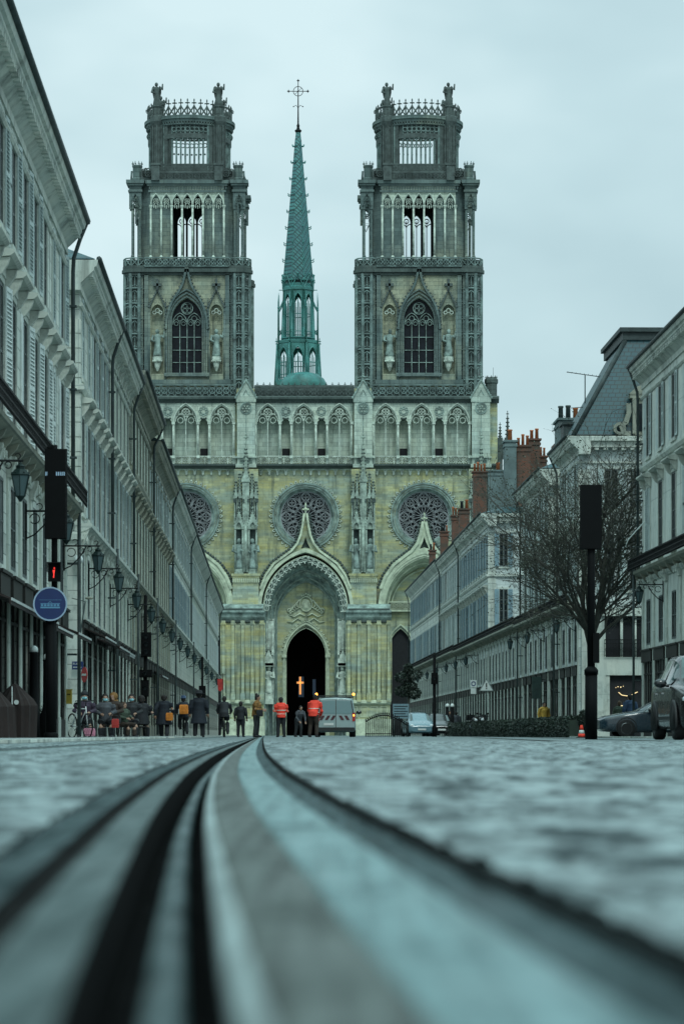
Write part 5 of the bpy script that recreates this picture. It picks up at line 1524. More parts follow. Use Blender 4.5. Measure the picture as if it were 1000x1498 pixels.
# the rails (each one thing, a few parts); R0 is the gauge side of the near rail
def rail(name, label, o, parts=True):
    R = thing(name, label, 'tram rail', (0,0,0), 0, 'tram rails set in the paving')
    def s(n, pr, mt): return strip(n, [(x+o, z) for x, z in pr], mt, None, R)
    s('rail_head', [(0.0135,-0.0045),(0.018,-0.001),(0.04,0.001),(0.066,0.000),(0.070,-0.003)], 'rail_worn')
    s('gauge_corner', [(0.0,-0.012),(0.002,-0.005),(0.008,-0.002),(0.0135,-0.0045)], 'rail_bright')
    s('groove_wall', [(0.0,-0.012),(-0.001,-0.075),(-0.017,-0.075),(-0.018,-0.034)], 'rail_side')
    s('groove_floor', [(-0.018,-0.034),(-0.021,-0.030),(-0.030,-0.028),(-0.038,-0.032)], 'groove_silt')
    s('keeper_wall', [(-0.038,-0.032),(-0.041,-0.075),(-0.064,-0.075),(-0.066,-0.004)], 'rail_side')
    s('keeper_lip', [(-0.066,-0.004),(-0.070,-0.001),(-0.104,0.0)], 'lip_concrete')
    s('joint_seal', [(-0.104,0.0),(-0.108,-0.010),(-0.130,-0.012),(-0.134,-0.004)], 'joint_seal')
    s('joint_filler', [(-0.134,-0.004),(-0.165,-0.004),(-0.170,0)], 'teal_filler')
    s('concrete_band', [(0.070,-0.003),(0.074,-0.001),(0.142,0.0),(0.145,-0.003)], 'wet_concrete')
    s('outer_filler', [(0.145,-0.003),(0.150,-0.006),(0.186,-0.006),(0.189,-0.003)], 'teal_filler')
    if o == 0.0:
        b = MB()
        for yj in (3.1, 8.0, 14.0, 22.0):
            x = pathx(yj); t = 0.010 if yj < 5 else 0.03
            b.quad((x+0.072,yj-t,0.0012),(x+0.144,yj-t,0.0012),(x+0.144,yj+t,0.0012),(x+0.072,yj+t,0.0012))
        b.build('band_joint', 'joint_seal', R, recalc=False)
    s('outer_seal', [(0.189,-0.003),(0.191,-0.012),(0.203,-0.012),(0.206,0)], 'joint_seal')
JT = []
rail('tram_rail', 'wet grooved tram rail in the foreground curving away towards the cathedral', 0.0)
G = -1.50
rail('tram_rail', 'second tram rail, the thin dark line on the left of the near rail', G)
strip('street_paving', [(0.206,0),(6,0),(40,0),(900,0)], 'setts')
strip('street_paving', [(G+0.206,0),(-0.170,0)], 'setts')
strip('street_paving', [(-900,0),(-40,0),(-8,0),(G-0.170,0)], 'setts')
# hand-cut setts with real relief around the rail, out to forty metres
def relief_mat():
    m, nt, b = nmat('sett_tops')
    v = coords(nt)
    n1 = noise_(nt, coords(nt, (1,0.4,1)), 7, 6, 0.75); n2 = noise_(nt, v, 19, 5, 0.75)
    c = mixc(nt, ramp(nt, n1, [(0.45,0),(0.53,1)]), (0.010,0.022,0.025), (0.23,0.30,0.305))
    c = mixc(nt, ramp(nt, n2, [(0.48,0),(0.60,0.9)]), c, (0.03,0.05,0.052))
    sp = nd(nt, 'ShaderNodeSeparateXYZ'); nt.links.new(v, sp.inputs[0])
    c = mixc(nt, ramp(nt, nd_map(nt, sp.outputs[2], 0.0, 0.0035), [(0.0,0.9),(1.0,0)]), c, (0.025,0.035,0.035))
    nt.links.new(c, b.inputs['Base Color'])
    nt.links.new(ramp(nt, n1, [(0.3, 0.62), (0.7, 0.34)]), b.inputs['Roughness'])
    nt.links.new(ramp(nt, n1, [(0.44, 0.06), (0.54, 0.55)]), b.inputs['Specular IOR Level'])
    bp = nd(nt, 'ShaderNodeBump'); bp.inputs['Strength'].default_value = 0.4; bp.inputs['Distance'].default_value = 0.003
    nt.links.new(n2, bp.inputs['Height']); nt.links.new(bp.outputs[0], b.inputs['Normal'])
def nd_map(nt, src, a, c):
    n = nd(nt, 'ShaderNodeMapRange'); nt.links.new(src, n.inputs[0]); n.inputs['From Min'].default_value = a; n.inputs['From Max'].default_value = c; return n.outputs[0]
relief_mat()
def hsh(i, j): return ((i*73856093) ^ (j*19349663)) % 1009 / 1009.0
def sett_h(x, y):
    r = math.floor(y/0.15); xo = x + 0.075*(r % 2); c = math.floor(xo/0.17)
    u = abs((xo/0.17-c)*2-1); v = abs((y/0.15-r)*2-1)
    d = (1-u**7)*(1-v**7)
    k = noise.noise(Vector((x*9, y*9, 0)))*0.0022 + noise.noise(Vector((x*1.3, y*0.7, 5)))*0.0022
    return 0.0006 + max(0.0, d*(0.003+0.0035*hsh(c, r)) + k*d*0.8)
def relief(side):
    Ys = [1.0]
    while Ys[-1] < 42: Ys.append(Ys[-1] + max(0.012, min(0.075, Ys[-1]**2/420*1.1)))
    n = 230; b = MB(); W = n+1
    o0 = 0.207 if side > 0 else -0.171
    for Y in Ys:
        x0 = pathx(Y)+o0
        w_ = (0.125*Y+0.10-x0) if side > 0 else (x0+0.125*Y+0.10)
        if side < 0: w_ = min(w_, 1.5-0.171-0.207) if False else w_
        for i in range(W):
            x = x0+side*w_*i/n
            zz = sett_h(x, Y)
            if side < 0 and (G-0.172) < x-pathx(Y) < (G+0.208): zz = -0.05
            b.v.append(Vector((x, Y, zz)))
    for j in range(len(Ys)-1):
        for i in range(n):
            a = j*W+i; b.f.append((a, a+1, a+W+1, a+W)); b.sm.append(True); b.mi.append(0)
    tag(b.build('street_setts', 'sett_tops', recalc=False), kind='structure')
relief(1); relief(-1)
# rail of the branch line, crossing the square on the right (laid flush: sheets a few millimetres proud)
def flat_line(name, label, pts, segs):
    R = thing(name, label, 'tram rail', (0,0,0), 0, 'tram rails set in the paving')
    for nm, a, c, mt, z in segs:
        b = MB()
        for i, (x, y) in enumerate(pts):
            p0 = pts[max(i-1,0)]; p1 = pts[min(i+1,len(pts)-1)]
            dx, dy = p1[0]-p0[0], p1[1]-p0[1]; l = math.hypot(dx, dy); nx, ny = dy/l, -dx/l
            b.v += [Vector((x+nx*a, y+ny*a, z)), Vector((x+nx*c, y+ny*c, z))]
        for i in range(len(pts)-1): b.f.append((2*i,2*i+1,2*i+3,2*i+2)); b.sm.append(False); b.mi.append(0)
        b.build(nm, mt, R, recalc=False)
def bez(p0, p1, p2, n=40):
    return [((1-t)**2*p0[0]+2*t*(1-t)*p1[0]+t*t*p2[0], (1-t)**2*p0[1]+2*t*(1-t)*p1[1]+t*t*p2[1]) for t in [i/n for i in range(n+1)]]
SEG = (('groove', -0.05, 0.0, 'rail_side', 0.004), ('rail_head', 0.0, 0.06, 'rail_worn', 0.005), ('seal', 0.06, 0.16, 'joint_seal', 0.004), ('lip', -0.14, -0.05, 'joint_seal', 0.004))
flat_line('tram_rail', 'dark branch rail crossing the paving far out on the right', bez((2.2,8),(3.1,32),(4.6,100)), SEG)
flat_line('tram_rail', 'outer rail of the branch line, nearest the right-hand pavement', bez((3.75,8),(4.6,30),(6.6,100)), SEG)
# pavements along the house fronts with a real kerb
def pavement(l0, l1, Y0, Y1):
    b = MB()
    h = 0.045
    for (a, z0, c, z1) in ((l0,-0.02,l0,h),(l0,h,l1,h)):
        n = 24
        for i in range(n):
            ya, yb = Y0+(Y1-Y0)*i/n, Y0+(Y1-Y0)*(i+1)/n
            b.quad((lat(a,ya),ya,z0),(lat(c,ya),ya,z1),(lat(c,yb),yb,z1),(lat(a,yb),yb,z0))
    for Y in (Y0, Y1): b.quad((lat(l0,Y),Y,-0.02),(lat(l1,Y),Y,-0.02),(lat(l1,Y),Y,h),(lat(l0,Y),Y,h))
    tag(b.build('pavement', 'pavement_slabs', recalc=False), kind='structure')
    b = MB()
    for i in range(int((Y1-Y0)/1.0)):
        y = Y0+i*1.0; s = -1 if l0 > 0 else 1
        b.add([(lat(l0-s*0.0,y+0.01),y+0.01,-0.02),(lat(l0+s*0.16,y+0.01),y+0.01,-0.02),(lat(l0+s*0.16,y+0.98),y+0.98,-0.02),(lat(l0,y+0.98),y+0.98,-0.02),
               (lat(l0-s*0.0,y+0.01),y+0.01,h+0.004),(lat(l0+s*0.16,y+0.01),y+0.01,h+0.004),(lat(l0+s*0.16,y+0.98),y+0.98,h+0.004),(lat(l0,y+0.98),y+0.98,h+0.004)],
              [(0,1,2,3),(4,7,6,5),(0,4,5,1),(1,5,6,2),(2,6,7,3),(3,7,4,0)])
    tag(b.build('kerb', 'facade_grey'), kind='structure')
paving_mat('pavement_slabs', (0.26,0.30,0.30), (0.33,0.35,0.34), (0.04,0.05,0.05), 0.6, 0.4, (0.4,0.7))
pavement(-2.9, -5.6, 30, 76.5); pavement(-2.9, -5.6, 82, 297)
pavement(11.4, 14.7, 80, 112); pavement(11.4, 14.7, 135, 297)

# ------------------------------------------------------------------ sky, light, camera
w = bpy.data.worlds.new('World'); sc.world = w; w.use_nodes = True
nt = w.node_tree; bg = nt.nodes['Background']
SUN_EL, SUN_AZ = math.radians(52), math.radians(200)
sky = nd(nt, 'ShaderNodeTexSky'); sky.sky_type = 'NISHITA'; sky.sun_disc = False; sky.sun_elevation = SUN_EL; sky.sun_rotation = SUN_AZ
sky.air_density = 1.5; sky.dust_density = 3
skm = mixc(nt, 1.0, sky.outputs[0], (0.10,0.10,0.10), 'MULTIPLY')
tc = nd(nt, 'ShaderNodeTexCoord')
sep = nd(nt, 'ShaderNodeSeparateXYZ'); nt.links.new(tc.outputs['Generated'], sep.inputs[0])
mp = nd(nt, 'ShaderNodeMapping'); mp.inputs['Scale'].default_value = (2.2,1.6,4.6); mp.inputs['Location'].default_value = (0.15,0.0,0.62); nt.links.new(tc.outputs['Generated'], mp.inputs[0])
n = noise_(nt, mp.outputs[0], 2.1, 4, 0.5)
cl = ramp(nt, n, [(0.32,(0.43,0.60,0.65)),(0.46,(0.505,0.685,0.73)),(0.60,(0.635,0.81,0.845))])
c = mixc(nt, 0.93, skm, cl)
# an overcast sky is brightest overhead
zr_ = nd(nt, 'ShaderNodeMapRange', interpolation_type='SMOOTHSTEP'); nt.links.new(sep.outputs[2], zr_.inputs[0])
zr_.inputs['From Min'].default_value = 0.28; zr_.inputs['From Max'].default_value = 1.0
c = mixc(nt, 1.0, c, mixc(nt, zr_.outputs[0], (1,1,1), (1.75,2.05,2.0)), 'MULTIPLY')
nt.links.new(c, bg.inputs['Color']); bg.inputs['Strength'].default_value = 1.0
sun = bpy.data.lights.new('sun', 'SUN'); sun.energy = 1.1; sun.angle = math.radians(14); sun.color = (0.88,1.0,0.97)
so = bpy.data.objects.new('sun', sun); col.objects.link(so)
# direction of the light: high behind the camera's left shoulder
d = Vector((-0.16, 0.80, -1.0)).normalized(); so.rotation_euler = d.to_track_quat('-Z', 'Y').to_euler()
cam = bpy.data.cameras.new('camera'); co = bpy.data.objects.new('camera', cam); col.objects.link(co); sc.camera = co
co.location = (0, 0, HC); co.rotation_euler = (PI/2, 0, 0)
cam.sensor_fit = 'VERTICAL'; cam.sensor_height = 36; cam.sensor_width = 24; cam.lens = F/1498*36
cam.shift_y = (1075-749)/1498
cam.clip_end = 5000; cam.clip_start = 0.05
cam.dof.use_dof = True; cam.dof.focus_distance = 220; cam.dof.aperture_fstop = 7.0
sc.view_settings.view_transform = 'Standard'; sc.view_settings.look = 'None'; sc.view_settings.exposure = 0.16; sc.view_settings.gamma = 1
sc.cycles.max_bounces = 5; sc.cycles.diffuse_bounces = 3; sc.cycles.glossy_bounces = 3; sc.cycles.transmission_bounces = 3
sc.cycles.use_denoising = True
sc.cycles.sample_clamp_indirect = 6
# ------------------------------------------------------------------ lanterns on the house fronts
plain('lantern_green', (0.006,0.016,0.015), 0.5, var=0.3, spec=0.25)
def lglass():
    m, nt, b = nmat('lantern_glass'); b.inputs['Base Color'].default_value = (0.05,0.08,0.085,1); b.inputs['Roughness'].default_value = 0.2
lglass()
LAN = {}
def lantern_parts():
    b = MB()      # arm with scrolls; wall plate at y=0, lamp hangs at y=-0.9
    b.box(-0.06,0.06,-0.03,0,-0.35,0.45)
    b.tube([(0,0,0.3),(0,-0.95,0.3)], 0.022, 6); b.tube([(0,-0.9,0.3),(0,-0.9,0.12)], 0.015, 5)
    Q = Matrix(((0,1,0,0),(-1,0,0,0),(0,0,1,0),(0,0,0,1)))
    b.M = Matrix(((0,1,0,0),(-1,0,0,0),(0,0,1,0),(0,0,0,1)))
    b.bar([(0.03,-0.3),(0.2,-0.22),(0.42,0.0),(0.58,0.27)], 0.03, -0.012, 0.012)
    b.bar(arcpts(0.2,0.13,0.11,-2.5,3.0,12), 0.022, -0.012, 0.012); b.bar(arcpts(0.46,0.17,0.08,-2.5,3.0,12), 0.022, -0.012, 0.012); b.bar(arcpts(0.68,0.22,0.06,-2.5,3.0,10), 0.02, -0.012, 0.012)
    b.bar(arcpts(0.3,0.40,0.07,-1.5,2.6,8), 0.02, -0.01, 0.01); b.bar(arcpts(0.85,0.38,0.05,-1.5,2.6,8), 0.02, -0.01, 0.01)
    LAN['bracket'] = b.build('bracket', 'iron_black', link=False).data
    b = MB()
    b.lathe([(0.10,-0.62),(0.12,-0.60),(0.12,-0.585)], 0, 0, 6, smooth=False)
    b.lathe([(0.235,-0.12),(0.25,-0.10),(0.23,-0.07),(0.15,0.02),(0.11,0.04),(0.11,0.09),(0.13,0.10),(0.05,0.15),(0.02,0.2)], 0, 0, 6, smooth=False)
    for k in range(6):
        a = k*PI/3; b.tube([(0.115*math.cos(a),0.115*math.sin(a),-0.6),(0.225*math.cos(a),0.225*math.sin(a),-0.1)], 0.012, 4)
        b.ball((0.2*math.cos(a+0.5), 0.2*math.sin(a+0.5), -0.05), 0.022, 5)
    b.lathe([(0.03,-0.72),(0.05,-0.68),(0.10,-0.62)], 0, 0, 6, smooth=False)
    LAN['lamp_frame'] = b.build('lamp_frame', 'lantern_green', link=False).data
    b = MB(); b.lathe([(0.105,-0.585),(0.215,-0.12)], 0, 0, 6, smooth=False); LAN['lamp_glass'] = b.build('lamp_glass', 'lantern_glass', link=False).data
lantern_parts()
ORD = ['first','second','third','fourth','fifth','sixth','seventh','eighth','ninth','tenth','eleventh','twelfth','thirteenth','fourteenth','fifteenth','sixteenth','seventeenth','eighteenth','nineteenth','twentieth']
def lantern(side, i, Y, z, label):
    l0 = -5.4 if side == 'L' else 14.5
    R = thing('wall_lantern', label, 'lantern', (lat(l0, Y), Y, z), (PI/2 if side == 'L' else -PI/2)+ANG, 'wall lanterns along the left house fronts' if side == 'L' else 'wall lanterns along the right house fronts')
    a = bpy.data.objects.new('bracket', LAN['bracket']); col.objects.link(a); a.parent = R
    for nme in ('lamp_frame', 'lamp_glass'):
        o = bpy.data.objects.new(nme, LAN[nme]); col.objects.link(o); o.parent = R; o.location = (0, -0.9, 0.12); o.scale = (0.78, 0.78, 0.78)
for i, Y in enumerate([51.8, 63.5, 75.2, 85.5, 97, 109, 120.5, 132, 144, 157, 171, 186, 203, 222, 244, 268]):
    lantern('L', i, Y, 4.75, '%s wall lantern from the camera on the left row of house fronts' % ORD[i] if i else 'large green wall lantern nearest the camera at the left edge')
for i, Y in enumerate([106, 136.5, 152, 163, 200, 211, 222, 235, 249, 265, 282]):
    lantern('R', i, Y, 5.35, '%s wall lantern from the camera on the right row of house fronts' % ORD[i] if i else 'wall lantern on the nearest right building, above the parked cars')

# ------------------------------------------------------------------ people
def remesh(mb, voxel, smooth=3):
    o = mb.build('tmp', 'iron_black')
    m = o.modifiers.new('r', 'REMESH'); m.mode = 'VOXEL'; m.voxel_size = voxel; m.use_smooth_shade = True
    if smooth:
        s = o.modifiers.new('s', 'SMOOTH'); s.iterations = smooth; s.factor = 0.5
    dg = bpy.context.evaluated_depsgraph_get()
    me = bpy.data.meshes.new_from_object(o.evaluated_get(dg))
    bpy.data.objects.remove(o); me.materials.clear(); me.materials.append(None)
    return me
def V(*a): return Vector(a)
POSES = {
 # joints: pelvis tilt, lean (chest offset), legs (hip->knee->ankle), arms
 'stand':  dict(lean=(0,-0.02), L=[(0.10,0.0,0.50),(0.11,0.02,0.09)], R=[(-0.10,-0.02,0.50),(-0.12,0.0,0.09)], AL=[(0.25,0.03,1.14),(0.26,-0.05,0.90)], AR=[(-0.25,0.03,1.14),(-0.26,-0.05,0.90)]),
 'walk':   dict(lean=(0,-0.04), L=[(0.10,-0.16,0.52),(0.10,-0.26,0.11)], R=[(-0.10,-0.02,0.50),(-0.11,0.26,0.13)], AL=[(0.25,0.12,1.15),(0.25,0.10,0.90)], AR=[(-0.25,-0.05,1.14),(-0.24,-0.20,0.93)]),
 'hold':   dict(lean=(0,-0.03), L=[(0.10,-0.03,0.50),(0.12,0.0,0.09)], R=[(-0.10,0.0,0.50),(-0.12,0.05,0.09)], AL=[(0.26,0.00,1.15),(0.12,-0.24,1.14)], AR=[(-0.26,0.00,1.15),(-0.10,-0.25,1.10)]),
 'stoop':  dict(lean=(0,-0.22), L=[(0.12,-0.08,0.50),(0.14,0.0,0.09)], R=[(-0.12,-0.04,0.50),(-0.14,0.06,0.09)], AL=[(0.24,-0.30,1.08),(0.20,-0.40,0.86)], AR=[(-0.24,-0.28,1.08),(-0.16,-0.42,0.88)]),
 'sit':  dict(lean=(0,-0.03), L=[(0.13,-0.42,0.50),(0.14,-0.40,0.10)], R=[(-0.13,-0.42,0.50),(-0.14,-0.36,0.10)], AL=[(0.26,-0.06,0.80),(0.13,-0.30,0.74)], AR=[(-0.26,-0.06,0.80),(-0.12,-0.30,0.72)]),
 'cycle':  dict(lean=(0,-0.26), L=[(0.12,-0.34,0.82),(0.13,-0.16,0.42)], R=[(-0.12,-0.26,0.62),(-0.13,-0.02,0.22)], AL=[(0.26,-0.36,1.16),(0.24,-0.56,1.06)], AR=[(-0.26,-0.36,1.16),(-0.24,-0.56,1.06)]),
}
PM = {}
def person_meshes(pose):
    if pose in PM: return PM[pose]
    p = POSES[pose]; lx, ly = p['lean']
    zh = {'cycle': 0.02, 'sit': -0.42}.get(pose, 0.0)
    pel = V(0,0,0.95+zh); ch = V(lx, ly, 1.36+zh); nk = V(lx*1.1, ly*1.15, 1.50+zh); hd = V(lx*1.1, ly*1.25-0.015, 1.625+zh)
    sl, sr = V(0.175+lx, ly, 1.42+zh), V(-0.175+lx, ly, 1.42+zh); hl, hr = V(0.09,0,0.92+zh), V(-0.09,0,0.92+zh)
    LK, LA = [V(*q) for q in p['L']]; RK, RA = [V(*q) for q in p['R']]; LE, LW = [V(*q) for q in p['AL']]; RE, RW = [V(*q) for q in p['AR']]
    b = MB()
    b.tube([pel, (pel+ch)/2, ch, nk], [0.135,0.12,0.135,0.06], 12); b.tube([nk-V(0,0,0.05), hd-V(0,0,0.03)], [0.058,0.052], 10)
    b.tube([sl, ch, sr], [0.065,0.11,0.065], 10); b.tube([hl, pel, hr], [0.09,0.12,0.09], 10)
    for h, k, a in ((hl,LK,LA),(hr,RK,RA)):
        b.tube([h, (h+k)/2, k, k+(a-k)*0.35, a], [0.088,0.078,0.055,0.058,0.038], 10)
        b.tube([a+V(0,0.04,-0.04), a+V(0,-0.08,-0.055), a+V(0,-0.17,-0.065)], [0.04,0.042,0.028], 8)
    for s_, e, w_ in ((sl,LE,LW),(sr,RE,RW)):
        b.tube([s_, e, w_], [0.055,0.042,0.029], 9)
        d = (w_-e).normalized(); sd = d.cross(V(0,1,0.2)).normalized(); nn = d.cross(sd).normalized()
        pl = w_+d*0.05
        b.tube([w_, pl, w_+d*0.09], [0.028,0.037,0.034], 8)
        for f, (off, ln) in enumerate(((-0.027,0.062),(-0.009,0.074),(0.009,0.070),(0.026,0.055))):
            q0 = w_+d*0.085+sd*off; q1 = q0+d*ln*0.55+nn*0.006; q2 = q1+d*ln*0.45+nn*0.022
            b.tube([q0,q1,q2], [0.0105,0.0095,0.008], 6)
        t0 = w_+d*0.04+sd*0.03; b.tube([t0, t0+d*0.03+sd*0.022, t0+d*0.062+sd*0.026+nn*0.012], [0.013,0.0115,0.009], 6)
    # head with brow, nose, lips, chin, ears
    b.ball(hd, 0.088, 16, 0.88, 1.05, 1.3); b.ball(hd+V(0,-0.035,-0.07), 0.055, 12, 0.95, 1, 0.9)
    b.tube([hd+V(0,-0.088,0.02), hd+V(0,-0.112,-0.02)], [0.010,0.016], 6); b.ball(hd+V(0,-0.088,-0.06), 0.016, 8, 1.5, 0.8, 0.7)
    for sg in (-1, 1): b.ball(hd+V(sg*0.082,0.0,-0.01), 0.022, 8, 0.4, 0.8, 1.3); b.ball(hd+V(sg*0.03,-0.083,0.035), 0.014, 6, 1.5, 0.7, 0.6)
    body = remesh(b, 0.010, 1)
    j = MB()
    low = pel+V(0,0,-0.10)
    j.tube([low, pel+V(0,0,0.04), (pel+ch)/2, ch, nk-V(0,0,0.03)], [0.185,0.175,0.168,0.178,0.085], 14); j.tube([sl, ch+V(0,0,0.03), sr], [0.088,0.14,0.088], 12)
    for s_, e, w_ in ((sl,LE,LW),(sr,RE,RW)): j.tube([s_, (s_+e)/2, e, w_], [0.088,0.078,0.066,0.048], 10)
    jacket = remesh(j, 0.016, 3)
    c = MB()
    c.v = list(j.v); c.f = list(j.f); c.sm = list(j.sm); c.mi = list(j.mi)
    c.tube([pel+V(0,0,0.05), V(0,0,0.75), V(0,0.01,0.52)], [0.18,0.22,0.26], 14)
    coat = remesh(c, 0.018, 3)
    t = MB()
    t.tube([hl+V(0,0,0.06), pel+V(0,0,0.02), hr+V(0,0,0.06)], [0.12,0.15,0.12], 10)
    for h, k, a in ((hl,LK,LA),(hr,RK,RA)): t.tube([h, (h+k)/2, k, k+(a-k)*0.5, a+V(0,0,0.0)], [0.118,0.102,0.08,0.074,0.068], 10)
    trousers = remesh(t, 0.016, 2)
    shoes = []
    for a in (LA, RA):
        s = MB(); s.tube([a+V(0,0.055,-0.04), a+V(0,-0.05,-0.045), a+V(0,-0.19,-0.06)], [0.052,0.055,0.038], 8); s.tube([a+V(0,0.01,0.03), a+V(0,0.01,-0.04)], [0.05,0.055], 8)
        shoes.append(remesh(s, 0.014, 1))
    hm = MB(); hm.ball(hd+V(0,0.018,0.028), 0.098, 14, 0.93, 1.02, 1.18)
    hm.ball(hd+V(0,0.05,-0.03), 0.075, 10, 1.0, 0.9, 1.2)
    hair = remesh(hm, 0.014, 1)
    PM[pose] = dict(body=body, jacket=jacket, coat=coat, trousers=trousers, shoes=shoes, hair=hair, hd=hd, sl=sl, sr=sr, LW=LW, RW=RW, ch=ch)
    return PM[pose]
def cloth(name, c, rough=0.8, var=0.35): return plain(name, c, rough, var=var, scale=5.0, bump=0.3)
cloth('skin', (0.34,0.20,0.14), 0.55, 0.08); cloth('skin_deep', (0.10,0.055,0.035), 0.55, 0.08)
for nm, c in (('cloth_black',(0.012,0.014,0.018)),('cloth_charcoal',(0.018,0.021,0.024)),('cloth_navy',(0.008,0.013,0.022)),('cloth_plum',(0.035,0.022,0.042)),('cloth_grey',(0.055,0.06,0.07)),('cloth_mustard',(0.22,0.11,0.03)),
              ('cloth_orange',(0.95,0.055,0.03)),('cloth_brown',(0.035,0.024,0.018)),('cloth_yellow',(0.55,0.33,0.06)),('cloth_white',(0.6,0.62,0.62)),('mask_blue',(0.25,0.55,0.62)),('hair_dark',(0.015,0.012,0.011)),('hair_brown',(0.06,0.035,0.02)),
              ('bag_orange',(0.60,0.20,0.025)),('bag_red',(0.38,0.03,0.025)),('bag_pink',(0.5,0.2,0.28)),('cloth_blue',(0.03,0.06,0.12)),('cloth_green',(0.04,0.06,0.04))): cloth(nm, c)
plain('reflective', (0.72,0.74,0.66), 0.35, var=0.05)
def person(px, Y, pose, yaw, h, label, top, legs, group=None, coat=False, hat=None, mask=False, hair='hair_dark', skin='skin', shoes='cloth_black', vest=False, hood=None, bun=False, X=None, z=0.0, wide=1.15):
    M = person_meshes(pose)
    x = wx(px, Y) if X is None else X
    R = thing('person', label, 'person', (x, Y, z), math.radians(yaw), group)
    k = h/1.75*1.04; R.scale = (k*wide, k*1.08, k)
    def part(n, me, mat):
        o = bpy.data.objects.new(n, me); col.objects.link(o); o.parent = R
        o.material_slots[0].link = 'OBJECT'; o.material_slots[0].material = MAT[mat]
        return o
    part('body', M['body'], skin); part('coat' if coat else 'jacket', M['coat' if coat else 'jacket'], top); part('trousers', M['trousers'], legs); [part('shoe', q_, shoes) for q_ in M['shoes']]
    hd = M['hd']
    if not hood: part('hair', M['hair'], hair)
    if hood:
        b = MB(); b.ball(hd+V(0,0.03,0.02), 0.115, 12, 0.98, 1.0, 1.15); b.tube([hd+V(0,0.06,-0.08), M['ch']+V(0,0.05,0.1)], [0.10,0.12], 10)
        b.build('hood', hood, R)
    if bun: b = MB(); b.ball(hd+V(0,0.05,0.13), 0.055, 8); b.build('hair_bun', hair, R)
    if hat == 'beanie': b = MB(); b.lathe([(0.10,0.0),(0.103,0.03),(0.095,0.08),(0.06,0.125),(0.01,0.14)], hd.x, hd.y+0.01, 14, 0.95, 1.08); [v.__setitem__(2, v[2]+hd.z+0.03) for v in b.v]; b.build('beanie', 'cloth_black', R)
    if hat in ('brim', 'cap'):
        b = MB(); r = 0.19 if hat == 'brim' else 0.12
        b.lathe([(r,0.0),(r,0.012),(0.105,0.02),(0.10,0.10),(0.06,0.13),(0.01,0.135)], hd.x, hd.y, 16, 1.0, 1.05 if hat == 'brim' else 1.3); [v.__setitem__(2, v[2]+hd.z+0.05) for v in b.v]
        b.build('hat', 'cloth_black' if hat == 'brim' else 'cloth_blue', R)
    if mask:
        b = MB(); b.ball(hd+V(0,-0.055,-0.045), 0.062, 12, 1.05, 0.95, 0.85); b.tube([hd+V(-0.08,0,0.0), hd+V(-0.05,-0.07,-0.03)], 0.005, 4); b.tube([hd+V(0.08,0,0.0), hd+V(0.05,-0.07,-0.03)], 0.005, 4)
        b.build('face_mask', 'mask_blue', R)
    if vest:
        b = MB()
        for zz in (1.0, 1.16): b.lathe([(0.183,zz),(0.186,zz+0.002),(0.186,zz+0.026),(0.183,zz+0.028)], 0, M['hd'].y*0.35, 18, 1.0, 1.02)
        b.build('reflective_bands', 'reflective', R)
    return R
person(124,79.2,'sit',4,1.62,'person in a plum quilted jacket and blue face mask, leftmost of the people','cloth_plum','cloth_charcoal', mask=True, hat='beanie')
person(154,83,'sit',8,1.62,'person in a grey jacket with pale scarf and blue mask, second from the left','cloth_grey','cloth_black', mask=True)
person(167,86,'sit',-20,1.72,'person with mustard hood, half hidden behind the one in the grey jacket','cloth_brown','cloth_black', hood='cloth_mustard')
person(180,88,'sit',50,1.40,'small dark person with brown hair beside the red bag','cloth_green','cloth_brown', hair='hair_brown')
person(193,91,'sit',0,1.76,'person in charcoal clothes with blue mask facing the camera','cloth_charcoal','cloth_black', mask=True)
person(207,92,'sit',184,1.72,'broad person in black seen from behind, beside the signal post on the left','cloth_black','cloth_black', wide=1.3)
for i, (px, Y, lb) in enumerate(((124,79.2,'plum jacket'),(154,83,'grey jacket'),(167,86,'mustard hood'),(180,88,'small dark person'),(193,91,'charcoal clothes and mask'),(207,92,'broad person in black'))):
    T_ = thing('stool', 'low dark stool under the person: '+lb, 'stool', (wx(px, Y), Y, 0), 0.1*i, 'low stools on the left pavement')
    b = MB(); b.lathe([(0.16,0.33),(0.18,0.345),(0.18,0.37),(0.16,0.38)], 0, 0, 14); b.build('seat', 'wood_dark', T_)
    for k in range(4):
        b = MB(); a_ = PI/4+k*PI/2; b.tube([(0.17*math.cos(a_),0.17*math.sin(a_),0),(0.12*math.cos(a_),0.12*math.sin(a_),0.335)], 0.014, 6); b.build('leg', 'wood_dark', T_)
person(240,125,'walk',176,1.76,'person in a black coat with pale collar carrying an orange bag','cloth_navy','cloth_black', coat=True, wide=1.4)
person(269,128,'cycle',186,1.72,'courier on a bicycle with blue cap and orange pack, seen from behind','cloth_navy','cloth_charcoal', hat='cap', X=None)
person(291,116,'stand',178,1.78,'person in a long dark coat and wide-brimmed hat, seen from behind','cloth_navy','cloth_black', coat=True, hat='brim', wide=1.3)
person(328,124,'cycle',182,1.68,'cyclist in a black jacket with a pale stripe across the back','cloth_black','cloth_black')
person(352,138,'stand',170,1.64,'slim person in black standing alone left of the mustard jacket','cloth_black','cloth_black')
person(375,122,'hold',80,1.74,'person in a mustard jacket with hair bun, arms folded, by the rails','cloth_mustard','cloth_charcoal', bun=True)
person(411,129,'hold',195,1.72,'worker in an orange high-visibility jacket, left of the dark church door','cloth_orange','cloth_black', vest=True, hood=None)
person(458,126,'stoop',165,1.80,'worker in an orange high-visibility vest leaning beside the pale van','cloth_orange','cloth_brown', vest=True)
person(436,140,'stoop',30,1.45,'worker in grey bending between the two orange-clad workers','cloth_grey','cloth_charcoal')
person(795,148,'stand',20,1.72,'person in a yellow coat behind the hedge on the right','cloth_yellow','cloth_black', coat=True)
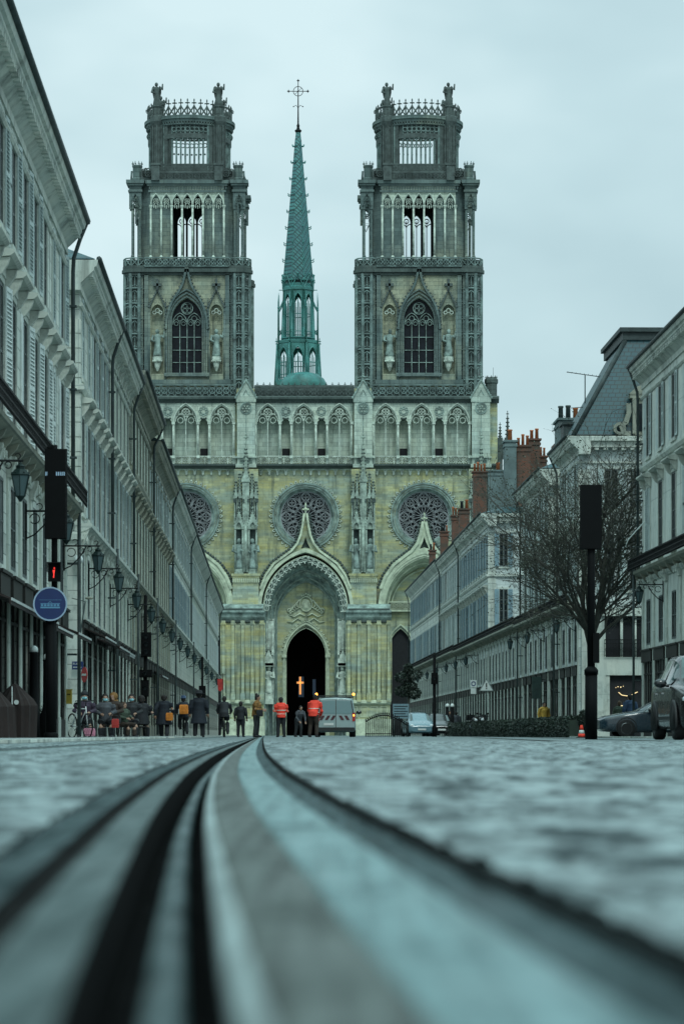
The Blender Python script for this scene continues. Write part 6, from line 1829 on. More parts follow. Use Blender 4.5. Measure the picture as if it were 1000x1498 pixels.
person(657,200,'walk',10,1.70,'person in dark clothes walking by the far right house fronts','cloth_charcoal','cloth_black')
person(667,205,'stand',170,1.68,'person in black with pale top beside the far white-topped posts','cloth_grey','cloth_black')
person(921,122,'stand',200,1.76,'person in a dark blue jacket outside the lit shop on the right','cloth_blue','cloth_navy')
person(905,124,'stand',150,1.50,'person in an olive coat outside the lit shop, behind the car bonnet','cloth_green','cloth_black', hair='hair_brown')

def bag(name, label, px, Y, z, w, d, h, mat, strap=True, X=None, rz=0):
    R = thing(name, label, 'bag', (wx(px, Y) if X is None else X, Y, z), rz)
    b = MB(); b.v = []
    b.lathe([(0.42,0),(0.5,0.06),(0.52,0.5),(0.48,0.9),(0.38,1.0)], 0, 0, 4, a0=PI/4, smooth=False)
    for v in b.v: v.x *= w*1.3; v.y *= d*1.3; v.z *= h
    o = b.build('pouch', mat, R)
    if strap:
        b = MB(); b.tube([(-w*0.35,0,h*0.95),(-w*0.3,0,h*1.35),(w*0.3,0,h*1.35),(w*0.35,0,h*0.95)], 0.014, 5); b.build('strap', 'cloth_black', R)
    b = MB(); b.box(-w*0.4, w*0.4, -d*0.56, -d*0.5, h*0.25, h*0.55); b.build('pocket', mat, R)
    return R
bag('shoulder_bag','orange shoulder bag at the side of the person in black with pale collar',248,124.7,0.72,0.32,0.14,0.34,'bag_orange')
bag('delivery_backpack','square orange delivery backpack on the courier with the blue cap',269,127.5,1.02,0.42,0.30,0.42,'bag_orange', strap=False)
bag('shopping_bag','red shopping bag beside the person in the grey jacket',169,82.4,0.30,0.22,0.14,0.26,'bag_red')
bag('shopping_bag','pink bag at the feet of the leftmost person',131,78.2,0.06,0.34,0.16,0.22,'bag_pink')
bag('handbag','dark handbag held by the person in the mustard jacket',380,121.7,0.88,0.30,0.14,0.28,'cloth_black')

def bicycle(label, px, Y, rz):
    R = thing('bicycle', label, 'bicycle', (wx(px, Y), Y, 0), rz)
    for y in (-0.52, 0.52):
        b = MB(); b.tube([(0, y+0.33*math.cos(t), 0.34+0.33*math.sin(t)) for t in [2*PI*k/20 for k in range(20)]], 0.02, 6, True); w_ = b.build('wheel', 'iron_black', R)
        b = MB()
        for k in range(10): a = 2*PI*k/10; b.tube([(0,y,0.34),(0,y+0.32*math.cos(a),0.34+0.32*math.sin(a))], 0.004, 3)
        b.tube([(-0.05,y,0.34),(0.05,y,0.34)], 0.025, 6); b.build('spokes', 'zinc_pipe', w_)
    b = MB()
    for s in ([(0,-0.52,0.34),(0,-0.40,0.86)],[(0,-0.40,0.80),(0,0.12,0.80)],[(0,-0.38,0.72),(0,0.06,0.32)],[(0,0.15,0.92),(0,0.06,0.32)],[(0,0.06,0.32),(0,0.52,0.34)],[(0,0.13,0.8),(0,0.52,0.34)]): b.tube(s, 0.017, 6)
    b.build('frame', 'cloth_white' if px < 200 else 'iron_black', R)
    b = MB(); b.tube([(-0.28,-0.34,1.0),(-0.2,-0.42,1.02),(0,-0.42,1.0),(0.2,-0.42,1.02),(0.28,-0.34,1.0)], 0.014, 6); b.tube([(0,-0.40,0.85),(0,-0.42,1.0)], 0.014, 5); b.build('handlebar', 'iron_black', R)
    b = MB(); b.ball((0,0.18,0.95), 0.09, 8, 0.8, 1.4, 0.35); b.build('saddle', 'iron_black', R)
    b = MB(); b.tube([(-0.12,0.06,0.22),(-0.04,0.06,0.32),(0.04,0.06,0.32),(0.12,0.06,0.42)], 0.012, 5); b.build('crank', 'zinc_pipe', R)
bicycle('pale bicycle leaning beside the leftmost person in the plum jacket', 117, 77.4, 0.5)
bicycle('dark bicycle ridden by the courier with the orange pack', 269, 128.1, PI+0.1)
bicycle('dark bicycle ridden by the cyclist with the striped black jacket', 328, 124.1, PI)

# ------------------------------------------------------------------ vehicles
def paintm(name, c, rough=0.22):
    m, nt, b = nmat(name)
    v = coords(nt); n = noise_(nt, v, 6, 5, 0.7)
    nt.links.new(mixc(nt, ramp(nt, n, [(0.5,0),(0.8,0.35)]), c, tuple(min(1, x*0.6+0.03) for x in c)), b.inputs['Base Color'])
    nt.links.new(ramp(nt, n, [(0.4, rough), (0.75, rough+0.25)]), b.inputs['Roughness'])
    b.inputs['Coat Weight'].default_value = 0.6; b.inputs['Coat Roughness'].default_value = 0.06
paintm('paint_black', (0.004,0.005,0.006)); paintm('paint_navy', (0.012,0.03,0.045)); paintm('paint_white', (0.27,0.35,0.35), 0.35); paintm('paint_blue', (0.12,0.21,0.25))
plain('tyre', (0.015,0.015,0.016), 0.85, var=0.2); plain('chrome', (0.5,0.52,0.52), 0.2, metal=0.9, var=0.05); plain('black_trim', (0.015,0.016,0.017), 0.6)
plain('head_lamp', (0.55,0.6,0.62), 0.12, var=0.1); plain('tail_lamp', (0.35,0.02,0.015), 0.2, var=0.1); plain('plate_white', (0.6,0.62,0.6), 0.5, var=0.05); plain('chevron_red', (0.07,0.02,0.025), 0.5)
def lerp_st(S, y):
    for i in range(len(S)-1):
        if y <= S[i+1][0]:
            t = (y-S[i][0])/(S[i+1][0]-S[i][0]); return [S[i][k]+(S[i+1][k]-S[i][k])*t for k in range(len(S[i]))]
    return S[-1]
def section(st, K=20):
    y, wb, wm, wt, zb, zm, zt = st
    P = [(0,zb),(wb*0.6,zb),(wb*0.93,zb+0.02),(wb,zb+0.10),(wb*1.01,zb+(zm-zb)*0.4),(wm,zm-0.10),(wm*0.985,zm)]
    if zt-zm > 0.15:
        P += [(wm*0.96,zm+0.03),(wm*0.93+(wt-wm*0.93)*0.5,(zm+zt)/2),(wt,zt-0.10),(wt*0.9,zt-0.03),(wt*0.6,zt+0.005),(0,zt+0.02)]
    else:
        P += [(wm*0.95,zm+(zt-zm)*0.3),(wm*0.85,zm+(zt-zm)*0.6),(wm*0.7,zm+(zt-zm)*0.8),(wm*0.55,zt-0.01),(wm*0.3,zt),(0,zt+0.005)]
    return P
def vehicle(name, label, loc, rz, S, paint, cat, glass_y, wheels, wr=0.33, group=None, extras=None, belt=(7,9)):
    R = thing(name, label, cat, loc, rz, group)
    n = 44; y0, y1 = S[0][0], S[-1][0]
    ys = [y0+(y1-y0)*i/n for i in range(n+1)]
    secs = [section(lerp_st(S, y)) for y in ys]; K = len(secs[0])
    b = MB(); full = 2*K-2
    for y, P in zip(ys, secs):
        pts = P + [(-x, z) for x, z in reversed(P[1:-1])]
        b.v += [Vector((x, y, z)) for x, z in pts]
    for i in range(n):
        for k in range(full): b.f.append((i*full+k, i*full+(k+1) % full, (i+1)*full+(k+1) % full, (i+1)*full+k)); b.sm.append(True); b.mi.append(0)
    b.f.append(tuple(range(full))); b.sm.append(False); b.mi.append(0); b.f.append(tuple(range(n*full, (n+1)*full))); b.sm.append(False); b.mi.append(0)
    b.build('body', paint, R)
    # side glass, following the body a few millimetres out
    for (ga, gb) in glass_y:
        for sg in (-1, 1):
            b = MB(); idx = [i for i in range(n+1) if ga <= ys[i] <= gb]
            rows = []
            for i in idx:
                P = secs[i]; a, m_, c = P[7], P[8], P[9]
                zt = c[1]-0.02
                if zt - a[1] < 0.12: continue
                rows.append([(sg*(q[0]+0.006), ys[i], q[1]) for q in ((a[0],a[1]+0.03),(m_[0],m_[1]),(c[0]+0.004,zt))])
            for r in rows: b.v += [Vector(q) for q in r]
            for i in range(len(rows)-1):
                for k in range(2): b.f.append((i*3+k, i*3+k+1, (i+1)*3+k+1, (i+1)*3+k)); b.sm.append(True); b.mi.append(0)
            if rows: b.build('side_window', 'car_glass', R, recalc=False)
    for wy in wheels:
        for sg in (-1, 1):
            wxx = sg*(lerp_st(S, wy)[1]-0.09)
            M = Matrix(((0,0,1,wxx),(0,1,0,wy),(-1,0,0,wr),(0,0,0,1)))
            b = MB(M); b.lathe([(wr*0.62,-0.11),(wr*0.95,-0.11),(wr,-0.07),(wr,0.07),(wr*0.95,0.11),(wr*0.62,0.11)], 0, 0, 24); w_ = b.build('wheel', 'tyre', R)
            b = MB(M); b.lathe([(wr*0.6,-0.10),(wr*0.62,0.112),(wr*0.5,0.10),(0.05,0.09)] if sg > 0 else [(wr*0.6,0.10),(wr*0.62,-0.112),(wr*0.5,-0.10),(0.05,-0.09)], 0, 0, 20)
            b.build('rim', 'chrome', w_)
            M2 = Matrix(((0,0,1,sg*(lerp_st(S, wy)[1]+0.004)),(0,1,0,wy),(-1,0,0,wr+0.02),(0,0,0,1)))
            b = MB(M2); b.lathe([(wr*1.16,-0.03),(wr*1.16,0.012),(wr*1.04,0.012),(wr*1.04,-0.03)], 0, 0, 24)
            for v in b.v: v.z = max(v.z, 0.2)
            b.build('wheel_arch', 'black_trim', R)
    if extras: extras(R, S)
    return R
def mirrors(R, y, x, z):
    for sg in (-1, 1):
        b = MB(); b.ball((sg*(x+0.14), y, z), 0.13, 10, 1.0, 0.6, 0.72); b.tube([(sg*(x-0.03),y,z-0.05),(sg*(x+0.08),y,z-0.03)], 0.03, 6); b.build('wing_mirror', 'paint_black', R)
# large black car at the right edge, front towards the camera
S = [(-2.25,0.70,0.72,0.5,0.30,0.72,0.86),(-2.1,0.86,0.86,0.6,0.22,0.85,1.0),(-1.6,0.93,0.92,0.65,0.20,0.98,1.10),(-1.05,0.94,0.93,0.66,0.20,1.04,1.16),(-0.95,0.94,0.93,0.68,0.20,1.05,1.25),(-0.3,0.94,0.93,0.66,0.20,1.06,1.66),(0.1,0.94,0.93,0.68,0.20,1.07,1.72),(1.2,0.94,0.93,0.68,0.20,1.09,1.73),(1.8,0.93,0.92,0.64,0.22,1.10,1.62),(2.2,0.9,0.9,0.6,0.3,1.05,1.2),(2.3,0.8,0.8,0.55,0.4,0.9,1.0)]
def suv_x(R, S):
    b = MB(); b.add([(-0.72,-0.93,1.24),(0.72,-0.93,1.24),(0.62,-0.33,1.66),(-0.62,-0.33,1.66)], [(0,1,2,3)]); b.build('windscreen', 'car_glass', R, recalc=False)
    for v in []: pass
    for sg in (-1, 1):
        b = MB(); b.ball((sg*0.68,-2.06,0.80), 0.15, 12, 1.25, 0.7, 0.75); b.build('headlight', 'head_lamp', R)
        b = MB(); b.ball((sg*0.70,-2.12,0.46), 0.08, 10, 1.0, 0.6, 0.8); b.build('fog_light', 'head_lamp', R)
        for y in (-0.35, 0.62): b = MB(); b.box(sg*0.94-0.02, sg*0.94+0.025, y+0.55, y+0.75, 0.93, 0.96); b.build('door_handle', 'chrome', R)
        b = MB(); b.box(sg*0.945-0.006, sg*0.945+0.012, -1.0, 1.5, 0.40, 0.47); b.build('side_moulding', 'black_trim', R)
    b = MB(); b.box(-0.45,0.45,-2.28,-2.2,0.55,0.75)
    for i in range(5): b.box(-0.44,0.44,-2.30,-2.28,0.56+i*0.04,0.575+i*0.04)
    b.build('grille', 'black_trim', R)
    b = MB(); b.box(-0.26,0.26,-2.31,-2.28,0.36,0.47); b.build('number_plate', 'plate_white', R)
    mirrors(R, -0.62, 0.95, 1.13)
vehicle('parked_car', 'large black car parked facing the camera, cut off by the right edge', (7.45, 58.2, 0), ANG, S, 'paint_black', 'car', [(-0.78,0.2),(0.28,1.15),(1.2,1.75)], (-1.45,1.35), 0.36, extras=suv_x)
# dark saloon, side on
S = [(-2.3,0.62,0.64,0.4,0.30,0.56,0.62),(-2.15,0.80,0.80,0.5,0.22,0.66,0.74),(-1.5,0.88,0.88,0.6,0.18,0.78,0.86),(-1.0,0.89,0.89,0.6,0.18,0.84,0.93),(-0.85,0.89,0.89,0.62,0.18,0.85,0.99),(-0.1,0.89,0.89,0.60,0.18,0.87,1.38),(0.4,0.89,0.89,0.60,0.18,0.88,1.43),(1.0,0.89,0.89,0.6,0.18,0.89,1.38),(1.75,0.88,0.87,0.56,0.2,0.90,1.06),(2.25,0.82,0.82,0.5,0.28,0.86,0.96),(2.35,0.7,0.7,0.5,0.36,0.7,0.8)]
def sal_x(R, S):
    for sg in (-1, 1):
        b = MB(); b.ball((sg*0.62,-2.14,0.60), 0.12, 10, 1.2, 0.8, 0.6); b.build('headlight', 'head_lamp', R)
        b = MB(); b.tube([(sg*0.865,-0.80,0.90),(sg*0.76,-0.45,1.16),(sg*0.67,-0.1,1.34),(sg*0.65,0.4,1.40)], 0.018, 5); b.tube([(sg*0.885,-0.82,0.89),(sg*0.90,0.4,0.905),(sg*0.89,1.2,0.93)], 0.014, 5); b.build('window_trim', 'chrome', R)
        b = MB(); b.tube([(sg*0.85,-0.05,0.9),(sg*0.66,-0.02,1.36)], 0.02, 4); b.build('pillar', 'black_trim', R)
        for y in (0.25,): b = MB(); b.box(sg*0.89-0.02, sg*0.89+0.03, y, y+0.2, 0.76, 0.79); b.build('door_handle', 'chrome', R)
    mirrors(R, -0.6, 0.9, 0.95)
vehicle('parked_car', 'dark blue saloon parked side on, partly behind the large black car', (wx(872,100)+2.3, 100, 0), -PI/2+0.05, S, 'paint_navy', 'car', [(-0.72,0.42),(0.46,1.35)], (-1.4,1.35), 0.32, extras=sal_x)
# white works van, back towards the camera
S = [(-0.02,0.84,0.86,0.72,0.30,1.05,1.72),(0.0,0.88,0.90,0.78,0.26,1.08,1.80),(0.3,0.90,0.92,0.80,0.22,1.08,1.83),(2.4,0.90,0.92,0.80,0.22,1.08,1.84),(3.0,0.90,0.91,0.76,0.22,1.05,1.70),(3.6,0.89,0.90,0.62,0.22,0.98,1.15),(4.2,0.82,0.84,0.5,0.25,0.80,0.92),(4.35,0.7,0.7,0.4,0.35,0.6,0.7)]
def van_x(R, S):
    for sg in (-1, 1):
        b = MB(); b.add([(sg*0.03,-0.035,1.06),(sg*0.76,-0.035,1.06),(sg*0.66,-0.035,1.64),(sg*0.03,-0.035,1.66)], [(0,1,2,3)]); b.build('rear_window', 'van_glass', R, recalc=False)
        b = MB(); b.box(min(sg*0.75,sg*0.88), max(sg*0.75,sg*0.88), -0.045, -0.01, 0.72, 1.12); b.build('tail_light', 'tail_lamp', R)
        b = MB(); b.tube([(sg*0.80,-0.04,1.08),(sg*0.70,-0.045,1.68)], 0.022, 5); b.build('door_seal', 'black_trim', R)
    b = MB(); b.box(0.79,0.845,-0.055,-0.046,0.95,1.03); b.build('indicator', 'glow_amber', R)
    b = MB(); b.box(-0.012,0.012,-0.036,-0.02,0.35,1.70); b.box(-0.85,0.85,-0.14,-0.02,0.28,0.44); b.build('bumper', 'black_trim', R)
    b = MB()
    for i in range(6):
        x0 = -0.75+i*0.25
        if i == 3: continue
        s = 1 if i < 3 else -1
        b.add([(x0,-0.042,0.78),(x0+0.13,-0.042,0.78),(x0+0.13+s*0.12,-0.042,0.98),(x0+s*0.12,-0.042,0.98)], [(0,1,2,3)])
    b.build('chevrons', 'chevron_red', R, recalc=False)
    b = MB(); b.box(-0.55,-0.10,-0.046,-0.036,0.53,0.64); b.build('number_plate', 'plate_white', R)
    b = MB(); b.box(-0.82,0.82,0.5,0.62,1.86,1.91); b.box(-0.8,0.8,0.05,0.12,1.79,1.84); b.build('roof_bar', 'black_trim', R)
    for x in (-0.88, 0.82):
        b = MB(); b.lathe([(0.055,1.91),(0.055,1.99),(0.02,2.02)], x, 0.55, 10); b.build('beacon', 'glow_amber', R)
    mirrors(R, 2.7, 0.98, 1.15)
m, nt_, b_ = nmat('van_glass'); b_.inputs['Base Color'].default_value = (0.16,0.25,0.26,1); b_.inputs['Roughness'].default_value = 0.1
vehicle('works_van', 'pale works van with amber beacons and chevrons, seen from behind', (wx(491,131), 131, 0), 0.02, S, 'paint_white', 'van', [(2.0,3.0)], (0.75,3.4), 0.31, extras=van_x)
Sc = [(-1.95,0.6,0.62,0.4,0.30,0.56,0.62),(-1.8,0.78,0.8,0.5,0.22,0.7,0.78),(-1.1,0.84,0.85,0.6,0.18,0.85,0.97),(-0.4,0.85,0.85,0.60,0.18,0.9,1.40),(0.3,0.85,0.85,0.60,0.18,0.9,1.48),(1.4,0.85,0.85,0.6,0.18,0.92,1.40),(1.9,0.8,0.8,0.5,0.28,0.86,1.0)]
def small_x(R, S):
    b = MB(); b.add([(-0.62,-1.03,1.0),(0.62,-1.03,1.0),(0.54,-0.42,1.38),(-0.54,-0.42,1.38)], [(0,1,2,3)]); b.build('windscreen', 'car_glass', R, recalc=False)
    for sg in (-1, 1): b = MB(); b.ball((sg*0.6,-1.84,0.66), 0.13, 8, 1.1, 0.6, 0.8); b.build('headlight', 'head_lamp', R)
    b = MB(); b.box(-0.25,0.25,-1.98,-1.93,0.38,0.49); b.build('number_plate', 'plate_white', R)
for px, Y, pm_, lb in ((611,178,'paint_blue','pale blue small car facing the camera in front of the right church door'),(640,186,'paint_black','small black car parked beside the pale blue one on the far right'),(651,210,'paint_white','small white car far down by the right house fronts')):
    vehicle('parked_car', lb, (wx(px, Y), Y, 0), 0.1, Sc, pm_, 'car', [(-0.5,0.3),(0.36,1.2)], (-1.25,1.25), 0.29, extras=small_x, group='cars parked by the cathedral square')
def motorbike(label, px, Y, rz):
    R = thing('motorbike', label, 'motorbike', (wx(px, Y), Y, 0.0), rz, 'motorbikes parked behind the hedge')
    for y in (-0.6, 0.6):
        b = MB(); b.tube([(0, y+0.24*math.cos(t), 0.29+0.24*math.sin(t)) for t in [2*PI*k/18 for k in range(18)]], 0.055, 7, True); b.build('wheel', 'tyre', R)
    b = MB(); b.ball((0,0.0,0.6), 0.26, 12, 0.7, 2.0, 0.8); b.ball((0,-0.42,0.85), 0.2, 10, 1.1, 0.6, 1.2); b.tube([(0,-0.6,0.3),(0,-0.45,0.95)], 0.05, 6); b.build('fairing', 'paint_black', R)
    b = MB(); b.ball((0,0.3,0.86), 0.16, 10, 0.8, 2.0, 0.4); b.build('saddle', 'tyre', R)
    b = MB(); b.box(-0.22,0.22,0.62,1.0,0.9,1.2); b.build('top_case', 'paint_black', R)
    b = MB(); b.tube([(-0.36,-0.4,1.1),(0,-0.48,1.06),(0.36,-0.4,1.1)], 0.018, 5)
    for sg in (-1, 1): b.ball((sg*0.28,-0.42,1.24), 0.06, 7)
    b.build('handlebar', 'iron_black', R)
    b = MB(); b.ball((0,-0.58,0.9), 0.09, 8); b.build('headlight', 'head_lamp', R)
motorbike('dark motorbike behind the hedge, under the parking sign', 692, 158, 0.2); motorbike('dark motorbike behind the hedge, under the triangular sign', 706, 154, -0.1)

# ------------------------------------------------------------------ street furniture
def post(b, x, y, z0, z1, r): b.tube([(x,y,z0),(x,y,z1)], r, 8)
plain('sign_blue', (0.008,0.025,0.11), 0.4, var=0.1); plain('sign_rim', (0.30,0.42,0.55), 0.4, var=0.1); plain('sign_pale', (0.10,0.26,0.42), 0.5, var=0.1); plain('sign_red', (0.40,0.015,0.02), 0.4, var=0.1)
plain('sign_black', (0.003,0.0035,0.004), 0.7, var=0.2, spec=0.12); plain('globe_white', (0.55,0.60,0.58), 0.4, var=0.05); plain('box_yellow', (0.38,0.27,0.03), 0.5)
Y = 56.0
SG = thing('traffic_signal', 'black signal post with hooded panel, red figure light and round blue tram sign', 'traffic light', (wx(75,Y), Y, 0))
def lx(px): return wx(px, 56.0)-wx(75, 56.0)
b = MB(); b.tube([(0,0,-0.05),(0,0,2.4)], 0.11, 12); b.tube([(lx(80),0,2.3),(lx(80),0,5.75)], 0.06, 10); b.lathe([(0.14,0),(0.14,0.12),(0.115,0.15)], 0, 0, 12); b.build('pole', 'sign_black', SG)
b = MB(); b.box(lx(67), lx(98), -0.18, -0.05, wz(788,Y), wz(658,Y)); b.box(lx(66.3), lx(98.7), -0.05, 0.0, wz(789,Y), wz(657,Y)); b.box(lx(70), lx(80), -0.12,-0.05, wz(657,Y), wz(654,Y)); p_ = b.build('display_panel', 'sign_black', SG)
b = MB()
for a, c in ((68,70),(70,71.5),(83.5,86),(86.5,89),(89.8,92.2),(92.8,94.8),(95,97)):
    b.box(lx(a), lx(c-0.5), -0.186, -0.181, wz(697,Y), wz(691.5,Y))
b.build('display_marks', 'sign_rim', p_)
b = MB(); b.box(lx(72), lx(90), -0.2, 0.02, wz(851,Y), wz(824,Y)); 
b.box(lx(71), lx(91), -0.32, -0.2, wz(824.8,Y), wz(823.5,Y)); b.box(lx(71), lx(71.8), -0.32, -0.2, wz(838,Y), wz(824.9,Y)); b.box(lx(90.2), lx(91), -0.32, -0.2, wz(838,Y), wz(824.9,Y)); sb = b.build('signal_head', 'sign_black', SG)
b = MB(); c0 = lx(80.5)
b.ball((c0+0.01,-0.205,wz(832,Y)), 0.018, 7, 1, 0.3, 1); b.plate([(c0-0.022,wz(835,Y)),(c0+0.026,wz(834,Y)),(c0+0.012,wz(840,Y)),(c0+0.008,wz(846,Y)),(c0-0.012,wz(846,Y)),(c0-0.008,wz(840,Y))], [], -0.208, -0.201)
b.build('standing_figure', 'glow_red', sb)
zc = wz(884, Y)
b = MB(Matrix(((1,0,0,0),(0,0,1,0),(0,1,0,0),(0,0,0,1))))
b = MB(); r_ = 23.3/75*1.0
vsn = 40
def disc(b, cx, y, cz, r, th=0.01, n=36):
    b.plate(circ(cx, cz, r, n), [], y-th, y)
disc(b, 0, -0.13, zc, 0.325, 0.03); dd_ = b.build('round_sign', 'sign_blue', SG)
b = MB(); b.bar(circ(0, zc, 0.318, 40), 0.028, -0.166, -0.158, True); b.build('sign_border', 'sign_rim', dd_)
b = MB(); b.box(-0.19,0.19,-0.166,-0.161,zc-0.085,zc-0.055); 
for i in range(6): b.box(-0.18+i*0.062,-0.135+i*0.062,-0.166,-0.161,zc-0.045,zc-0.005)
b.box(-0.19,0.19,-0.166,-0.161,zc,zc+0.012); b.bar([(-0.04,zc+0.014),(0.0,zc+0.05),(0.03,zc+0.014)], 0.012, -0.166, -0.161); b.box(-0.22,0.22,-0.165,-0.161,zc+0.075,zc+0.08)
b.build('tram_symbol', 'sign_pale', dd_)

for i, (px, py, Y) in enumerate(((50,950,58.5),(70,961,57.2))):
    g = thing('lamp_post', ('taller' if i == 0 else 'shorter')+' black post with white globe top beside the signal post on the left', 'bollard', (wx(px, Y), Y, 0), 0, 'white-topped black posts')
    zt = wz(py, Y)
    b = MB(); b.lathe([(0.16,0),(0.16,0.5),(0.10,0.6),(0.085,zt-0.1),(0.10,zt-0.06)], 0, 0, 14); b.build('post', 'sign_black', g)
    b = MB(); b.lathe([(0.085,zt-0.06),(0.085,zt),(0.07,zt+0.045),(0.03,zt+0.075),(0.004,zt+0.08)], 0, 0, 14); b.build('globe', 'globe_white', g)
for i, (px, Y) in enumerate(((654,188),(661,186))):
    g = thing('lamp_post', ('left' if i == 0 else 'right')+' of two white-topped posts far away on the right', 'bollard', (wx(px, Y), Y, 0), 0, 'white-topped black posts')
    zt = wz(1032, Y); b = MB(); b.lathe([(0.16,0),(0.12,0.5),(0.09,zt-0.1)], 0, 0, 10); b.build('post', 'sign_black', g)
    b = MB(); b.lathe([(0.14,zt-0.1),(0.14,zt),(0.08,zt+0.1),(0.01,zt+0.13)], 0, 0, 12); b.build('globe', 'globe_white', g)
# closed brown parasol / terrace tent at the left edge
Y = 55.0; T_ = thing('terrace_tent', 'dark brown pleated terrace tent with pale pole at the lower left', 'tent', (wx(22,Y), Y, 0))
b = MB(); n = 32; vs = []
for (r, z) in ((0.03,1.08),(0.10,1.02),(0.33,0.78),(0.40,0.66),(0.38,0.02)):
    for k in range(n):
        q = r*(1+0.05*(-1)**k); vs.append((q*1.0*math.cos(2*PI*k/n)*1.05, q*math.sin(2*PI*k/n), z))
b.add(vs, [(i*n+k, i*n+(k+1) % n, (i+1)*n+(k+1) % n, (i+1)*n+k) for i in range(4) for k in range(n)], False); b.build('cover', 'canvas_brown', T_)
b = MB(); b.tube([(0,-0.46,0),(0,-0.46,1.02)], 0.012, 6); b.build('pole', 'globe_white', T_)
b = MB(); disc(b, 0.08, -0.42, 0.72, 0.045, 0.01, 16); b.build('badge', 'globe_white', T_)
T2 = thing('terrace_tent', 'lower dark brown tent cut off by the left edge', 'tent', (wx(-8,53), 53, 0))
b = MB(); vs = []
for (r, z) in ((0.03,0.95),(0.12,0.88),(0.36,0.62),(0.40,0.02)):
    for k in range(n):
        q = r*(1+0.05*(-1)**k); vs.append((q*math.cos(2*PI*k/n), q*math.sin(2*PI*k/n), z))
b.add(vs, [(i*n+k, i*n+(k+1) % n, (i+1)*n+(k+1) % n, (i+1)*n+k) for i in range(3) for k in range(n)], False); b.build('cover', 'canvas_brown', T2)
# planter
Y = 62; P_ = thing('planter', 'pale square planter with a small shrub beside the signal post', 'planter', (wx(60,Y), Y, 0.0))
b = MB(); b.lathe([(0.13,0),(0.15,0.38),(0.16,0.38),(0.16,0.42),(0.13,0.42)], 0, 0, 4, a0=PI/4, smooth=False); b.build('box', 'globe_white', P_)
def leafball(b, c, rx, ry, rz, n, s, rnd):
    for i in range(n):
        u = rnd.uniform(-1,1); t = rnd.uniform(0,2*PI); r = rnd.uniform(0.55,1.0)**0.6; q = math.sqrt(1-u*u)
        p = Vector((c[0]+rx*r*q*math.cos(t), c[1]+ry*r*q*math.sin(t), c[2]+rz*r*u))
        d = Vector((rnd.gauss(0,1), rnd.gauss(0,1), rnd.gauss(0,1))).normalized(); e = d.cross(Vector((rnd.gauss(0,1), rnd.gauss(0,1), rnd.gauss(0,1)))).normalized()
        k = s*rnd.uniform(0.6,1.3)
        b.add([p-d*k, p+e*k*0.45, p+d*k, p-e*k*0.45], [(0,1,2,3)], False)
plain('leaf_dark', (0.013,0.025,0.016), 0.6, var=0.6, scale=2); plain('leaf_olive', (0.045,0.055,0.035), 0.6, var=0.5, scale=2); plain('bark', (0.045,0.046,0.038), 0.9, var=0.4, scale=6)
rr = random.Random(8)
b = MB(); leafball(b, (0,0,0.55), 0.16,0.16,0.18, 220, 0.035, rr); b.build('shrub', 'leaf_dark', P_, recalc=False)
# signs on the corner of the grey stone building
Y = 80.9
N_ = thing('street_name_plate', 'small dark blue street name plate on the blank corner of the grey stone building', 'sign', (wx(112,Y), Y+0.42, wz(979,Y)))
b = MB(); b.box(-0.16,0.16,-0.02,0,0,0.23); b.build('plate', 'sign_blue', N_)
def text(s, size, loc, mat, parent, name='lettering', ext=0.002):
    c = bpy.data.curves.new(name, 'FONT'); c.body = s; c.size = size; c.extrude = ext; c.align_x = 'CENTER'
    o = bpy.data.objects.new(name, c); col.objects.link(o); o.parent = parent; o.location = loc; o.rotation_euler = (PI/2, 0, 0)
    me = bpy.data.meshes.new_from_object(o.evaluated_get(bpy.context.evaluated_depsgraph_get())); bpy.data.objects.remove(o)
    o = bpy.data.objects.new(name, me); col.objects.link(o); o.parent = parent; o.location = loc; o.rotation_euler = (PI/2, 0, 0)
    me.materials.clear(); me.materials.append(MAT[mat]); return o
text('RUE', 0.085, (-0.06,-0.023,0.135), 'globe_white', N_)
b = MB()
for i in range(7): b.box(-0.12+i*0.034, -0.12+i*0.034+0.02, -0.024, -0.021, 0.045, 0.085)
b.build('faint_lettering', 'globe_white', N_)
E_ = thing('no_entry_sign', 'round red no entry sign on a pole, turned partly sideways by the grey corner', 'sign', (wx(124.5,79.5), 79.5, 0), math.radians(-62))
b = MB(); post(b, 0, 0.03, 0, 2.0, 0.025); b.build('pole', 'zinc_pipe', E_)
b = MB(); disc(b, 0, -0.01, wz(987,79.5), 0.21, 0.015); o = b.build('disc', 'sign_red', E_)
b = MB(); b.box(-0.15,0.15,-0.034,-0.026,wz(987,79.5)-0.03,wz(987,79.5)+0.03); b.build('bar', 'globe_white', o)
X_ = thing('letter_box', 'yellow letter box on the corner of the nearest left building', 'letter box', (wx(103,75.5), 75.2, wz(1030,75.5)))
b = MB(); b.box(-0.07,0.07,-0.1,0.1,0,0.36); b.box(-0.08,0.08,-0.11,0.11,0.36,0.385); b.build('box', 'box_yellow', X_)
b = MB(); b.box(-0.045,0.045,-0.104,-0.1,0.24,0.265); b.build('slot', 'sign_black', X_)
C_ = thing('security_camera', 'white dome camera on a bracket at the grey corner, above the shop awning', 'camera', (wx(113,81), 81.2, wz(818,81)))
b = MB(); b.box(-0.12,0.02,0,0.2,0.07,0.13); b.lathe([(0.13,-0.08),(0.13,0.02),(0.09,0.09),(0.03,0.12)], 0.03, -0.02, 14); b.build('housing', 'globe_white', C_)
b = MB(); b.ball((0.03,-0.02,-0.09), 0.075, 12); b.build('lens_dome', 'sign_black', C_)
A_ = thing('arm_lamp', 'small lamp head on a bent arm in front of the grey stone corner', 'lamp', (wx(118,79), 79, 0))
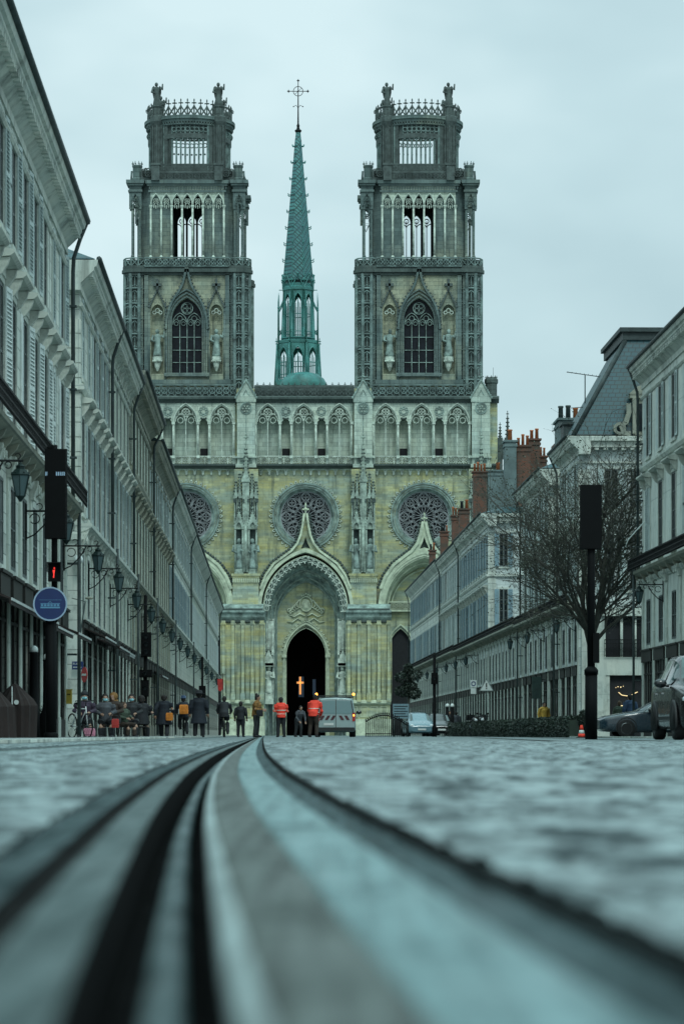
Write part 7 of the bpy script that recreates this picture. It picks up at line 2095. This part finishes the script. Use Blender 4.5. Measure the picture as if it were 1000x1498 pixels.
b = MB(); b.tube([(-0.02,0,0),(-0.02,0,wz(935,79)),(0.06,0,wz(905,79)),(0.13,0,wz(880,79))], 0.02, 6); b.tube([(-0.24,0,wz(875,79)),(0.13,0,wz(880,79))], 0.012, 5); b.build('arm', 'zinc_pipe', A_)
b = MB(); b.ball((0.24,0,wz(875,79)), 0.07, 10, 1.7, 0.8, 0.6); b.build('lamp_head', 'trim_dirty', A_)
# far signal posts
def signal_post(label, px, Y, ztop, boxes, r=0.07):
    R = thing('traffic_signal', label, 'traffic light', (wx(px, Y), Y, 0), 0, 'dark signal posts along the street')
    b = MB(); b.lathe([(r*1.6,0),(r*1.6,0.5),(r,0.6),(r,ztop),(r*0.5,ztop+0.05)], 0, 0, 10); b.build('pole', 'sign_black', R)
    for (dx, z0, z1, w_) in boxes:
        b = MB(); b.box(dx-w_/2, dx+w_/2, -0.22, -0.04, z0, z1); b.box(dx-w_/2-0.03, dx+w_/2+0.03, -0.04, -0.02, z0-0.03, z1+0.03); o_ = b.build('signal_head', 'sign_black', R)
        for q in range(3 if z1-z0 > 0.6 else 1):
            zc_ = z0+(z1-z0)*(q+0.5)/(3 if z1-z0 > 0.6 else 1); rl = min(0.09, (z1-z0)*0.3)
            b = MB(); b.ball((dx, -0.215, zc_), rl, 10, 1, 0.25, 1); b.bar(arcpts(dx, zc_, rl+0.015, 0.2, PI-0.2, 8), 0.012, -0.34, -0.22); b.build('lens', 'shop_glass', o_)
    return R
signal_post('dark signal post with box head among the people on the left', 213, 113, wz(872,113), [(0.03,wz(960,113),wz(926,113),0.36),(-0.02,wz(1018,113),wz(996,113),0.22),(0,wz(990,113),wz(981,113),0.5)])
signal_post('slim dark post in front of the far left house fronts', 296, 150, wz(962,150), [(0,wz(1020,150),wz(1004,150),0.3)], 0.06)
signal_post('tall dark post in front of the far right house fronts', 635, 150, wz(958,150), [(0,wz(1000,150),wz(985,150),0.28)], 0.08)
H_ = thing('banner', 'small orange banner on a pole at the far end of the left houses', 'banner', (wx(323.5,182), 182, -0.1))
b = MB(); post(b, 0.12, 0, 0, 4.1, 0.03); b.tube([(-0.3,0,4.0),(0.3,0,4.0)], 0.02, 5); b.build('pole', 'iron_black', H_)
b = MB(); b.plate([(-0.24,3.75),(0.10,3.75),(0.12,3.1),(-0.05,2.95),(-0.2,3.05)], [], -0.03, 0); b.build('cloth', 'bag_red', H_)
# black back of the display on the right
Y = 62.0
D_ = thing('display_post', 'thick black post carrying a tall black panel, standing before the bare tree', 'traffic light', (wx(864,Y), Y, 0))
def rx(px): return wx(px, 62.0)-wx(864, 62.0)
b = MB(); b.tube([(0,0,0),(0,0,wz(985,Y))], 0.135, 14); b.tube([(0,0,wz(985,Y)),(0,0,wz(712,Y))], 0.085, 12); b.lathe([(0.135,wz(985,Y)),(0.15,wz(987,Y)),(0.15,wz(980,Y)),(0.085,wz(975,Y))], 0, 0, 14); b.build('pole', 'sign_black', D_)
b = MB(); b.box(rx(848), rx(878.5), -0.16, -0.02, wz(803,Y), wz(710,Y)); b.box(rx(847.4), rx(879), -0.02, 0.02, wz(804,Y), wz(709.5,Y)); b.build('display_panel', 'sign_black', D_)
b = MB(); b.box(rx(866), rx(875), -0.16, 0.02, wz(970,Y), wz(926,Y)); b.build('signal_head', 'sign_black', D_)
# signs on the right
K_ = thing('parking_sign', 'white sign with a dark ring over a smaller plate, above the motorbikes', 'sign', (wx(692,160), 160, 0))
b = MB(); post(b, 0, 0.03, 0, 3.6, 0.03); b.build('pole', 'zinc_pipe', K_)
b = MB(); b.box(-0.17,0.17,-0.03,0,2.75,3.15); b.box(-0.15,0.15,-0.03,0,2.38,2.7); pl_ = b.build('plate', 'globe_white', K_)
b = MB(); b.bar(circ(0, 2.95, 0.11, 18), 0.05, -0.04, -0.031, True); b.build('ring_symbol', 'sign_blue', pl_)
W_ = thing('warning_sign', 'triangular warning sign on a pole in front of the right house fronts', 'sign', (wx(711,148), 148, 0))
b = MB(); post(b, 0, 0.03, 0, 3.0, 0.03); b.build('pole', 'zinc_pipe', W_)
z_ = wz(1011,148)
b = MB(); b.plate([(-0.38,z_),(0.38,z_),(0,z_+0.64)], [], -0.03, 0); tp = b.build('plate', 'globe_white', W_)
b = MB(); b.bar([(-0.35,z_+0.02),(0.35,z_+0.02),(0,z_+0.61)], 0.05, -0.042, -0.031, True); b.build('border', 'render_grey', tp)
b = MB(); b.box(-0.03,0.03,-0.042,-0.031,z_+0.2,z_+0.42); b.box(-0.03,0.03,-0.042,-0.031,z_+0.1,z_+0.16); b.build('symbol', 'sign_black', tp)
I_ = thing('information_board', 'pale board with dark rows of writing right of the iron railing', 'sign', (wx(586,150), 150, 0))
b = MB(); post(b, -0.35, 0.04, 0, 1.0, 0.03); post(b, 0.35, 0.04, 0, 1.0, 0.03); b.build('legs', 'zinc_pipe', I_)
b = MB(); b.box(-0.42,0.42,-0.03,0.02,0.95,1.72); bp_ = b.build('panel', 'paint_blue', I_)
b = MB()
for i in range(5): b.box(-0.36,0.36-0.12*(i % 2),-0.036,-0.031,1.05+i*0.13,1.09+i*0.13)
b.build('written_rows', 'sign_black', bp_)
# curved iron railing
Y = 142; F_ = thing('iron_railing', 'black iron railing with pointed bars and a curved top rail beside the van', 'railing', (wx(566,Y), Y, 0))
b = MB(); n = 22; tops = []
for i in range(n+1):
    t = i/n; x = -1.05+2.1*t; h = 0.62+0.5*math.sin(PI*min(1, 0.12+t*0.9))
    y = 0.5*(t-0.5)**2*4; b.tube([(x,y,0),(x,y,h)], 0.022, 5); b.lathe([(0.022,h),(0.045,h+0.03),(0.004,h+0.12)], x, y, 5, smooth=False); tops.append((x,y,h-0.05))
b.tube(tops, 0.03, 6); b.tube([(p[0],p[1],0.15) for p in tops], 0.025, 5)
b.build('bars', 'iron_black', F_)
# cone
O_ = thing('traffic_cone', 'orange and white traffic cone at the foot of the thick black post', 'cone', (wx(850,96), 96, 0))
b = MB(); b.box(-0.17,0.17,-0.17,0.17,0,0.03); b.build('base', 'tyre', O_)
b = MB(); b.lathe([(0.13,0.03),(0.105,0.14)], 0, 0, 14); b.lathe([(0.078,0.26),(0.04,0.42),(0.02,0.43)], 0, 0, 14); b.build('body', 'cloth_orange', O_)
b = MB(); b.lathe([(0.105,0.14),(0.078,0.26)], 0, 0, 14); b.build('band', 'globe_white', O_)
U_ = thing('clipped_shrub', 'dark conical shrub in a pot behind the thick black post', 'shrub', (wx(856,98), 98, 0))
b = MB(); b.lathe([(0.18,0),(0.22,0.3),(0.24,0.3),(0.24,0.34),(0.2,0.34)], 0, 0, 12); b.build('pot', 'sign_black', U_)
b = MB(); leafball(b, (0,0,0.62), 0.30,0.30,0.36, 1100, 0.05, rr); b.build('foliage', 'leaf_dark', U_, recalc=False)
# green projecting sign, awnings, flag pole: fixed to their buildings
GS = thing('projecting_sign', 'dark green upright shop sign projecting from the pale house on the right', 'sign', (lat(14.5,150.5)-0.55, 150.5, wz(1022,150)))
b = MB(); b.box(-0.25,0.25,-0.06,0.06,0,1.15); b.build('board', 'shop_green', GS); b = MB(); b.tube([(0.25,0,1.0),(0.6,0,1.0)], 0.02, 5); b.tube([(0.25,0,0.15),(0.6,0,0.15)], 0.02, 5); b.build('bracket', 'iron_black', GS)
def awning(Rb, x0, x1, z, out, mat, edge):
    b = MB(); b.prof([(-0.02,z+0.30),(-out,z+0.02),(-out,z-0.10),(-out+0.03,z-0.10),(-out+0.03,z),(-0.02,z+0.26)], x0, x1); o = b.build('awning', mat, Rb)
    b = MB(); b.box(x0, x1, -out-0.02, -out-0.001, z-0.03, z+0.02); b.build('valance_edge', edge, o)
for Rb, segs in ((LB[0], ((1.0,12.5,2.55,0.75),(13.0,19.5,2.55,0.6),(20.0,24.8,2.6,0.7))), (LB[1], ((0.6,6.2,2.9,0.7),(6.6,12.8,2.8,0.8))), (LB[2], ((1,7,2.9,0.6),)), (LB[4], ((2,9,2.8,0.5),))):
    for x0, x1, z, out in segs: awning(Rb[0], x0, x1, z, out, 'canvas_brown' if Rb is not LB[2] else 'canvas_pale', 'canvas_pale')
FP = thing('flagpole', 'thin white flagpole curving from the nearest right building in front of the tree', 'flagpole', (lat(14.5,111.5), 111.5, 0))
b = MB(); b.tube([(0.05,0,wz(762,111.5)),(-0.35,0,wz(778,111.5)),(-0.62,0,wz(790,111.5)),(-0.72,0,wz(800,111.5))], [0.025,0.022,0.02,0.015], 6); b.build('pole', 'globe_white', FP)
# small dark tree before the right church door
def clipped_tree(label, px, Y, zc, r, h):
    R = thing('small_tree', label, 'tree', (wx(px,Y), Y, 0)); rnd = random.Random(px)
    b = MB(); b.tube([(0,0,0),(0.03,0,1.2),(0,0,zc)], [0.10,0.08,0.05], 7)
    for k in range(7): a = k*0.9; b.tube([(0,0,zc-0.9+0.1*k),(0.3*math.cos(a),0.3*math.sin(a),zc-0.2+0.1*k),(r*0.8*math.cos(a),r*0.8*math.sin(a),zc+0.1*k)], [0.04,0.025,0.01], 5)
    b.build('trunk', 'bark', R)
    b = MB(); 
    for dx, dz, q in ((-0.4,0.45,0.62),(0.35,0.62,0.7),(0.1,-0.15,0.55),(0.45,-0.62,0.5),(-0.45,-0.5,0.55),(0.0,1.0,0.35)): leafball(b, (dx*r,0,zc+dz*h*0.5), r*q*1.2, r*q, h*0.2, 520, 0.09, rnd)
    b.build('crown', 'leaf_dark', R, recalc=False)
clipped_tree('small dark tree in front of the right church door', 597, 192, 3.5, 0.85, 2.0)
# hedge
Hd = MB(); rnd = random.Random(21)
p0 = Vector((wx(846,108),108,0)); p1 = Vector((wx(664,178),178,0)); L_ = (p1-p0).length; dv = (p1-p0)/L_; nv = Vector((dv.y,-dv.x,0))
for i in range(26000):
    t = rnd.uniform(0, L_); q = rnd.choice((0,1,1,2))
    hh = 0.74+0.05*math.sin(t*1.3)+rnd.gauss(0,0.02)
    if q == 1: p = p0+dv*t+nv*rnd.uniform(-0.42,0.42)+Vector((0,0,hh))
    else: p = p0+dv*t+nv*((-0.42 if q == 0 else 0.42)+rnd.gauss(0,0.03))+Vector((0,0,rnd.uniform(0.02,hh)))
    d = Vector((rnd.gauss(0,1),rnd.gauss(0,1),rnd.gauss(0,1))).normalized(); e = d.cross(Vector((rnd.gauss(0,1),rnd.gauss(0,1),rnd.gauss(0,1)))).normalized(); k = rnd.uniform(0.03,0.07)
    Hd.add([p-d*k, p+e*k*0.6, p+d*k, p-e*k*0.6], [(0,1,2,3)], False)
c8 = [p0+nv*0.36, p0-nv*0.36, p1-nv*0.36, p1+nv*0.36]
Hd.add([(c.x,c.y,0) for c in c8]+[(c.x,c.y,0.66) for c in c8], [(0,1,2,3),(4,5,6,7),(0,1,5,4),(1,2,6,5),(2,3,7,6),(3,0,4,7)], False)
tag(Hd.build('hedge', 'leaf_dark', recalc=False), 'long low dark clipped hedge running along the right side of the street', 'hedge')
# ------------------------------------------------------------------ bare tree in the side square
TR = thing('bare_tree', 'almost leafless tree with dense dark twigs between the right-hand buildings', 'tree', (wx(864,120), 120, 0))
tb = MB(); cb_ = MB(); lb_ = MB(); rnd = random.Random(4)
def grow(p, d, L, r, lvl):
    n = 4; pts = [p.copy()]; q = p.copy(); dd = d.copy()
    for i in range(n):
        dd = (dd + Vector((rnd.gauss(0,0.13),rnd.gauss(0,0.13),rnd.gauss(0,0.08)+0.04))).normalized(); q = q+dd*(L/n); pts.append(q.copy())
    (tb if lvl < 2 else cb_).tube(pts, [r*(1-0.45*i/n) for i in range(n+1)], 6 if lvl < 2 else 3)
    if lvl >= 5 or L < 0.22:
        for k in range(3):
            c = pts[-1-k]; e = Vector((rnd.gauss(0,1),rnd.gauss(0,1),rnd.gauss(0,1))).normalized(); f = e.cross(Vector((0.3,1,0.2))).normalized(); s = rnd.uniform(0.02,0.055)
            lb_.add([c-e*s, c+f*s*0.6, c+e*s, c-f*s*0.6], [(0,1,2,3)], False)
        return
    m = {0:5,1:5,2:5,3:4,4:3}[lvl]
    for k in range(m):
        i = rnd.randint(1 if lvl else 2, n); s = pts[i]
        a = rnd.uniform(0,2*PI); sp_ = rnd.uniform(0.45,0.95)
        u_ = dd.cross(Vector((0.2,0.5,1))).normalized(); v_ = dd.cross(u_)
        nd_ = (dd*math.cos(sp_)+(u_*math.cos(a)+v_*math.sin(a))*math.sin(sp_)); nd_.z = nd_.z*0.8+0.06
        grow(s, nd_.normalized(), L*rnd.uniform(0.58,0.82), r*0.5, lvl+1)
tb.tube([(0,0,-0.1),(0.02,0,1.8),(-0.05,0,4.2)], [0.20,0.16,0.14], 10)
for k in range(9):
    a = k*2*PI/9+rnd.uniform(-0.3,0.3); zz = 3.5+0.16*k
    grow(Vector((0,0,min(zz,3.9)+0.3)), Vector((math.cos(a)*0.5, math.sin(a)*0.45, rnd.uniform(0.6,1.5))).normalized(), rnd.uniform(3.1,4.1), 0.085, 1)
for k in range(3): grow(Vector((-0.05,0,3.8)), Vector((rnd.uniform(-0.2,0.25),rnd.uniform(-0.2,0.2),1)), 5.2, 0.12, 1)
tb.build('trunk', 'bark', TR); cb_.build('branches', 'bark', TR, recalc=False); lb_.build('crown', 'leaf_olive', TR, recalc=False)
